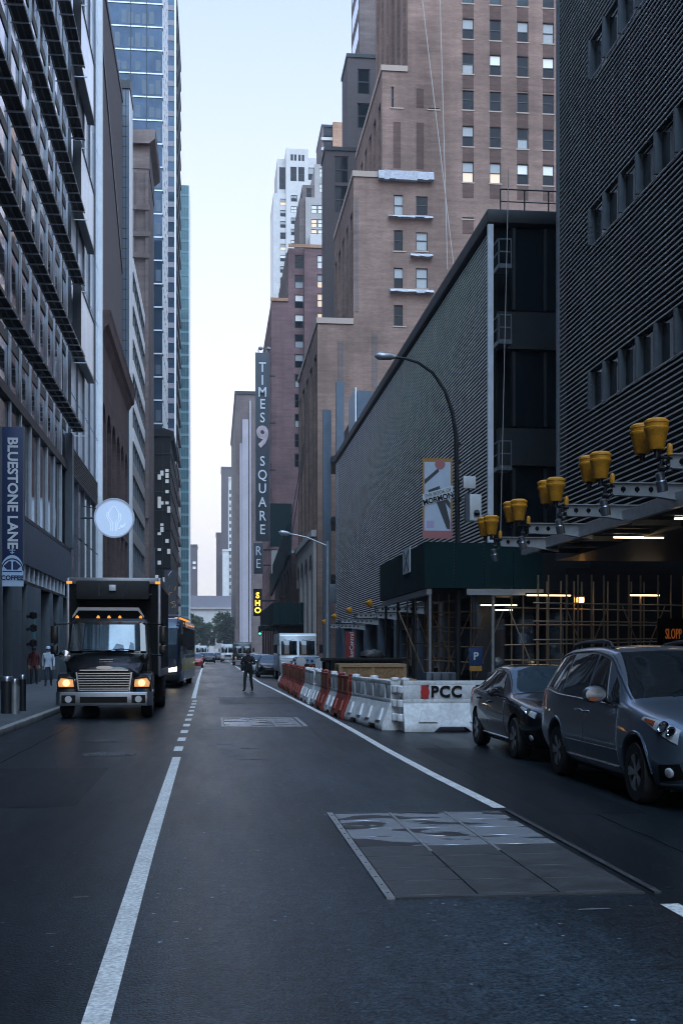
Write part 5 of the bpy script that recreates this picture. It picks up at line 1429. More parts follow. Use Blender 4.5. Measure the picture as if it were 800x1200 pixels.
labs = ['white barrier nearest the lettered PCC barrier in the row', 'second white barrier from the lettered one', 'red faded barrier nearest the camera, between white ones', 'single white barrier between two red ones', 'second red barrier from the near end, between whites', 'white barrier just beyond the second red one', 'middle white barrier of the run of three', 'last white barrier before the long red run', 'first red barrier of the long far run', 'red barrier second in the long far run', 'red barrier third in the long far run', 'red barrier in the middle of the long far run', 'red barrier third from the far end of the red run', 'red barrier second from the far end of the red run', 'last red barrier at the far end of the row', 'pale barrier closing the far end of the row']
x, y = 3.93, 25.0
path = lambda yy: 3.93 - .5 * min(1, (yy - 25) / 5) - .12 * max(0, min(1, (yy - 30) / 10)) + .15 * max(0, min(1, (yy - 45) / 15))
for i, (c, l) in enumerate(zip(seq, labs)):
    y0 = 25.15 + i * 2.13; y1 = y0 + 2.13
    x0, x1 = path(y0), path(y1); an = math.atan2(y1 - y0, x1 - x0)
    barrier(c, (x0 + x1) / 2 + (.02 if i % 2 else -.03), (y0 + y1) / 2, an, l)
# ---------------------------------------------------------------- crates, bin, drum, jerrycan
def crate(name, label, x0, x1, y0, y1, z0, z1, n):
    t = thing(name, label, 'crate', ((x0 + x1) / 2, (y0 + y1) / 2, z0), 'timber crates behind the barriers')
    b = MB(); b.box(x0 + .03, x1 - .03, y0 + .03, y1 - .03, z0 + .05, z1 - .04); b.build('board_sides', OSB, t)
    b = MB(); s = .09
    for z in (z0, z1 - s): b.box(x0, x1, y0, y0 + .029, z, z + s); b.box(x0, x1, y1 - .029, y1, z, z + s); b.box(x0, x0 + .029, y0 + .03, y1 - .03, z, z + s); b.box(x1 - .029, x1, y0 + .03, y1 - .03, z, z + s)
    for k in range(n + 1):
        x = x0 + (x1 - x0 - s) * k / n; b.box(x, x + s, y0, y0 + .028, z0 + s, z1 - s); b.box(x, x + s, y1 - .028, y1, z0 + s, z1 - s)
    for y in (y0 + .03, y1 - .03 - s): b.box(x0, x0 + .028, y, y + s, z0 + s, z1 - s)
    b.build('timber_frame', WOOD, t, bevel=.004, seg=1)
    b = MB()
    for k in range(5): y = y0 + (y1 - y0) * k / 5; b.box(x0 + .005, x1 - .005, y + .01, y + (y1 - y0) / 5 - .01, z1 - .039, z1 - .005)
    b.build('lid_boards', WOOD, t)
    b = MB()
    return t
Y = 35.5; crate('wooden_crate', 'larger timber crate with two board panels, farther back', xat(397, Y), xat(476, Y), Y, Y + 1.3, 0.0, zat(778, 5, Y), 2)
Y = 32.2; crate('wooden_crate', 'lower timber crate in front of the larger crate', xat(413, Y), xat(488, Y), Y, Y + 1.1, 0.0, zat(796, 5, Y), 1)
Y = 42.; x0, x1 = xat(377, Y), xat(475, Y); z1 = zat(771, 5, Y)
t = thing('site_railing', 'black slatted site rail with flat top behind the timber crates', 'railing', ((x0 + x1) / 2, Y, 0))
b = MB(); b.box(x0, x1, Y - .25, Y + .6, z1 - .12, z1); b.build('top', BLKTRIM, t, bevel=.02)
n = 16
for k in range(n): x = x0 + .12 + (x1 - x0 - .3) * k / n; b = MB(); b.box(x, x + .13, Y - .2, Y - .12, .02, z1 - .121); b.build('slat', BLKTRIM, t)
b = MB(); b.box(x0 + .05, x1 - .05, Y + .4, Y + .5, 0, z1 - .13); b.build('back_board', BLKTRIM, t)
Y = 42.2; x = xat(436, Y)
b = MB(); b.lathe([(.40, 0), (.46, .08), (.40, .2), (.28, .28), (.1, .31), (.01, .31)], 18, (x, Y, z1)); b.xf(Matrix.Translation((x, Y, z1)) @ Matrix.Diagonal((1, .6, .95, 1)) @ Matrix.Translation((-x, -Y, -z1)))
rr = random.Random(4)
b.v = [(v[0] + rr.uniform(-.03, .03), v[1] + rr.uniform(-.02, .02), v[2] + (rr.uniform(-.02, .02) if v[2] > z1 + .02 else 0)) for v in b.v]
tag(b.build('tarpaulin_bundle', TARP, None, smooth=True), 'black bundle lying on the flat top of the site rail', 'bundle')
Y = 47.5; x = xat(364.5, Y)
t = thing('traffic_drum', 'orange and white traffic drum behind the barriers', 'traffic drum', (x, Y, 0))
b = MB()
for k, (z0_, z1_) in enumerate(((.1, .32), (.32, .54), (.54, .72), (.72, .98))): b.lathe([(.29 - .02 * k, z0_), (.27 - .02 * k, z1_)], 20, (x, Y, 0), mi=k % 2)
b.lathe([(.19, .98), (.17, 1.05), (.02, 1.06)], 20, (x, Y, 0)); b.build('drum', [ORANGE, SIGNW], t, smooth=True)
b = MB(); b.lathe([(.36, 0), (.36, .06), (.3, .1)], 20, (x, Y, 0)); b.build('base', RUB, t)
b = MB(); b.tube([(x - .08, Y, 1.05), (x - .06, Y, 1.14), (x + .06, Y, 1.14), (x + .08, Y, 1.05)], .015, 6); b.build('handle', ORANGE, t)
Y = 27.5; x = xat(493, Y)
t = thing('fuel_can', 'red fuel can behind the white barriers beside the timber crate', 'fuel can', (x, Y, .0)); 
b = MB(); zt = zat(799.5, 5, Y); b.box(x - .2, x + .2, Y - .1, Y + .1, zt - .32, zt - .06); b.build('body', REDP, t, bevel=.04)
b = MB(); b.tube([(x - .1, Y, zt - .07), (x - .09, Y, zt), (x + .06, Y, zt), (x + .07, Y, zt - .07)], .018, 6); b.lathe([(.03, 0), (.03, .08)], 8, (x + .14, Y, zt - .07)); b.build('handle', BLKTRIM, t)
t = thing('work_table', 'low steel bench carrying the red fuel can', 'bench', (x, Y, 0))
b = MB(); b.box(x - .5, x + .5, Y - .3, Y + .3, zt - .36, zt - .325); b.build('top', ALUD, t)
for sx in (-.45, .45):
    for sy in (-.25, .25): b = MB(); b.box(x + sx - .02, x + sx + .02, Y + sy - .02, Y + sy + .02, 0, zt - .361); b.build('leg', ALUD, t)
# dark planters / pallets of pipes under the shed
for i, (px, l) in enumerate(((515, 'grey cable cabinet with looped black hoses left of the parking sign'), (590, 'grey cable cabinet hidden behind the small dark car'))):
    Y = 39.0; x = xat(px, Y); t = thing('cable_cabinet', l, 'cabinet', (x, Y, .13), 'cable cabinets by the scaffold')
    b = MB(); b.box(x - .5, x + .5, Y - .25, Y + .3, .13, 1.0); b.build('case', ALUD, t, bevel=.03)
    for k in range(3):
        b = MB(); b.tube([(x - .3 + k * .3, Y - .27, .95), (x - .32 + k * .3, Y - .42, .7), (x - .22 + k * .3, Y - .42, .3), (x - .1 + k * .3, Y - .3, .16)], .035, 8); b.build('hose', RUB, t, smooth=True)
# ---------------------------------------------------------------- vehicles (modelled nose towards -Y, then placed)
class Loft:
    """body skin from cross sections: stations [(y, [(x,z)*8])] from under-floor centre up to roof centre"""
    def __init__(s, st):
        s.y = [a for a, _ in st]; s.p = [q for _, q in st]; s.nv = len(st[0][1]) - 1
        s.tan = []
        n = len(st)
        for i in range(n):
            row = []
            for j in range(s.nv + 1):
                c = []
                for k in range(2):
                    if i == 0 or i == n - 1: 
                        a = (s.p[1][j][k] - s.p[0][j][k]) / (s.y[1] - s.y[0]) if i == 0 else (s.p[-1][j][k] - s.p[-2][j][k]) / (s.y[-1] - s.y[-2]); c.append(a); continue
                    d0 = (s.p[i][j][k] - s.p[i - 1][j][k]) / (s.y[i] - s.y[i - 1]); d1 = (s.p[i + 1][j][k] - s.p[i][j][k]) / (s.y[i + 1] - s.y[i])
                    if d0 * d1 <= 0: c.append(0.)
                    else:
                        w1 = 2 * (s.y[i + 1] - s.y[i]) + (s.y[i] - s.y[i - 1]); w2 = (s.y[i + 1] - s.y[i]) + 2 * (s.y[i] - s.y[i - 1])
                        c.append((w1 + w2) / (w1 / d0 + w2 / d1))
                row.append(c)
            s.tan.append(row)
    def sec(s, y):
        y = min(max(y, s.y[0]), s.y[-1]); i = 0
        while i < len(s.y) - 2 and y > s.y[i + 1]: i += 1
        h = s.y[i + 1] - s.y[i]; t = (y - s.y[i]) / h
        h00 = 2 * t ** 3 - 3 * t * t + 1; h10 = t ** 3 - 2 * t * t + t; h01 = -2 * t ** 3 + 3 * t * t; h11 = t ** 3 - t * t
        return [tuple(h00 * s.p[i][j][k] + h10 * h * s.tan[i][j][k] + h01 * s.p[i + 1][j][k] + h11 * h * s.tan[i + 1][j][k] for k in range(2)) for j in range(s.nv + 1)]
    def pt(s, y, v, sgn=1):
        q = s.sec(y); v = min(max(v, 0), s.nv); i = min(int(v), s.nv - 1); t = v - i
        def g(k): 
            if k < 0: return (-q[1][0], q[1][1])
            if k > s.nv: return (-q[s.nv - 1][0], q[s.nv - 1][1])
            return q[k]
        a, b, c, d = g(i - 1), g(i), g(i + 1), g(i + 2); o = []
        T = .38
        for k in range(2):
            m0 = T * (c[k] - a[k]); m1 = T * (d[k] - b[k])
            o.append((2 * t ** 3 - 3 * t * t + 1) * b[k] + (t ** 3 - 2 * t * t + t) * m0 + (-2 * t ** 3 + 3 * t * t) * c[k] + (t ** 3 - t * t) * m1)
        return Vector((sgn * max(0., o[0]), y, o[1]))
    def nrm(s, y, v, sgn=1):
        e = .02; a = s.pt(y + e, v, sgn) - s.pt(y - e, v, sgn); b = s.pt(y, min(s.nv, v + e), sgn) - s.pt(y, max(0, v - e), sgn)
        n = a.cross(b)
        if n.length < 1e-9: return Vector((0, 0, 1))
        n.normalize()
        c = s.pt(y, v, sgn); ref = Vector((c.x, 0, c.z - .6))
        return n if n.dot(ref) > 0 else -n
    def body(s, ny=64, k=5):
        b = MB(); ys = []
        for i in range(ny + 1): ys.append(s.y[0] + (s.y[-1] - s.y[0]) * (.5 - .5 * math.cos(math.pi * i / ny) if False else i / ny))
        vs = [j / k for j in range(s.nv * k + 1)]
        ring = []
        for y in ys:
            r = [s.pt(y, v, 1) for v in vs] + [s.pt(y, v, -1) for v in reversed(vs[1:-1])]
            ring.append(r)
        n = len(ring[0])
        i0 = 0; b.v = [tuple(p) for r in ring for p in r]
        for i in range(ny):
            for j in range(n): b.f.append((i * n + j, i * n + (j + 1) % n, (i + 1) * n + (j + 1) % n, (i + 1) * n + j)); b.m.append(0)
        b.f.append(tuple(range(n))[::-1]); b.m.append(0); b.f.append(tuple(ny * n + j for j in range(n))); b.m.append(0)
        return b
    def patch(s, mb, c, off=.006, sgn=1, nu=14, nv=8, mi=0, skirt=.02, both=False):
        """c: four (y,v) corners in order a,b,c,d; raised panel with skirts"""
        G = []
        for i in range(nu + 1):
            r = []
            for j in range(nv + 1):
                a, e = i / nu, j / nv
                y = (c[0][0] * (1 - a) + c[1][0] * a) * (1 - e) + (c[3][0] * (1 - a) + c[2][0] * a) * e
                v = (c[0][1] * (1 - a) + c[1][1] * a) * (1 - e) + (c[3][1] * (1 - a) + c[2][1] * a) * e
                r.append((s.pt(y, v, sgn) + s.nrm(y, v, sgn) * off, s.pt(y, v, sgn) - s.nrm(y, v, sgn) * skirt))
            G.append(r)
        i0 = len(mb.v); W = nv + 1
        for r in G: mb.v += [tuple(p[0]) for p in r]
        for i in range(nu):
            for j in range(nv): mb.f.append((i0 + i * W + j, i0 + (i + 1) * W + j, i0 + (i + 1) * W + j + 1, i0 + i * W + j + 1)); mb.m.append(mi)
        edge = [(i, 0) for i in range(nu)] + [(nu, j) for j in range(nv)] + [(i, nv) for i in range(nu, 0, -1)] + [(0, j) for j in range(nv, 0, -1)]
        k0 = len(mb.v); mb.v += [tuple(G[i][j][1]) for i, j in edge]; m = len(edge)
        for k in range(m):
            i, j = edge[k]; i2, j2 = edge[(k + 1) % m]
            mb.f.append((i0 + i * W + j, k0 + k, k0 + (k + 1) % m, i0 + i2 * W + j2)); mb.m.append(mi)
        return mb
    def line(s, mb, pts, r=.008, sgn=1, off=.006, n=6, sub=10):
        P = []
        for a, e in zip(pts, pts[1:]):
            for k in range(sub): t = k / sub; y = a[0] + (e[0] - a[0]) * t; v = a[1] + (e[1] - a[1]) * t; P.append(s.pt(y, v, sgn) + s.nrm(y, v, sgn) * off)
        y, v = pts[-1]; P.append(s.pt(y, v, sgn) + s.nrm(y, v, sgn) * off)
        mb.tube(P, r, n); return mb
    def across(s, mb, y0, y1, v, off=.006, mi=0, v1=None, nu=10, nx=9, skirt=.02):
        """panel across the centre line, from v on one side to v on the other, between y0 and y1 (v1: lower-edge v at y1)"""
        v1 = v if v1 is None else v1
        W = 2 * nx + 1; i0 = len(mb.v); B = []
        for i in range(nu + 1):
            a = i / nu; y = y0 + (y1 - y0) * a; ve = v + (v1 - v) * a
            for j in range(-nx, nx + 1):
                vv = s.nv - (s.nv - ve) * abs(j) / nx; sg = 1 if j > 0 else -1
                n = s.nrm(y, min(vv, s.nv - .02), sg); p = s.pt(y, vv, sg)
                if j == 0: n = Vector((0, n.y, n.z)).normalized()
                mb.v.append(tuple(p + n * off)); B.append(tuple(p - n * skirt))
        for i in range(nu):
            for j in range(W - 1): mb.f.append((i0 + i * W + j, i0 + (i + 1) * W + j, i0 + (i + 1) * W + j + 1, i0 + i * W + j + 1)); mb.m.append(mi)
        edge = [(i, 0) for i in range(nu)] + [(nu, j) for j in range(W - 1)] + [(i, W - 1) for i in range(nu, 0, -1)] + [(0, j) for j in range(W - 1, 0, -1)]
        k0 = len(mb.v); mb.v += [B[i * W + j] for i, j in edge]; m = len(edge)
        for k in range(m):
            i, j = edge[k]; i2, j2 = edge[(k + 1) % m]
            mb.f.append((i0 + i * W + j, k0 + k, k0 + (k + 1) % m, i0 + i2 * W + j2)); mb.m.append(mi)
        return mb

def wheel(parent, x, y, r, w, side, spokes=5, rim=RIM, rimr=.62, twin=True):
    """tyre is the part, rim and spokes its sub-part; side -1/+1 is the outer side"""
    b = MB(); b.lathe([(r * .60, -w / 2), (r * .93, -w / 2), (r * .985, -w / 2 + .03), (r, -w * .3), (r, w * .3), (r * .985, w / 2 - .03), (r * .93, w / 2), (r * .60, w / 2)], 36, (0, 0, 0), 'x', cap=False)
    o = b.build('wheel', RUB, parent, smooth=True, world=False); o.location = (x, y, r)
    b = MB(); so = side * w * .42
    b.lathe([(r * rimr, side * w * .46), (r * (rimr - .05), side * w * .40), (r * (rimr - .07), side * w * .15), (r * (rimr - .06), -side * w * .2)], 36, (0, 0, 0), 'x', cap=False)
    for k in range(spokes):
        a = 2 * math.pi * k / spokes
        for d in ((-.16, .16) if twin else (0,)):
            p0 = (so * .85, math.cos(a) * r * .10, math.sin(a) * r * .10); p1 = (so, math.cos(a + d) * r * (rimr - .03), math.sin(a + d) * r * (rimr - .03))
            b.bar(p0, p1, .05, .035 if twin else .06, 0, (1, 0, 0))
    b.lathe([(r * .16, so - side * .05), (r * .16, so + side * .0), (r * .10, so + side * .012), (.005, so + side * .012)], 16, (0, 0, 0), 'x')
    b.build('rim', rim, o, world=False)
    b = MB(); b.lathe([(r * .5, -side * w * .1), (r * .5, side * w * .05)], 20, (0, 0, 0), 'x'); b.build('brake_disc', BLKTRIM, o, world=False)
    return o
def cut_arches(o, wheels, r, x_in, hw=1.2):
    for (y, zc) in wheels:
        for s in (-1, 1):
            b = MB(); b.lathe([(r, x_in), (r, hw)], 40, (0, y, zc), 'x')
            if s < 0: b.v = [(-v[0], v[1], v[2]) for v in b.v]
            c = b.build('cutter', BLKTRIM, None)
            md = o.modifiers.new('arch', 'BOOLEAN'); md.operation = 'DIFFERENCE'; md.object = c; md.solver = 'EXACT'
            dg = bpy.context.evaluated_depsgraph_get(); dg.update()
            me = bpy.data.meshes.new_from_object(o.evaluated_get(dg)); o.modifiers.clear()
            old = o.data; o.data = me; bpy.data.meshes.remove(old); bpy.data.objects.remove(c)
    me = o.data; me.polygons.foreach_set('use_smooth', [True] * len(me.polygons)); me.set_sharp_from_angle(angle=R(40)); me.name = 'body'
def S8(zb, wb, wm, zm, ws, zs, wr, zr1, wc, zr, zt):
    return [(0, zb), (wb * .75, zb), (wb, zb + .07), (wm, zm), (ws, zs), (wr, zr1), (wc, zr), (0, zt)]

M('amber_lens', (.30, .06, .015), .25)
def make_minivan(label):
    t = thing('minivan', label, 'minivan')
    st = [(-2.54, S8(.42, .40, .50, .56, .50, .70, .42, .75, .25, .77, .78)),
          (-2.50, S8(.27, .62, .70, .55, .68, .74, .57, .81, .34, .83, .84)),
          (-2.38, S8(.20, .76, .85, .55, .81, .80, .68, .88, .42, .91, .92)),
          (-2.10, S8(.19, .87, .95, .56, .90, .89, .76, .97, .48, 1.0, 1.01)),
          (-1.50, S8(.19, .90, .99, .58, .94, .98, .80, 1.06, .5, 1.09, 1.10)),
          (-1.12, S8(.19, .90, .99, .6, .945, 1.03, .83, 1.12, .52, 1.15, 1.165)),
          (-.60, S8(.19, .90, .99, .6, .95, 1.05, .80, 1.42, .54, 1.46, 1.48)),
          (-.18, S8(.19, .90, .99, .6, .95, 1.06, .765, 1.64, .55, 1.70, 1.72)),
          (.60, S8(.19, .90, .99, .6, .95, 1.08, .755, 1.70, .56, 1.755, 1.78)),
          (1.55, S8(.19, .90, .99, .6, .945, 1.10, .74, 1.67, .55, 1.735, 1.76)),
          (2.15, S8(.22, .87, .97, .6, .92, 1.12, .70, 1.58, .52, 1.66, 1.69)),
          (2.42, S8(.26, .82, .93, .6, .88, 1.12, .66, 1.42, .5, 1.50, 1.53)),
          (2.54, S8(.34, .74, .84, .6, .80, 1.08, .62, 1.22, .45, 1.28, 1.30))]
    L = Loft(st)
    body = L.body(72, 5).build('body', VANP, t, world=False, smooth=True)
    cut_arches(body, [(-1.53, .36), (1.50, .36)], .41, .60)
    b = MB(); L.across(b, -1.07, -.24, 5.12, .005, v1=5.10); b.build('windscreen', WINDSH, t, world=False, fix=False, smooth=True)
    for s in (-1, 1):
        for (c, nm) in ((((-.93, 4.22), (-.56, 4.12), (-.56, 4.80), (-.72, 4.70)), 'quarter_glass'), (((-.50, 4.12), (.26, 4.10), (.18, 4.90), (-.22, 4.86)), 'side_window'), (((.36, 4.10), (1.34, 4.10), (1.22, 4.90), (.28, 4.90)), 'side_window'), (((1.44, 4.12), (2.16, 4.18), (1.88, 4.86), (1.32, 4.90)), 'side_window')):
            b = MB(); L.patch(b, c, .006, s, 10, 6); b.build(nm, WINDSH, t, world=False, smooth=True)
        for (c, nm) in ((((-1.0, 2.15), (.29, 2.15), (.29, 3.98), (-.92, 3.98)), 'door'), (((.305, 2.15), (1.12, 2.15), (1.38, 3.98), (.305, 3.98)), 'sliding_door')):
            b = MB(); L.patch(b, c, .007, s, 12, 10, skirt=.012); d = b.build(nm, VANP, t, world=False, smooth=True)
            yh = .16 if nm == 'door' else .46
            h = MB(); p = L.pt(yh, 3.72, s); n = L.nrm(yh, 3.72, s)
            h.tube([p + n * .01 + Vector((0, -.1, 0)), p + n * .045 + Vector((0, -.06, 0)), p + n * .045 + Vector((0, .06, 0)), p + n * .01 + Vector((0, .1, 0))], .016, 8)
            h.build('handle', CHROME, d, world=False, smooth=True)
        b = MB(); L.line(b, [(-.95, 4.06), (.3, 4.03), (1.4, 4.03), (2.2, 4.1)], .011, s); b.build('belt_trim', CHROME, t, world=False, smooth=True)
        b = MB(); L.line(b, [(-1.0, 2.35), (1.05, 2.35)], .014, s, .012); b.build('door_trim', CHROME, t, world=False, smooth=True)
        b = MB(); L.line(b, [(-1.0, 2.85), (1.05, 2.85)], .006, s, .008); b.build('door_crease', VANP, t, world=False, smooth=True)
        b = MB(); L.line(b, [(-1.05, 4.98), (-.6, 4.97), (-.15, 4.97), (.6, 5.0), (1.5, 5.0), (2.2, 4.95)], .012, s); b.build('roof_seam', CHROMED, t, world=False, smooth=True)
        # roof rail
        b = MB(); P = [L.pt(y, 5.6, s) + Vector((0, 0, z)) for y, z in ((.1, .0), (.2, .06), (.5, .075), (1.3, .075), (1.7, .06), (1.85, .0))]
        b.tube(P, .026, 8); b.build('roof_rail', DKMET, t, world=False, smooth=True)
        # mirror
        b = MB(); p = L.pt(-.62, 4.1, s)
        b.lathe([(.02, -.10), (.10, -.085), (.125, 0), (.10, .09), (.06, .11)], 16, (0, 0, 0), 'y')
        b.xf(Matrix.Translation(p + Vector((s * .20, 0, .10))) @ Matrix.Diagonal((1.25, .8, .85, 1)))
        m = b.build('mirror', CHROMED, t, world=False, smooth=True)
        b = MB(); b.tube([p + Vector((s * -.01, .02, .0)), p + Vector((s * .12, .02, .06))], .03, 8); b.build('mirror_arm', BLKTRIM, m, world=False)
        b = MB(); b.box(-.05, .05, -.005, .005, -.02, .02); b.xf(Matrix.Translation(p + Vector((s * .24, -.088, .05)))); b.build('indicator', MATS['amber_lens'], m, world=False)
        # lamps
        b = MB(); L.patch(b, ((-2.40, 3.62), (-1.66, 3.92), (-1.70, 4.12), (-2.36, 4.50)), .008, s, 12, 6); h = b.build('headlight', LENS, t, world=False, smooth=True)
        for (y, v, r_) in ((-2.16, 4.02, .075), (-2.29, 4.05, .06)):
            p = L.pt(y, v, s); n = L.nrm(y, v, s); q = MB(); q.lathe([(r_, -.01), (r_, .012), (r_ * .75, .016), (r_ * .6, .006), (.005, .006)], 18); q.xf(Matrix.Translation(p + n * .006) @ n.to_track_quat('Z', 'Y').to_matrix().to_4x4()); q.build('projector', CHROME, h, world=False, smooth=True)
        q = MB(); L.patch(q, ((-1.98, 3.86), (-1.74, 3.93), (-1.76, 4.06), (-1.98, 4.14)), .012, s, 6, 4); q.build('indicator', M('amber_lens', (.30, .06, .015), .25) if 'amber_lens' not in MATS else MATS['amber_lens'], h, world=False, smooth=True)
        b = MB(); L.patch(b, ((-2.44, 2.35), (-2.10, 2.2), (-2.14, 2.75), (-2.42, 2.85)), .006, s, 8, 5); f = b.build('fog_lamp_recess', BLKTRIM, t, world=False, smooth=True)
        p = L.pt(-2.30, 2.55, s); n = L.nrm(-2.30, 2.55, s); q = MB(); q.lathe([(.055, 0), (.055, .02), (.045, .03), (.005, .035)], 16); q.xf(Matrix.Translation(p + n * .005) @ n.to_track_quat('Z', 'Y').to_matrix().to_4x4()); q.build('fog_lamp', LENS, f, world=False, smooth=True)
        b = MB(); L.line(b, [(-2.5, 2.15), (-2.1, 2.1)], .012, s, .01); b.build('bumper_trim', CHROMED, t, world=False, smooth=True)
        b = MB(); L.patch(b, ((2.1, 3.6), (2.45, 3.6), (2.43, 4.1), (2.25, 4.1)), .008, s, 6, 5); b.build('tail_lamp', MATS['amber_lens'], t, world=False, smooth=True)
        b = MB(); 
        for (yc) in (-1.53, 1.50):
            pts = []
            for k in range(13):
                a = math.pi * (k / 12) * 1.0; yy = yc - math.cos(a) * .425; zz = .36 + math.sin(a) * .425
                v = 2.0
                for m_ in range(60):
                    v = 1.6 + m_ * .04
                    if L.pt(yy, v, 1).z >= zz: break
                pts.append(L.pt(yy, v, s) + Vector((s * .004, 0, 0)))
            b.tube(pts, .014, 6)
        b.build('arch_lip', VANP, t, world=False, smooth=True)
        for yw in (-1.53, 1.50): wheel(t, s * .865, yw, .345, .225, s)
    b = MB(); L.across(b, -2.525, -2.40, 6.0, .006, v1=5.6); 
    b = MB(); b.box(-.45, .45, -2.56, -2.50, .60, .74); g = b.build('grille', BLKTRIM, t, world=False, bevel=.01)
    q = MB(); 
    for z in (.63, .67, .71): q.box(-.46, .46, -2.575, -2.561, z, z + .016)
    q.build('grille_bar', CHROME, g, world=False)
    b = MB(); b.tube([(-.35, -1.08, 1.17), (.1, -.98, 1.235), (.55, -1.02, 1.20)], .012, 6); b.build('wiper', BLKTRIM, t, world=False)
    b = MB(); b.box(-.82, .82, -2.2, 2.3, .2, .34); b.build('underbody', BLKTRIM, t, world=False)
    return t
def make_sedan(label, paint, cat='car', name='parked_car', lit=False, detail=True):
    t = thing(name, label, cat)
    st = [(-2.30, S8(.40, .38, .48, .52, .48, .62, .40, .67, .25, .69, .70)),
          (-2.25, S8(.25, .58, .68, .50, .66, .67, .54, .73, .34, .75, .76)),
          (-2.10, S8(.19, .70, .80, .50, .77, .72, .64, .80, .40, .82, .83)),
          (-1.75, S8(.18, .80, .88, .52, .83, .80, .69, .87, .44, .90, .91)),
          (-1.30, S8(.18, .82, .90, .54, .85, .86, .72, .93, .46, .955, .965)),
          (-.85, S8(.18, .82, .90, .55, .86, .90, .745, .985, .48, 1.01, 1.02)),
          (-.40, S8(.18, .82, .90, .55, .86, .92, .68, 1.22, .47, 1.26, 1.275)),
          (.02, S8(.18, .82, .90, .55, .86, .94, .62, 1.38, .45, 1.44, 1.455)),
          (.60, S8(.18, .82, .90, .56, .86, .96, .61, 1.40, .45, 1.46, 1.475)),
          (1.15, S8(.18, .82, .90, .57, .855, .98, .60, 1.33, .44, 1.38, 1.395)),
          (1.65, S8(.19, .81, .89, .58, .84, 1.0, .62, 1.13, .44, 1.16, 1.17)),
          (2.05, S8(.22, .76, .85, .60, .79, 1.0, .62, 1.05, .42, 1.065, 1.07)),
          (2.25, S8(.30, .68, .77, .60, .72, .95, .58, 1.0, .40, 1.02, 1.03))]
    L = Loft(st)
    body = L.body(56, 4).build('body', paint, t, world=False, smooth=True)
    cut_arches(body, [(-1.38, .34), (1.30, .34)], .375, .55)
    b = MB(); L.across(b, -.82, -.04, 5.14, .005, v1=5.12); b.build('windscreen', WINDSHB, t, world=False, fix=False, smooth=True)
    b = MB(); L.across(b, 1.10, 1.62, 5.12, .005, v1=5.2); b.build('rear_window', WINDSH, t, world=False, fix=False, smooth=True)
    for s in (-1, 1):
        for c in (((-.56, 4.15), (.36, 4.10), (.30, 4.90), (-.08, 4.84)), ((.46, 4.10), (1.22, 4.14), (1.02, 4.84), (.40, 4.90)), ((1.28, 4.15), (1.58, 4.35), (1.36, 4.7), (1.12, 4.8))):
            b = MB(); L.patch(b, c, .006, s, 8, 5); b.build('side_window', WINDSH, t, world=False, smooth=True)
        if detail:
            for c, yh in ((((-.82, 2.15), (.40, 2.15), (.40, 3.98), (-.66, 3.98)), .25), (((.415, 2.15), (1.02, 2.15), (1.30, 3.98), (.415, 3.98)), 1.1)):
                b = MB(); L.patch(b, c, .006, s, 10, 8, skirt=.012); d = b.build('door', paint, t, world=False, smooth=True)
                h = MB(); p = L.pt(yh, 3.7, s); n = L.nrm(yh, 3.7, s); h.tube([p + n * .01 + Vector((0, -.09, 0)), p + n * .04 + Vector((0, -.05, 0)), p + n * .04 + Vector((0, .05, 0)), p + n * .01 + Vector((0, .09, 0))], .014, 8); h.build('handle', paint, d, world=False, smooth=True)
            b = MB(); L.line(b, [(-.7, 4.05), (.4, 4.02), (1.3, 4.04)], .009, s); b.build('belt_trim', CHROMED, t, world=False, smooth=True)
            b = MB(); L.line(b, [(-1.0, 2.2), (.9, 2.2)], .02, s, .012); b.build('sill', paint, t, world=False, smooth=True)
        b = MB(); L.line(b, [(-.84, 5.0), (-.4, 4.98), (.02, 4.98), (.6, 5.0), (1.15, 5.0), (1.6, 4.95)], .010, s); b.build('roof_seam', CHROMED, t, world=False, smooth=True)
        b = MB(); p = L.pt(-.50, 4.08, s); b.lathe([(.02, -.08), (.08, -.07), (.095, 0), (.08, .07), (.05, .09)], 14, (0, 0, 0), 'y'); b.xf(Matrix.Translation(p + Vector((s * .15, 0, .08))) @ Matrix.Diagonal((1.2, .8, .8, 1))); m = b.build('mirror', paint, t, world=False, smooth=True)
        b = MB(); b.tube([p + Vector((s * -.01, .02, .0)), p + Vector((s * .10, .02, .06))], .025, 8); b.build('mirror_arm', BLKTRIM, m, world=False)
        b = MB(); L.patch(b, ((-2.16, 3.75), (-1.62, 3.95), (-1.64, 4.12), (-2.14, 4.40)), .008, s, 10, 5); h = b.build('headlight', HEADW if lit else LENS, t, world=False, smooth=True)
        if detail:
            p = L.pt(-1.95, 4.05, s); n = L.nrm(-1.95, 4.05, s); q = MB(); q.lathe([(.06, -.01), (.06, .012), (.045, .016), (.035, .004), (.005, .004)], 16); q.xf(Matrix.Translation(p + n * .006) @ n.to_track_quat('Z', 'Y').to_matrix().to_4x4()); q.build('projector', CHROME, h, world=False, smooth=True)
            b = MB(); L.patch(b, ((-2.18, 2.3), (-1.9, 2.2), (-1.92, 2.75), (-2.16, 2.8)), .006, s, 6, 4); f = b.build('fog_lamp_recess', BLKTRIM, t, world=False, smooth=True)
            p = L.pt(-2.06, 2.5, s); n = L.nrm(-2.06, 2.5, s); q = MB(); q.lathe([(.045, 0), (.045, .02), (.005, .03)], 14); q.xf(Matrix.Translation(p + n * .005) @ n.to_track_quat('Z', 'Y').to_matrix().to_4x4()); q.build('fog_lamp', LENS, f, world=False)
        b = MB(); L.patch(b, ((1.85, 3.7), (2.18, 3.7), (2.15, 4.2), (1.95, 4.2)), .008, s, 5, 4); b.build('tail_lamp', MATS['amber_lens'], t, world=False, smooth=True)
        for yw in (-1.38, 1.30): wheel(t, s * .79, yw, .325, .215, s, 5)
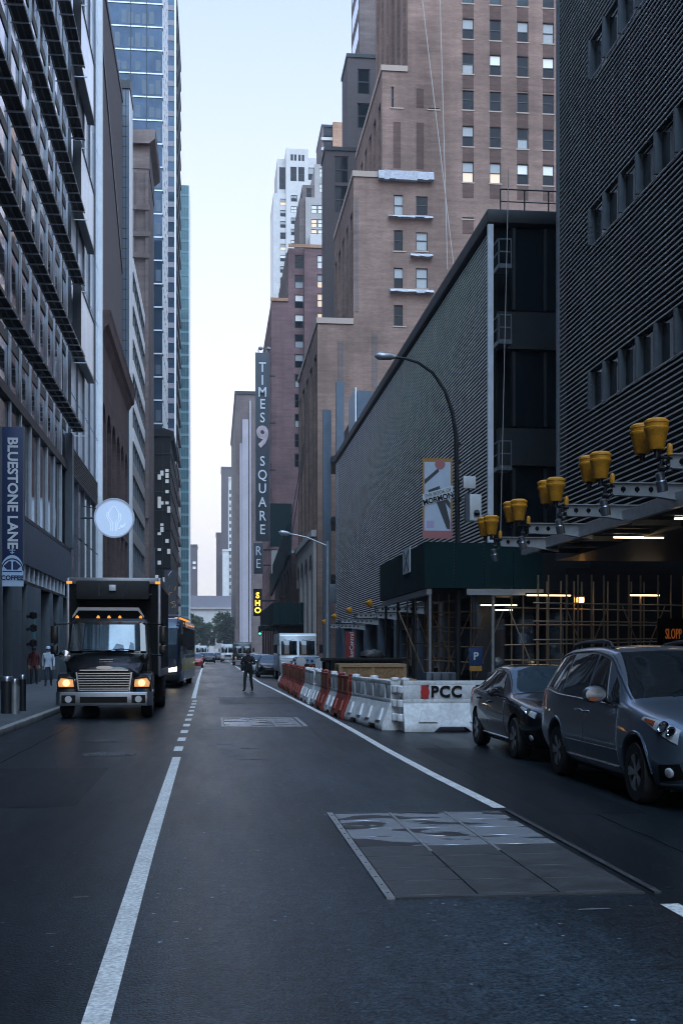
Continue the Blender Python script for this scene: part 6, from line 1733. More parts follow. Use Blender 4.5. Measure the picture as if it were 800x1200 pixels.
    b = MB(); b.box(-.42, .42, -2.33, -2.26, .46, .62); g = b.build('grille', BLKTRIM, t, world=False, bevel=.01)
    q = MB(); q.box(-.43, .43, -2.345, -2.331, .53, .55); q.build('grille_bar', CHROME, g, world=False)
    b = MB(); b.box(-.75, .75, -2.0, 2.0, .18, .32); b.build('underbody', BLKTRIM, t, world=False)
    return t
van = make_minivan('slate blue minivan with roof rails parked nearest on the right')
van.location = (5.66, 14.42, 0)
sed = make_sedan('small midnight coloured sedan parked behind the minivan', SEDP)
sed.location = (5.62, 19.85, 0)

# ------------------------------------------------ black box truck
def make_truck():
    t = thing('box_truck', 'black box truck with lit amber headlamps and chrome grille', 'truck')
    # y=0 at bumper front, going back +y; x half width 1.2
    b = MB(); b.box(-1.27, 1.27, 2.95, 8.6, 1.05, 3.66); b.build('cargo_box', BLKM, t, world=False)
    b = MB()
    for s in (-1, 1): b.box(s * 1.275, s * 1.20, 2.90, 3.06, 1.0, 3.70); b.box(s * 1.285, s * 1.272, 3.07, 8.6, 3.5, 3.70); b.box(s * 1.285, s * 1.272, 3.07, 8.6, 1.0, 1.2)
    b.box(-1.20, 1.20, 2.90, 3.06, 3.55, 3.72); b.box(-1.28, 1.28, 3.061, 8.62, 3.662, 3.73); b.build('box_frame', CHROMED, t, world=False, bevel=.015)
    b = MB(); b.prism([(2.45, 3.1), (2.55, 3.62), (2.9, 3.64), (2.9, 3.08)], 'x', -.98, .98); o = b.build('cooling_unit', BLKTRIM, t, world=False, bevel=.05)
    b = MB(); b.box(-.09, .09, 2.43, 2.50, 3.34, 3.50); b.build('badge', ALU, o, world=False, bevel=.01)
    b = MB()
    for s in (-1, 1): b.tube([(s * .35, 2.44, 3.2), (s * .35, 2.49, 3.55)], .012, 6); b.tube([(s * .9, 2.5, 3.22), (s * 1.02, 2.8, 3.26)], .03, 6)
    b.build('unit_trim', CHROMED, o, world=False)
    # wind deflector visor above cab
    b = MB(); b.prism([(-.92, 2.62), (-.78, 2.84), (.78, 2.84), (.92, 2.62), (.92, 2.56), (.76, 2.76), (-.76, 2.76), (-.92, 2.56)], 'y', 1.2, 1.28); b.build('sun_visor', CHROMED, t, world=False)
    # cab (lofted)
    def ring(y, w, zb, zt, wt, r=.12):
        return [(-w, y, zb), (w, y, zb), (w, y, zt - .55), (wt, y, zt - r), (wt - r, y, zt), (-wt + r, y, zt), (-wt, y, zt - r), (-w, y, zt - .55)]
    def loftrings(rs):
        b = MB(); n = len(rs[0])
        for r in rs: b.v += r
        for i in range(len(rs) - 1):
            for j in range(n): b.f.append((i * n + j, i * n + (j + 1) % n, (i + 1) * n + (j + 1) % n, (i + 1) * n + j)); b.m.append(0)
        b.f.append(tuple(range(n))); b.m.append(0); b.f.append(tuple((len(rs) - 1) * n + j for j in range(n))); b.m.append(0)
        return b
    b = MB()
    P = [(1.10, 1.02, 1.0, 1.62), (1.12, 1.04, 1.0, 1.66), (1.50, .99, 1.0, 2.48), (1.62, .98, 1.0, 2.56), (2.75, .98, 1.0, 2.58), (2.85, .96, 1.0, 2.52)]
    rs = []
    for (y, w, zb, zt) in P:
        zbt = 1.60; wl = 1.06
        rs.append([(-wl, y, zb), (wl, y, zb), (wl, y, zbt), (w if zt > 2 else wl - .02, y, zt - .08 if zt > 2 else zt - .02), ((w - .1), y, zt), (-(w - .1), y, zt), (-(w if zt > 2 else wl - .02), y, zt - .08 if zt > 2 else zt - .02), (-wl, y, zbt)])
    b = loftrings(rs); b.build('cab', BLKP, t, world=False, bevel=.03)
    # windscreen: slightly bowed sheet over the sloped face
    b = MB(); n = 12
    def wp(u, v, off): # u -1..1, v 0..1
        y = 1.12 + .38 * v + .10 * u * u; z = 1.66 + .82 * v
        return (u * (.96 - .05 * v), y - off, z)
    G = [[wp(-1 + 2 * i / n, .06 + .84 * j / 4, .05 + .03) for j in range(5)] for i in range(n + 1)]
    for i in range(n):
        for j in range(4): b.face([G[i][j], G[i + 1][j], G[i + 1][j + 1], G[i][j + 1]], 0)
    B_ = [[wp(-1 + 2 * i / n, .06 + .84 * j / 4, -.06) for j in range(5)] for i in range(n + 1)]
    for i in range(n): b.face([G[i][0], B_[i][0], B_[i + 1][0], G[i + 1][0]]); b.face([G[i][4], G[i + 1][4], B_[i + 1][4], B_[i][4]])
    for j in range(4): b.face([G[0][j], G[0][j + 1], B_[0][j + 1], B_[0][j]]); b.face([G[n][j], B_[n][j], B_[n][j + 1], G[n][j + 1]])
    b.build('windscreen', WINDSHB, t, world=False, smooth=True)
    for P_ in ([(-.98, 1.70), (-.66, 1.70), (-.62, 2.44), (-.93, 2.44)], [(.84, 1.70), (.98, 1.70), (.93, 2.44), (.80, 2.44)]):
        b = MB(); b.prism(P_, 'y', 1.02, 1.26)
        b.v = [(v[0], v[1] + (v[2] - 1.66) / .82 * .38, v[2]) for v in b.v]; b.build('windscreen_side', WINDSH, t, world=False)
    b = MB(); b.tube([(-.1, 1.02, 1.70), (.35, 1.03, 1.76), (.8, 1.08, 1.70)], .014, 6); b.tube([(-.85, 1.08, 1.70), (-.5, 1.02, 1.75), (-.05, 1.02, 1.69)], .014, 6); b.build('wiper', BLKTRIM, t, world=False)
    b = MB(); b.prism([(.12, 1.74), (.42, 1.70), (.40, 1.86), (.22, 1.90)], 'y', 1.055, 1.06); b.prism([(.52, 1.72), (.68, 1.72), (.66, 1.9), (.58, 1.94)], 'y', 1.075, 1.08); b.build('dash_papers', SIGNPALE, t, world=False)
    for k, x in enumerate((-.82, -.28, .0, .28, .82)):
        b = MB(); b.lathe([(.035, 0), (.03, .02), (.01, .035)], 10, (x, 1.42, 2.60), 'z'); b.box(x - .04, x + .04, 1.38, 1.46, 2.565, 2.60); b.build('marker_lamp', AMB, t, world=False)
    for s in (-1, 1): b = MB(); b.box(s * 1.2 - .07, s * 1.2 + .07, 2.86, 2.90, 3.55, 3.62); b.build('marker_lamp', AMB, t, world=False)
    # hood
    hs = []
    for (y, w, zb, zt, wt) in ((.12, .74, .62, 1.22, .60), (.2, .86, .60, 1.32, .62), (.5, .92, .6, 1.44, .68), (.9, .98, .6, 1.56, .78), (1.14, 1.02, .6, 1.66, .90)):
        hs.append([(-w, y, zb), (w, y, zb), (w, y, zt - .22), (wt, y, zt - .05), (wt * .6, y, zt), (-wt * .6, y, zt), (-wt, y, zt - .05), (-w, y, zt - .22)])
    b = loftrings(hs); b.build('hood', BLKP, t, world=False, bevel=.03)
    for s in (-1, 1):   # fenders
        b = MB(); pr = [(.02, .55), (.10, .98), (.25, 1.12), (.75, 1.18), (1.3, 1.14), (1.6, .95), (1.66, .55), (1.42, .55), (1.36, .78), (1.15, .92), (.85, .92), (.65, .8), (.58, .55)]
        b.prism(pr, 'x', s * .70, s * 1.17); b.build('fender', BLKP, t, world=False, bevel=.04)
        b = MB(); b.prism([(.74 * s, .80), (1.12 * s, .80), (1.14 * s, .92), (1.06 * s, 1.03), (.76 * s, .99)], 'y', -.02, .06); h = b.build('headlight', HEADL, t, world=False, bevel=.02)
        q = MB(); q.lathe([(.085, -.04), (.085, -.02), (.06, -.015)], 14, (.93 * s, 0, .90), 'y'); q.build('bulb', M('hot_lamp', (1, .7, .4), .3, emis=(1, .55, .18), es=2.2) if 'hot_lamp' not in MATS else MATS['hot_lamp'], h, world=False)
        q = MB(); q.box(s * 1.20 - .02, s * 1.20 + .01, -.01, .25, .80, .98); 
        q = MB()
        fr = [(.72 * s, .78), (1.14 * s, .78), (1.17 * s, .93), (1.08 * s, 1.06), (.74 * s, 1.02)]; fi = [(.74 * s, .80), (1.12 * s, .80), (1.14 * s, .92), (1.06 * s, 1.03), (.76 * s, .99)]
        for k in range(5): k2 = (k + 1) % 5; q.face([(fr[k][0], -.03, fr[k][1]), (fr[k2][0], -.03, fr[k2][1]), (fi[k2][0], -.035, fi[k2][1]), (fi[k][0], -.035, fi[k][1])]); q.face([(fr[k][0], -.03, fr[k][1]), (fr[k2][0], -.03, fr[k2][1]), (fr[k2][0], .05, fr[k2][1]), (fr[k][0], .05, fr[k][1])])
        q.build('bezel', BLKTRIM, h, world=False, fix=False)
    # grille
    b = MB(); b.prism([(-.60, .72), (.60, .72), (.66, 1.16), (.58, 1.22), (-.58, 1.22), (-.66, 1.16)], 'y', .0, .11); g = b.build('grille', BLKTRIM, t, world=False)
    q = MB()
    for k in range(7): z = .77 + k * .062; w = .60 + (z - .72) * .12; q.bar((-w, -.02, z), (w, -.02, z), .03, .022)
    for s in (-1, 1): q.bar((s * .62, -.02, .71), (s * .68, -.02, 1.17), .04, .04)
    q.bar((-.6, -.02, 1.22), (.6, -.02, 1.22), .04, .03); q.bar((-.62, -.02, .72), (.62, -.02, .72), .04, .03); q.build('grille_bars', CHROME, g, world=False)
    q = MB(); q.lathe([(.14, -.03), (.14, .0)], 20, (0, 0, 0), 'y'); q.xf(Matrix.Translation((0, .08, 1.285)) @ Matrix.Diagonal((1.5, 1, .33, 1))); q.build('badge', CHROME, t, world=False)
    b = MB(); b.box(-.17, .17, .55, .62, 1.47, 1.50); b.build('hood_vent', CHROMED, t, world=False)
    # bumper
    b = MB(); b.prism([(-1.2, .10), (-1.08, -.16), (1.08, -.16), (1.2, .10), (1.2, .30), (-1.2, .30)], 'z', .33, .68); bm_ = b.build('bumper', CHROMED, t, world=False, bevel=.03)
    b = MB(); b.box(-.58, .58, -.175, -.162, .41, .56); b.build('bumper_slot', BLKTRIM, bm_, world=False)
    for s in (-1, 1):
        b = MB(); b.box(s * .86 - .17, s * .86 + .17, -.172, -.161, .40, .60); f = b.build('fog_lamp_recess', BLKTRIM, bm_, world=False)
        b = MB(); b.lathe([(.085, -.19), (.085, -.17), (.01, -.168)], 16, (s * .86, 0, .50), 'y'); b.build('fog_lamp', LENS, bm_, world=False)
    # mirrors
    for s in (-1, 1):
        b = MB(); b.tube([(s * 1.0, 1.5, 2.42), (s * 1.38, 1.35, 2.40)], .02, 6); b.tube([(s * 1.05, 1.3, 1.62), (s * 1.38, 1.35, 1.58)], .02, 6); b.tube([(s * 1.38, 1.35, 1.55), (s * 1.38, 1.35, 2.44)], .02, 6); m = b.build('mirror', BLKTRIM, t, world=False)
        b = MB(); b.box(s * 1.40 - .09, s * 1.40 + .09, 1.27, 1.40, 1.9, 2.36); b.box(s * 1.40 - .09, s * 1.40 + .09, 1.27, 1.40, 1.62, 1.85); b.build('mirror_head', BLKP, m, world=False, bevel=.03)
    b = MB(); b.tube([(-.86, .5, 1.1), (-.98, .28, 1.42), (-.99, .2, 1.55)], .018, 6); m = b.build('hood_mirror', BLKTRIM, t, world=False)
    b = MB(); b.lathe([(.02, -.05), (.14, -.02), (.155, .03), (.12, .08), (.01, .1)], 20, (-.99, .2, 1.58), 'y'); b.build('mirror_head', CHROME, m, world=False, smooth=True)
    b = MB(); b.tube([(.86, .5, 1.1), (.98, .28, 1.40), (.99, .2, 1.5)], .018, 6); b.lathe([(.02, -.05), (.12, -.02), (.13, .03), (.1, .08), (.01, .1)], 20, (.99, .2, 1.52), 'y'); b.build('hood_mirror', BLKP, t, world=False, smooth=True)
    b = MB(); b.box(.80, .98, .01, .09, .70, .78); b.build('plate', BLUES, t, world=False)
    b = MB(); b.box(-.95, .95, .5, 8.4, .5, .95); b.build('chassis', BLKTRIM, t, world=False)
    for s in (-1, 1):
        wheel(t, s * 1.02, 1.0, .50, .28, s, 8, CHROMED, .56, False); wheel(t, s * 1.0, 6.6, .50, .5, s, 8, CHROMED, .56, False)
    return t
tr = make_truck(); tr.location = (-2.72, 30.3, 0)

# ------------------------------------------------ coach
def make_coach():
    t = thing('coach', 'dark coach with curved glass front behind the black truck', 'coach')
    def ring(y, zb, zt, w, r=.22): return [(-w, y, zb), (w, y, zb), (w, y, zt - r), (w - r * .3, y, zt - r * .3), (w - r, y, zt), (-w + r, y, zt), (-w + r * .3, y, zt - r * .3), (-w, y, zt - r)]
    P = [(0, .35, 1.3, 1.05), (.03, .32, 2.0, 1.15), (.25, .3, 2.8, 1.24), (.55, .3, 3.1, 1.27), (1.0, .3, 3.25, 1.28), (11.5, .3, 3.25, 1.28), (11.8, .5, 3.1, 1.2)]
    b = MB(); n = 8
    for p in P: b.v += ring(*p)
    for i in range(len(P) - 1):
        for j in range(n): b.f.append((i * n + j, i * n + (j + 1) % n, (i + 1) * n + (j + 1) % n, (i + 1) * n + j)); b.m.append(0)
    b.f.append(tuple(range(n))); b.m.append(0); b.f.append(tuple((len(P) - 1) * n + j for j in range(n))); b.m.append(0)
    body = b.build('body', NAVYP, t, world=False, bevel=.04)
    b = MB(); q = [(-.045, 1.35, 1.05), (-.02, 2.0, 1.10), (.20, 2.78, 1.12), (.46, 3.06, .98)]
    for (y, z, w), (y2, z2, w2) in zip(q, q[1:]): 
        b.face([(-w, y, z), (w, y, z), (w2, y2, z2), (-w2, y2, z2)]); b.face([(-w, y + .1, z), (w, y + .1, z), (w2, y2 + .1, z2), (-w2, y2 + .1, z2)])
    b.build('windscreen', WINDSHB, t, world=False, fix=False, smooth=True)
    for s in (-1, 1):
        for k in range(7):
            b = MB(); y = 1.2 + k * 1.45; b.box(s * 1.283, s * 1.29, y, y + 1.35, 1.75, 2.85); b.build('side_window', GLASSB, t, world=False)
        b = MB(); b.box(s * 1.283, s * 1.288, 1.2, 11, .75, 1.35); b.build('livery_panel', GOLD, t, world=False)
        for k in range(6):
            b = MB(); y = 2 + k * 1.6; b.box(s * 1.283, s * 1.295, y, y + .3, 3.0, 3.06); b.build('marker_lamp', AMB, t, world=False)
        b = MB(); b.prism([(s * .68, .72), (s * 1.1, .76), (s * 1.12, .98), (s * .72, .9)], 'y', -.03, .05); b.build('headlight', HEADW, t, world=False)
        b = MB(); b.tube([(s * 1.1, .25, 2.9), (s * 1.25, -.3, 2.85), (s * 1.3, -.35, 2.5)], .03, 6); m = b.build('mirror', BLKTRIM, t, world=False)
        b = MB(); b.box(s * 1.32 - .12, s * 1.32 + .12, -.42, -.3, 1.95, 2.5); b.build('mirror_head', BLKTRIM, m, world=False, bevel=.04)
        for y in (2.3, 8.6): wheel(t, s * 1.12, y, .5, .3, s, 8, CHROMED, .55, False)
    b = MB(); b.tube([(-1.15, .5, 3.05), (-1.1, 1.0, 3.36), (1.1, 1.0, 3.36), (1.15, .5, 3.05)], .05, 8); b.tube([(1.12, 1.0, 3.34), (1.12, 9, 3.34)], .05, 8); b.build('roof_rail', CHROMED, t, world=False, smooth=True)
    for k in range(6): b = MB(); b.box(.9, 1.2, 1.6 + k * 1.3, 1.75 + k * 1.3, 3.26, 3.31); b.build('roof_reflection', AMB, t, world=False)  # glowing blocks added in place of orange reflections along the roof
    b = MB(); b.box(-1.18, 1.18, -.08, .1, .35, .62); b.build('bumper', BLKTRIM, t, world=False, bevel=.03)
    b = MB(); b.box(-1.1, 1.1, .5, 11, .2, .4); b.build('underbody', BLKTRIM, t, world=False)
    return t
co = make_coach(); co.location = (-2.78, 55.5, 0); co.rotation_euler = (0, 0, R(-2.4))

# ------------------------------------------------ step van
def make_stepvan(label, paint, name='step_van'):
    t = thing(name, label, 'van')
    b = MB(); b.prism([(-.02, .62), (.0, 1.22), (.35, 1.32), (.62, 2.62), (.78, 2.74), (6.8, 2.74), (6.85, .55), (.2, .5)], 'x', -1.08, 1.08); b.build('body', paint, t, world=False, bevel=.06)
    for s in (-1, 1):
        b = MB(); b.prism([(s * .06, 1.50), (s * .96, 1.50), (s * .96, 2.28), (s * .06, 2.28)], 'y', .28, .5); b.v = [(v[0], v[1] + (v[2] - 1.32) / 1.30 * .27, v[2]) for v in b.v]; b.build('windscreen', WINDSH, t, world=False, bevel=.02)
        b = MB(); b.lathe([(.11, -.05), (.11, .0)], 16, (s * .78, -.01, .95), 'y'); b.build('headlight', LENS, t, world=False)
        b = MB(); b.box(s * .78 - .1, s * .78 + .1, -.05, .01, .74, .8); b.build('indicator', AMB, t, world=False)
        b = MB(); b.box(s * 1.083, s * 1.088, .75, 1.6, 1.4, 2.35); b.build('side_window', WINDSH, t, world=False)
        b = MB(); b.tube([(s * 1.0, .4, 2.1), (s * 1.3, .2, 2.1), (s * 1.3, .2, 1.6), (s * 1.02, .35, 1.5)], .018, 6); m = b.build('mirror', BLKTRIM, t, world=False)
        b = MB(); b.box(s * 1.3 - .1, s * 1.3 + .1, .15, .22, 1.6, 2.05); b.build('mirror_head', BLKTRIM, m, world=False)
        for y in (1.15, 5.3): wheel(t, s * .95, y, .38, .24, s, 6, CHROMED, .55, False)
    b = MB()
    for k in range(5): b.box(-.5, .5, -.035, -.0, .78 + k * .08, .82 + k * .08)
    b.build('grille', BLKTRIM, t, world=False)
    b = MB(); b.box(-1.05, 1.05, -.22, -.02, .42, .62); b.build('bumper', CHROMED, t, world=False, bevel=.02)
    b = MB()
    for s in (-1, 1): b.tube([(s * .25, .48, 2.36), (s * .45, .44, 2.30), (s * .8, .5, 2.36)], .012, 5)
    b.build('wiper', BLKTRIM, t, world=False)
    return t
sv = make_stepvan('silver step van parked beyond the barrier row', SILP); sv.location = (4.82, 67.5, 0)
# ------------------------------------------------ other traffic
s2 = make_sedan('white car parked just in front of the silver step van', WHP, name='parked_car', detail=False); s2.location = (4.55, 57.5, 0); s2['group'] = 'cars parked along the right kerb'
c = clone(s2, (5.0, 83, 0), 0, 'white car parked right behind the silver step van'); 
c = clone(s2, (3.75, 92, 0), 0, 'white car standing left of the step van, beyond the person')
dk = make_sedan('dark car waiting in the far queue on the right', BLKP, name='parked_car', detail=False); dk.location = (3.7, 78, 0); dk['group'] = 'cars parked along the right kerb'
lt = make_sedan('car with bright glaring headlamps beyond the standing person', NAVYP, name='moving_car', lit=True, detail=False); lt.location = (3.3, 104, 0); lt['group'] = 'traffic down the street'
clone(lt, (-2.4, 150, 0), 0, 'car with headlamps on beyond the coach', 'traffic down the street')
clone(s2, (3.9, 120, 0), 0, 'pale car far down the right lane, partly behind others', 'traffic down the street')
rd = make_sedan('red car far down the left lane beside the coach', REDP, name='moving_car', detail=False); rd.location = (-1.9, 122, 0); rd['group'] = 'traffic down the street'
clone(dk, (-.6, 170, 0), 0, 'dark car in the middle of the far traffic', 'traffic down the street')
clone(dk, (.9, 200, 0), 0, 'small dark car at the end of the open lane', 'traffic down the street')
clone(s2, (-2.2, 205, 0), 0, 'tiny white car far down the left lane', 'traffic down the street')
clone(rd, (1.6, 240, 0), 0, 'tiny red car farthest down the street', 'traffic down the street')
wv = make_stepvan('white van far down the middle of the street', WHP, 'delivery_van'); wv.location = (2.2, 180, 0); wv['group'] = 'traffic down the street'
clone(wv, (-2.3, 230, 0), 0, 'white van far down the left lane under the trees', 'traffic down the street')
bv = make_stepvan('black van in the far right queue behind the person', BLKP, 'delivery_van'); bv.location = (3.4, 140, 0); bv['group'] = 'traffic down the street'
# ------------------------------------------------ scooters
def make_scooter(label, paint):
    t = thing('scooter', label, 'scooter')
    for y in (-.62, .62):
        b = MB(); b.lathe([(.15, -.05), (.24, -.05), (.27, 0), (.24, .05), (.15, .05)], 20, (0, 0, 0), 'x', cap=False); o = b.build('wheel', RUB, t, world=False, smooth=True); o.location = (0, y, .27)
        b = MB(); b.lathe([(.15, -.03), (.15, .03)], 16, (0, 0, 0), 'x'); b.build('rim', ALUD, o, world=False)
    b = MB(); b.prism([(-.42, .28), (.15, .28), (.30, .40), (.80, .45), (.85, .72), (.20, .76), (.08, .40), (-.30, .38), (-.38, .95), (-.48, .95), (-.52, .4)], 'x', -.15, .15); b.build('body', paint, t, world=False, bevel=.04)
    b = MB(); b.prism([(.15, .77), (.82, .74), (.86, .86), (.5, .84), (.2, .88)], 'x', -.14, .14); b.build('seat', BLKTRIM, t, world=False, bevel=.03)
    b = MB(); b.tube([(0, -.62, .27), (0, -.5, .7), (0, -.40, 1.05)], .035, 8); b.tube([(-.33, -.28, 1.1), (-.12, -.40, 1.06), (.12, -.40, 1.06), (.33, -.28, 1.1)], .02, 8); b.build('handlebar', BLKTRIM, t, world=False)
    b = MB(); b.prism([(-.2, 1.0), (.2, 1.0), (.22, 1.3), (.12, 1.42), (-.12, 1.42), (-.22, 1.3)], 'y', -.5, -.49); b.build('windshield', LENS, t, world=False)
    b = MB(); b.lathe([(.08, -.03), (.08, .0), (.05, .04)], 14, (0, -.50, .88), 'y'); b.build('headlight', LENS, t, world=False)
    for s in (-1, 1): b = MB(); b.lathe([(.05, -.02), (.05, .0)], 12, (s * .3, -.33, 1.28), 'y'); b.tube([(s * .3, -.32, 1.27), (s * .26, -.32, 1.1)], .01, 5); b.build('mirror', BLKTRIM, t, world=False)
    b = MB(); b.box(-.2, .2, .8, 1.15, .85, 1.15); b.build('top_box', BLKTRIM, t, world=False, bevel=.03)
    return t
sc1 = make_scooter('dark scooter standing behind the red barriers, left of the other', BLKP); sc1.location = (3.95, 54.2, 0); sc1['group'] = 'scooters behind the barriers'
clone(sc1, (4.35, 50.3, 0), R(12), 'dark scooter behind the red barriers, nearer the traffic drum', 'scooters behind the barriers')
# ------------------------------------------------ people
def make_person(label, J, mats, hair=True, bag=None, scale=1.0):
    """one skinned figure; J: joints; mats: (legs, top, skin, shoes)"""
    t = thing('person', label, 'person')
    E = [('pel', 'spi', .15, .15), ('spi', 'che', .14, .17), ('che', 'nek', .17, .07), ('nek', 'hed', .065, .095), ('hed', 'top', .10, .085)]
    names = ['pel', 'spi', 'che', 'nek', 'hed', 'top', 'hipL', 'kneL', 'ankL', 'toeL', 'hipR', 'kneR', 'ankR', 'toeR', 'shoL', 'elbL', 'wriL', 'hanL', 'shoR', 'elbR', 'wriR', 'hanR']
    rad = {'pel': .155, 'spi': .14, 'che': .165, 'nek': .062, 'hed': .095, 'top': .08, 'hip': .105, 'kne': .068, 'ank': .05, 'toe': .045, 'sho': .078, 'elb': .056, 'wri': .040, 'han': .038}
    edges = [('pel', 'spi'), ('spi', 'che'), ('che', 'nek'), ('nek', 'hed'), ('hed', 'top')]
    for s in 'LR': edges += [('pel', 'hip' + s), ('hip' + s, 'kne' + s), ('kne' + s, 'ank' + s), ('ank' + s, 'toe' + s), ('che', 'sho' + s), ('sho' + s, 'elb' + s), ('elb' + s, 'wri' + s), ('wri' + s, 'han' + s)]
    me = bpy.data.meshes.new('body'); me.from_pydata([J[n] for n in names], [(names.index(a), names.index(b)) for a, b in edges], [])
    o = bpy.data.objects.new('body', me); COL.objects.link(o)
    o.modifiers.new('skin', 'SKIN')
    if not me.skin_vertices: 
        me.update()
    sv = me.skin_vertices[0].data
    for i, n in enumerate(names):
        r = rad[n[:3]]; rx, ry = r, r
        if n in ('che', 'spi', 'pel'): rx, ry = r, r * .8
        sv[i].radius = (rx, ry); sv[i].use_root = (n == 'pel')
    sb = o.modifiers.new('sub', 'SUBSURF'); sb.levels = 2; sb.render_levels = 2
    dg = bpy.context.evaluated_depsgraph_get(); dg.update()
    m2 = bpy.data.meshes.new_from_object(o.evaluated_get(dg)); o.modifiers.clear(); o.data = m2; bpy.data.meshes.remove(me); m2.name = 'body'
    bm = bmesh.new(); bm.from_mesh(m2)
    # fingers and facial relief joined to the same mesh
    mb = MB()
    for s in 'LR':
        w = Vector(J['wri' + s]); h = Vector(J['han' + s]); d = (h - w).normalized(); side = Vector((1, 0, 0)) if abs(d.x) < .8 else Vector((0, 1, 0)); side = (side - d * side.dot(d)).normalized(); n = d.cross(side)
        for k, l in enumerate((.075, .085, .08, .062)):
            a = h + side * (.027 - .018 * k); mb.tube([a - d * .02, a + d * l * .5 + n * .006, a + d * l * .9 + n * .022], [.010, .009, .007], 6)
        mb.tube([w + d * .03 + side * .02, w + d * .07 + side * .055, w + d * .11 + side * .058], [.013, .011, .009], 6)
    hd = Vector(J['hed']); f = Vector(J.get('face', (0, -1, 0))).normalized(); sd = f.cross(Vector((0, 0, 1)))
    mb.tube([hd + f * .08 + Vector((0, 0, .03)), hd + f * .115 + Vector((0, 0, -.015)), hd + f * .09 + Vector((0, 0, -.02))], [.008, .016, .01], 6)
    for s in (-1, 1): mb.lathe([(.005, -.012), (.022, -.008), (.024, .004), (.008, .01)], 8, hd + sd * s * .098 + Vector((0, 0, .0)), 'x')
    bmesh.ops.recalc_face_normals(bm, faces=bm.faces); bm.to_mesh(m2); bm.free()
    fv = [v.co.copy() for v in m2.vertices]; fp = [tuple(p.vertices) for p in m2.polygons]
    n0 = len(fv); m3 = bpy.data.meshes.new('body'); m3.from_pydata([tuple(v) for v in fv] + mb.v, [], fp + [tuple(n0 + i for i in q) for q in mb.f])
    for m in mats: m3.materials.append(m)
    wl = J['pel'][2] - .06; hem = J['pel'][2] - .10
    for p in m3.polygons:
        c = p.center; mi = 0
        arm = min((c - Vector(J[n + s])).length for n in ('elb', 'wri', 'han') for s in 'LR')
        hand = min((c - (Vector(J['han' + s]))).length for s in 'LR')
        if c.z > J['nek'][2] + .03: mi = 2
        elif hand < .115 and c.z < J['nek'][2]: mi = 2
        elif c.z > hem or arm < .17 and c.z > J['kneL'][2] + .1: mi = 1
        elif c.z < .10: mi = 3
        p.material_index = mi; p.use_smooth = True
    o.data = m3; o.parent = t
    if hair:
        b = MB(); top = Vector(J['hed']) + Vector((0, 0, .045)) - f * .012
        b.lathe([(.104, -.05), (.108, .0), (.098, .05), (.07, .085), (.03, .1), (.002, .102)], 18, top); b.build('hair', HAIR, t, world=False, smooth=True)
    for s in (-1, 1):
        b = MB(); e = Vector(J['hed']) + f * .092 + sd * s * .035 + Vector((0, 0, .018)); b.lathe([(.004, -.006), (.011, 0), (.004, .006)], 8, e, 'y'); b.build('eye', BLKTRIM, t, world=False)
    if bag: bag(t)
    return t
def joints(sh=.0, stride=0., armL=(.05, .0), armR=(.05, 0)):
    J = {'pel': (0, 0, .96), 'spi': (0, .01, 1.12), 'che': (0, 0, 1.33), 'nek': (0, -.01, 1.50), 'hed': (0, -.03, 1.63), 'top': (0, -.03, 1.72)}
    for s, g in (('L', -1), ('R', 1)):
        st = stride * g
        J['hip' + s] = (g * .095, 0, .90); J['kne' + s] = (g * .11, -.06 + st * .5, .50); J['ank' + s] = (g * .12, st + .02, .085); J['toe' + s] = (g * .14, st - .14, .045)
        J['sho' + s] = (g * .19, 0, 1.42); J['elb' + s] = (g * .25, .03 - st * .4, 1.13); J['wri' + s] = (g * .24, -.05 - st * .7, .88); J['han' + s] = (g * .24, -.07 - st * .75, .80)
    return J
J = joints(stride=.16)
# walker in the road, arms raised to hold a camera at the chest
for s, g in (('L', -1), ('R', 1)): J['elb' + s] = (g * .30, -.02, 1.16); J['wri' + s] = (g * .12, -.24, 1.20); J['han' + s] = (g * .06, -.30, 1.23)
def camera_bag(t):
    b = MB(); b.box(-.07, .07, -.36, -.27, 1.18, 1.28); c = b.build('held_camera', BLKTRIM, None, world=False, bevel=.01); bpy.data.objects.remove(c)
p1 = make_person('person in dark clothes walking in the middle of the road', J, (CLOTHD, CLOTHD, SKIN, BLKTRIM))
X, Y = grd(291, 810.5); p1.location = (X, Y, 0); p1.rotation_euler = (0, 0, R(-18))
X, Y = X, Y
rot = Matrix.Rotation(R(-18), 4, 'Z')
b = MB(); b.box(-.075, .075, -.37, -.28, 1.19, 1.29); b.lathe([(.04, -.46), (.045, -.37)], 14, (0, 0, 1.24), 'y'); b.xf(Matrix.Translation((X, Y, 0)) @ rot); 
t = thing('hand_camera', 'small black camera held by the person in the road', 'camera', (X, Y - .32, 1.19)); b.build('camera_body', BLKTRIM, t, bevel=.008)
p2 = make_person('person in maroon jacket waiting by the left office wall', joints(), (CLOTHD, CLOTHR, SKIN, BLKTRIM)); p2.location = (xat(40, 57.5), 57.5, .13); p2.rotation_euler = (0, 0, R(15))
p3 = make_person('person in pale blue jacket walking on the left pavement', joints(stride=.14), (JEAN, CLOTHW, SKIN, BLKTRIM)); p3.location = (xat(57, 54.5), 54.5, .13); p3.rotation_euler = (0, 0, R(8))
b = MB()
hx, hy, hz = p3.location
b.lathe([(.112, .02), (.112, .07), (.09, .12), (.03, .145), (.002, .15)], 16, (hx, hy - .02, hz + 1.65)); tag(b.build('cap', SIGNPALE, None, smooth=True), 'pale cap worn by the walker in the pale blue jacket', 'cap')
for s in (-1, 1):
    pass
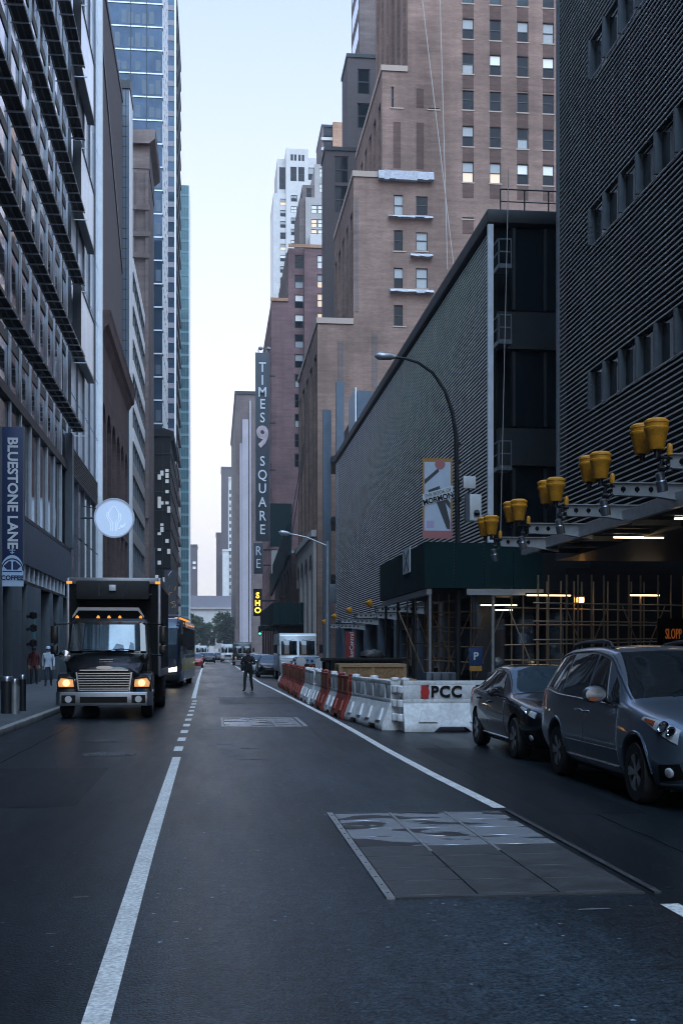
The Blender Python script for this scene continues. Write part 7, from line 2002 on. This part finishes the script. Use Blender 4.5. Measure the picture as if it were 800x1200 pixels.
# ---------------------------------------------------------------- camera, light, sky, air
cam = bpy.data.cameras.new('camera'); co_ = bpy.data.objects.new('camera', cam); COL.objects.link(co_); SC.camera = co_
cam.sensor_width = 36; cam.lens = FPX / 1200 * 36; cam.shift_y = (HY - 600) / 1200; cam.clip_end = 6000; cam.clip_start = .1
co_.location = (0, 0, CAMZ); co_.rotation_euler = (R(90), 0, -TH)
SUN_EL, SUN_AZ = R(58), R(172)     # azimuth from +Y towards +X
w = bpy.data.worlds.new('World'); SC.world = w; w.use_nodes = True
nt = w.node_tree; bg = nt.nodes['Background']
sky = nt.nodes.new('ShaderNodeTexSky'); sky.sky_type = 'NISHITA'; sky.sun_disc = False
sky.sun_elevation = SUN_EL; sky.sun_rotation = SUN_AZ; sky.air_density = 1.0; sky.dust_density = 1.0; sky.ozone_density = 2.0
# cloud veil, thinned towards the unseen zenith to darken and cool the street
veil = nt.nodes.new('ShaderNodeMix'); veil.data_type = 'RGBA'; veil.inputs[7].default_value = (2.95, 2.62, 2.38, 1)
tcw = nt.nodes.new('ShaderNodeTexCoord'); sxw = nt.nodes.new('ShaderNodeSeparateXYZ'); nt.links.new(tcw.outputs['Generated'], sxw.inputs[0])
ramp = nt.nodes.new('ShaderNodeMapRange'); ramp.interpolation_type = 'SMOOTHSTEP'; ramp.inputs[1].default_value = .0; ramp.inputs[2].default_value = .75; ramp.inputs[3].default_value = .92; ramp.inputs[4].default_value = .05
nt.links.new(sxw.outputs['Z'], ramp.inputs[0]); nt.links.new(ramp.outputs[0], veil.inputs[0])
nt.links.new(sky.outputs[0], veil.inputs[6]); nt.links.new(veil.outputs[2], bg.inputs[0]); bg.inputs[1].default_value = .10
sl = bpy.data.lights.new('sun', 'SUN'); sl.energy = 1.1; sl.angle = R(60); sl.color = (.40, .70, 1)
so = bpy.data.objects.new('sun', sl); COL.objects.link(so)
d = Vector((math.sin(SUN_AZ) * math.cos(SUN_EL), math.cos(SUN_AZ) * math.cos(SUN_EL), math.sin(SUN_EL)))
so.rotation_euler = (-d).to_track_quat('-Z', 'Y').to_euler()
so.location = d * 300
# air
hz = bpy.data.materials.new('haze_air'); hz.use_nodes = True; n = hz.node_tree; n.nodes.clear()
o_ = n.nodes.new('ShaderNodeOutputMaterial'); pv = n.nodes.new('ShaderNodeVolumePrincipled'); pv.inputs['Color'].default_value = (.86, .9, 1, 1); pv.inputs['Density'].default_value = HAZE; pv.inputs['Anisotropy'].default_value = .3
n.links.new(pv.outputs[0], o_.inputs['Volume'])
if HAZE > 0:
    b = MB(); b.box(-1600, 1600, -310, 2600, -1, 185); tag(b.build('haze', hz, None), kind='stuff')
vs = SC.view_settings; vs.view_transform = 'Standard'; vs.look = 'None'; vs.exposure = EXPO; vs.gamma = 1; vs.use_curve_mapping = False
SC.cycles.filter_width = 1.0; SC.cycles.use_denoising = True; SC.cycles.max_bounces = 8; SC.cycles.diffuse_bounces = 4; SC.cycles.glossy_bounces = 4; SC.cycles.volume_bounces = 0
SC.cycles.sample_clamp_indirect = 6; SC.cycles.caustics_reflective = False; SC.cycles.caustics_refractive = False
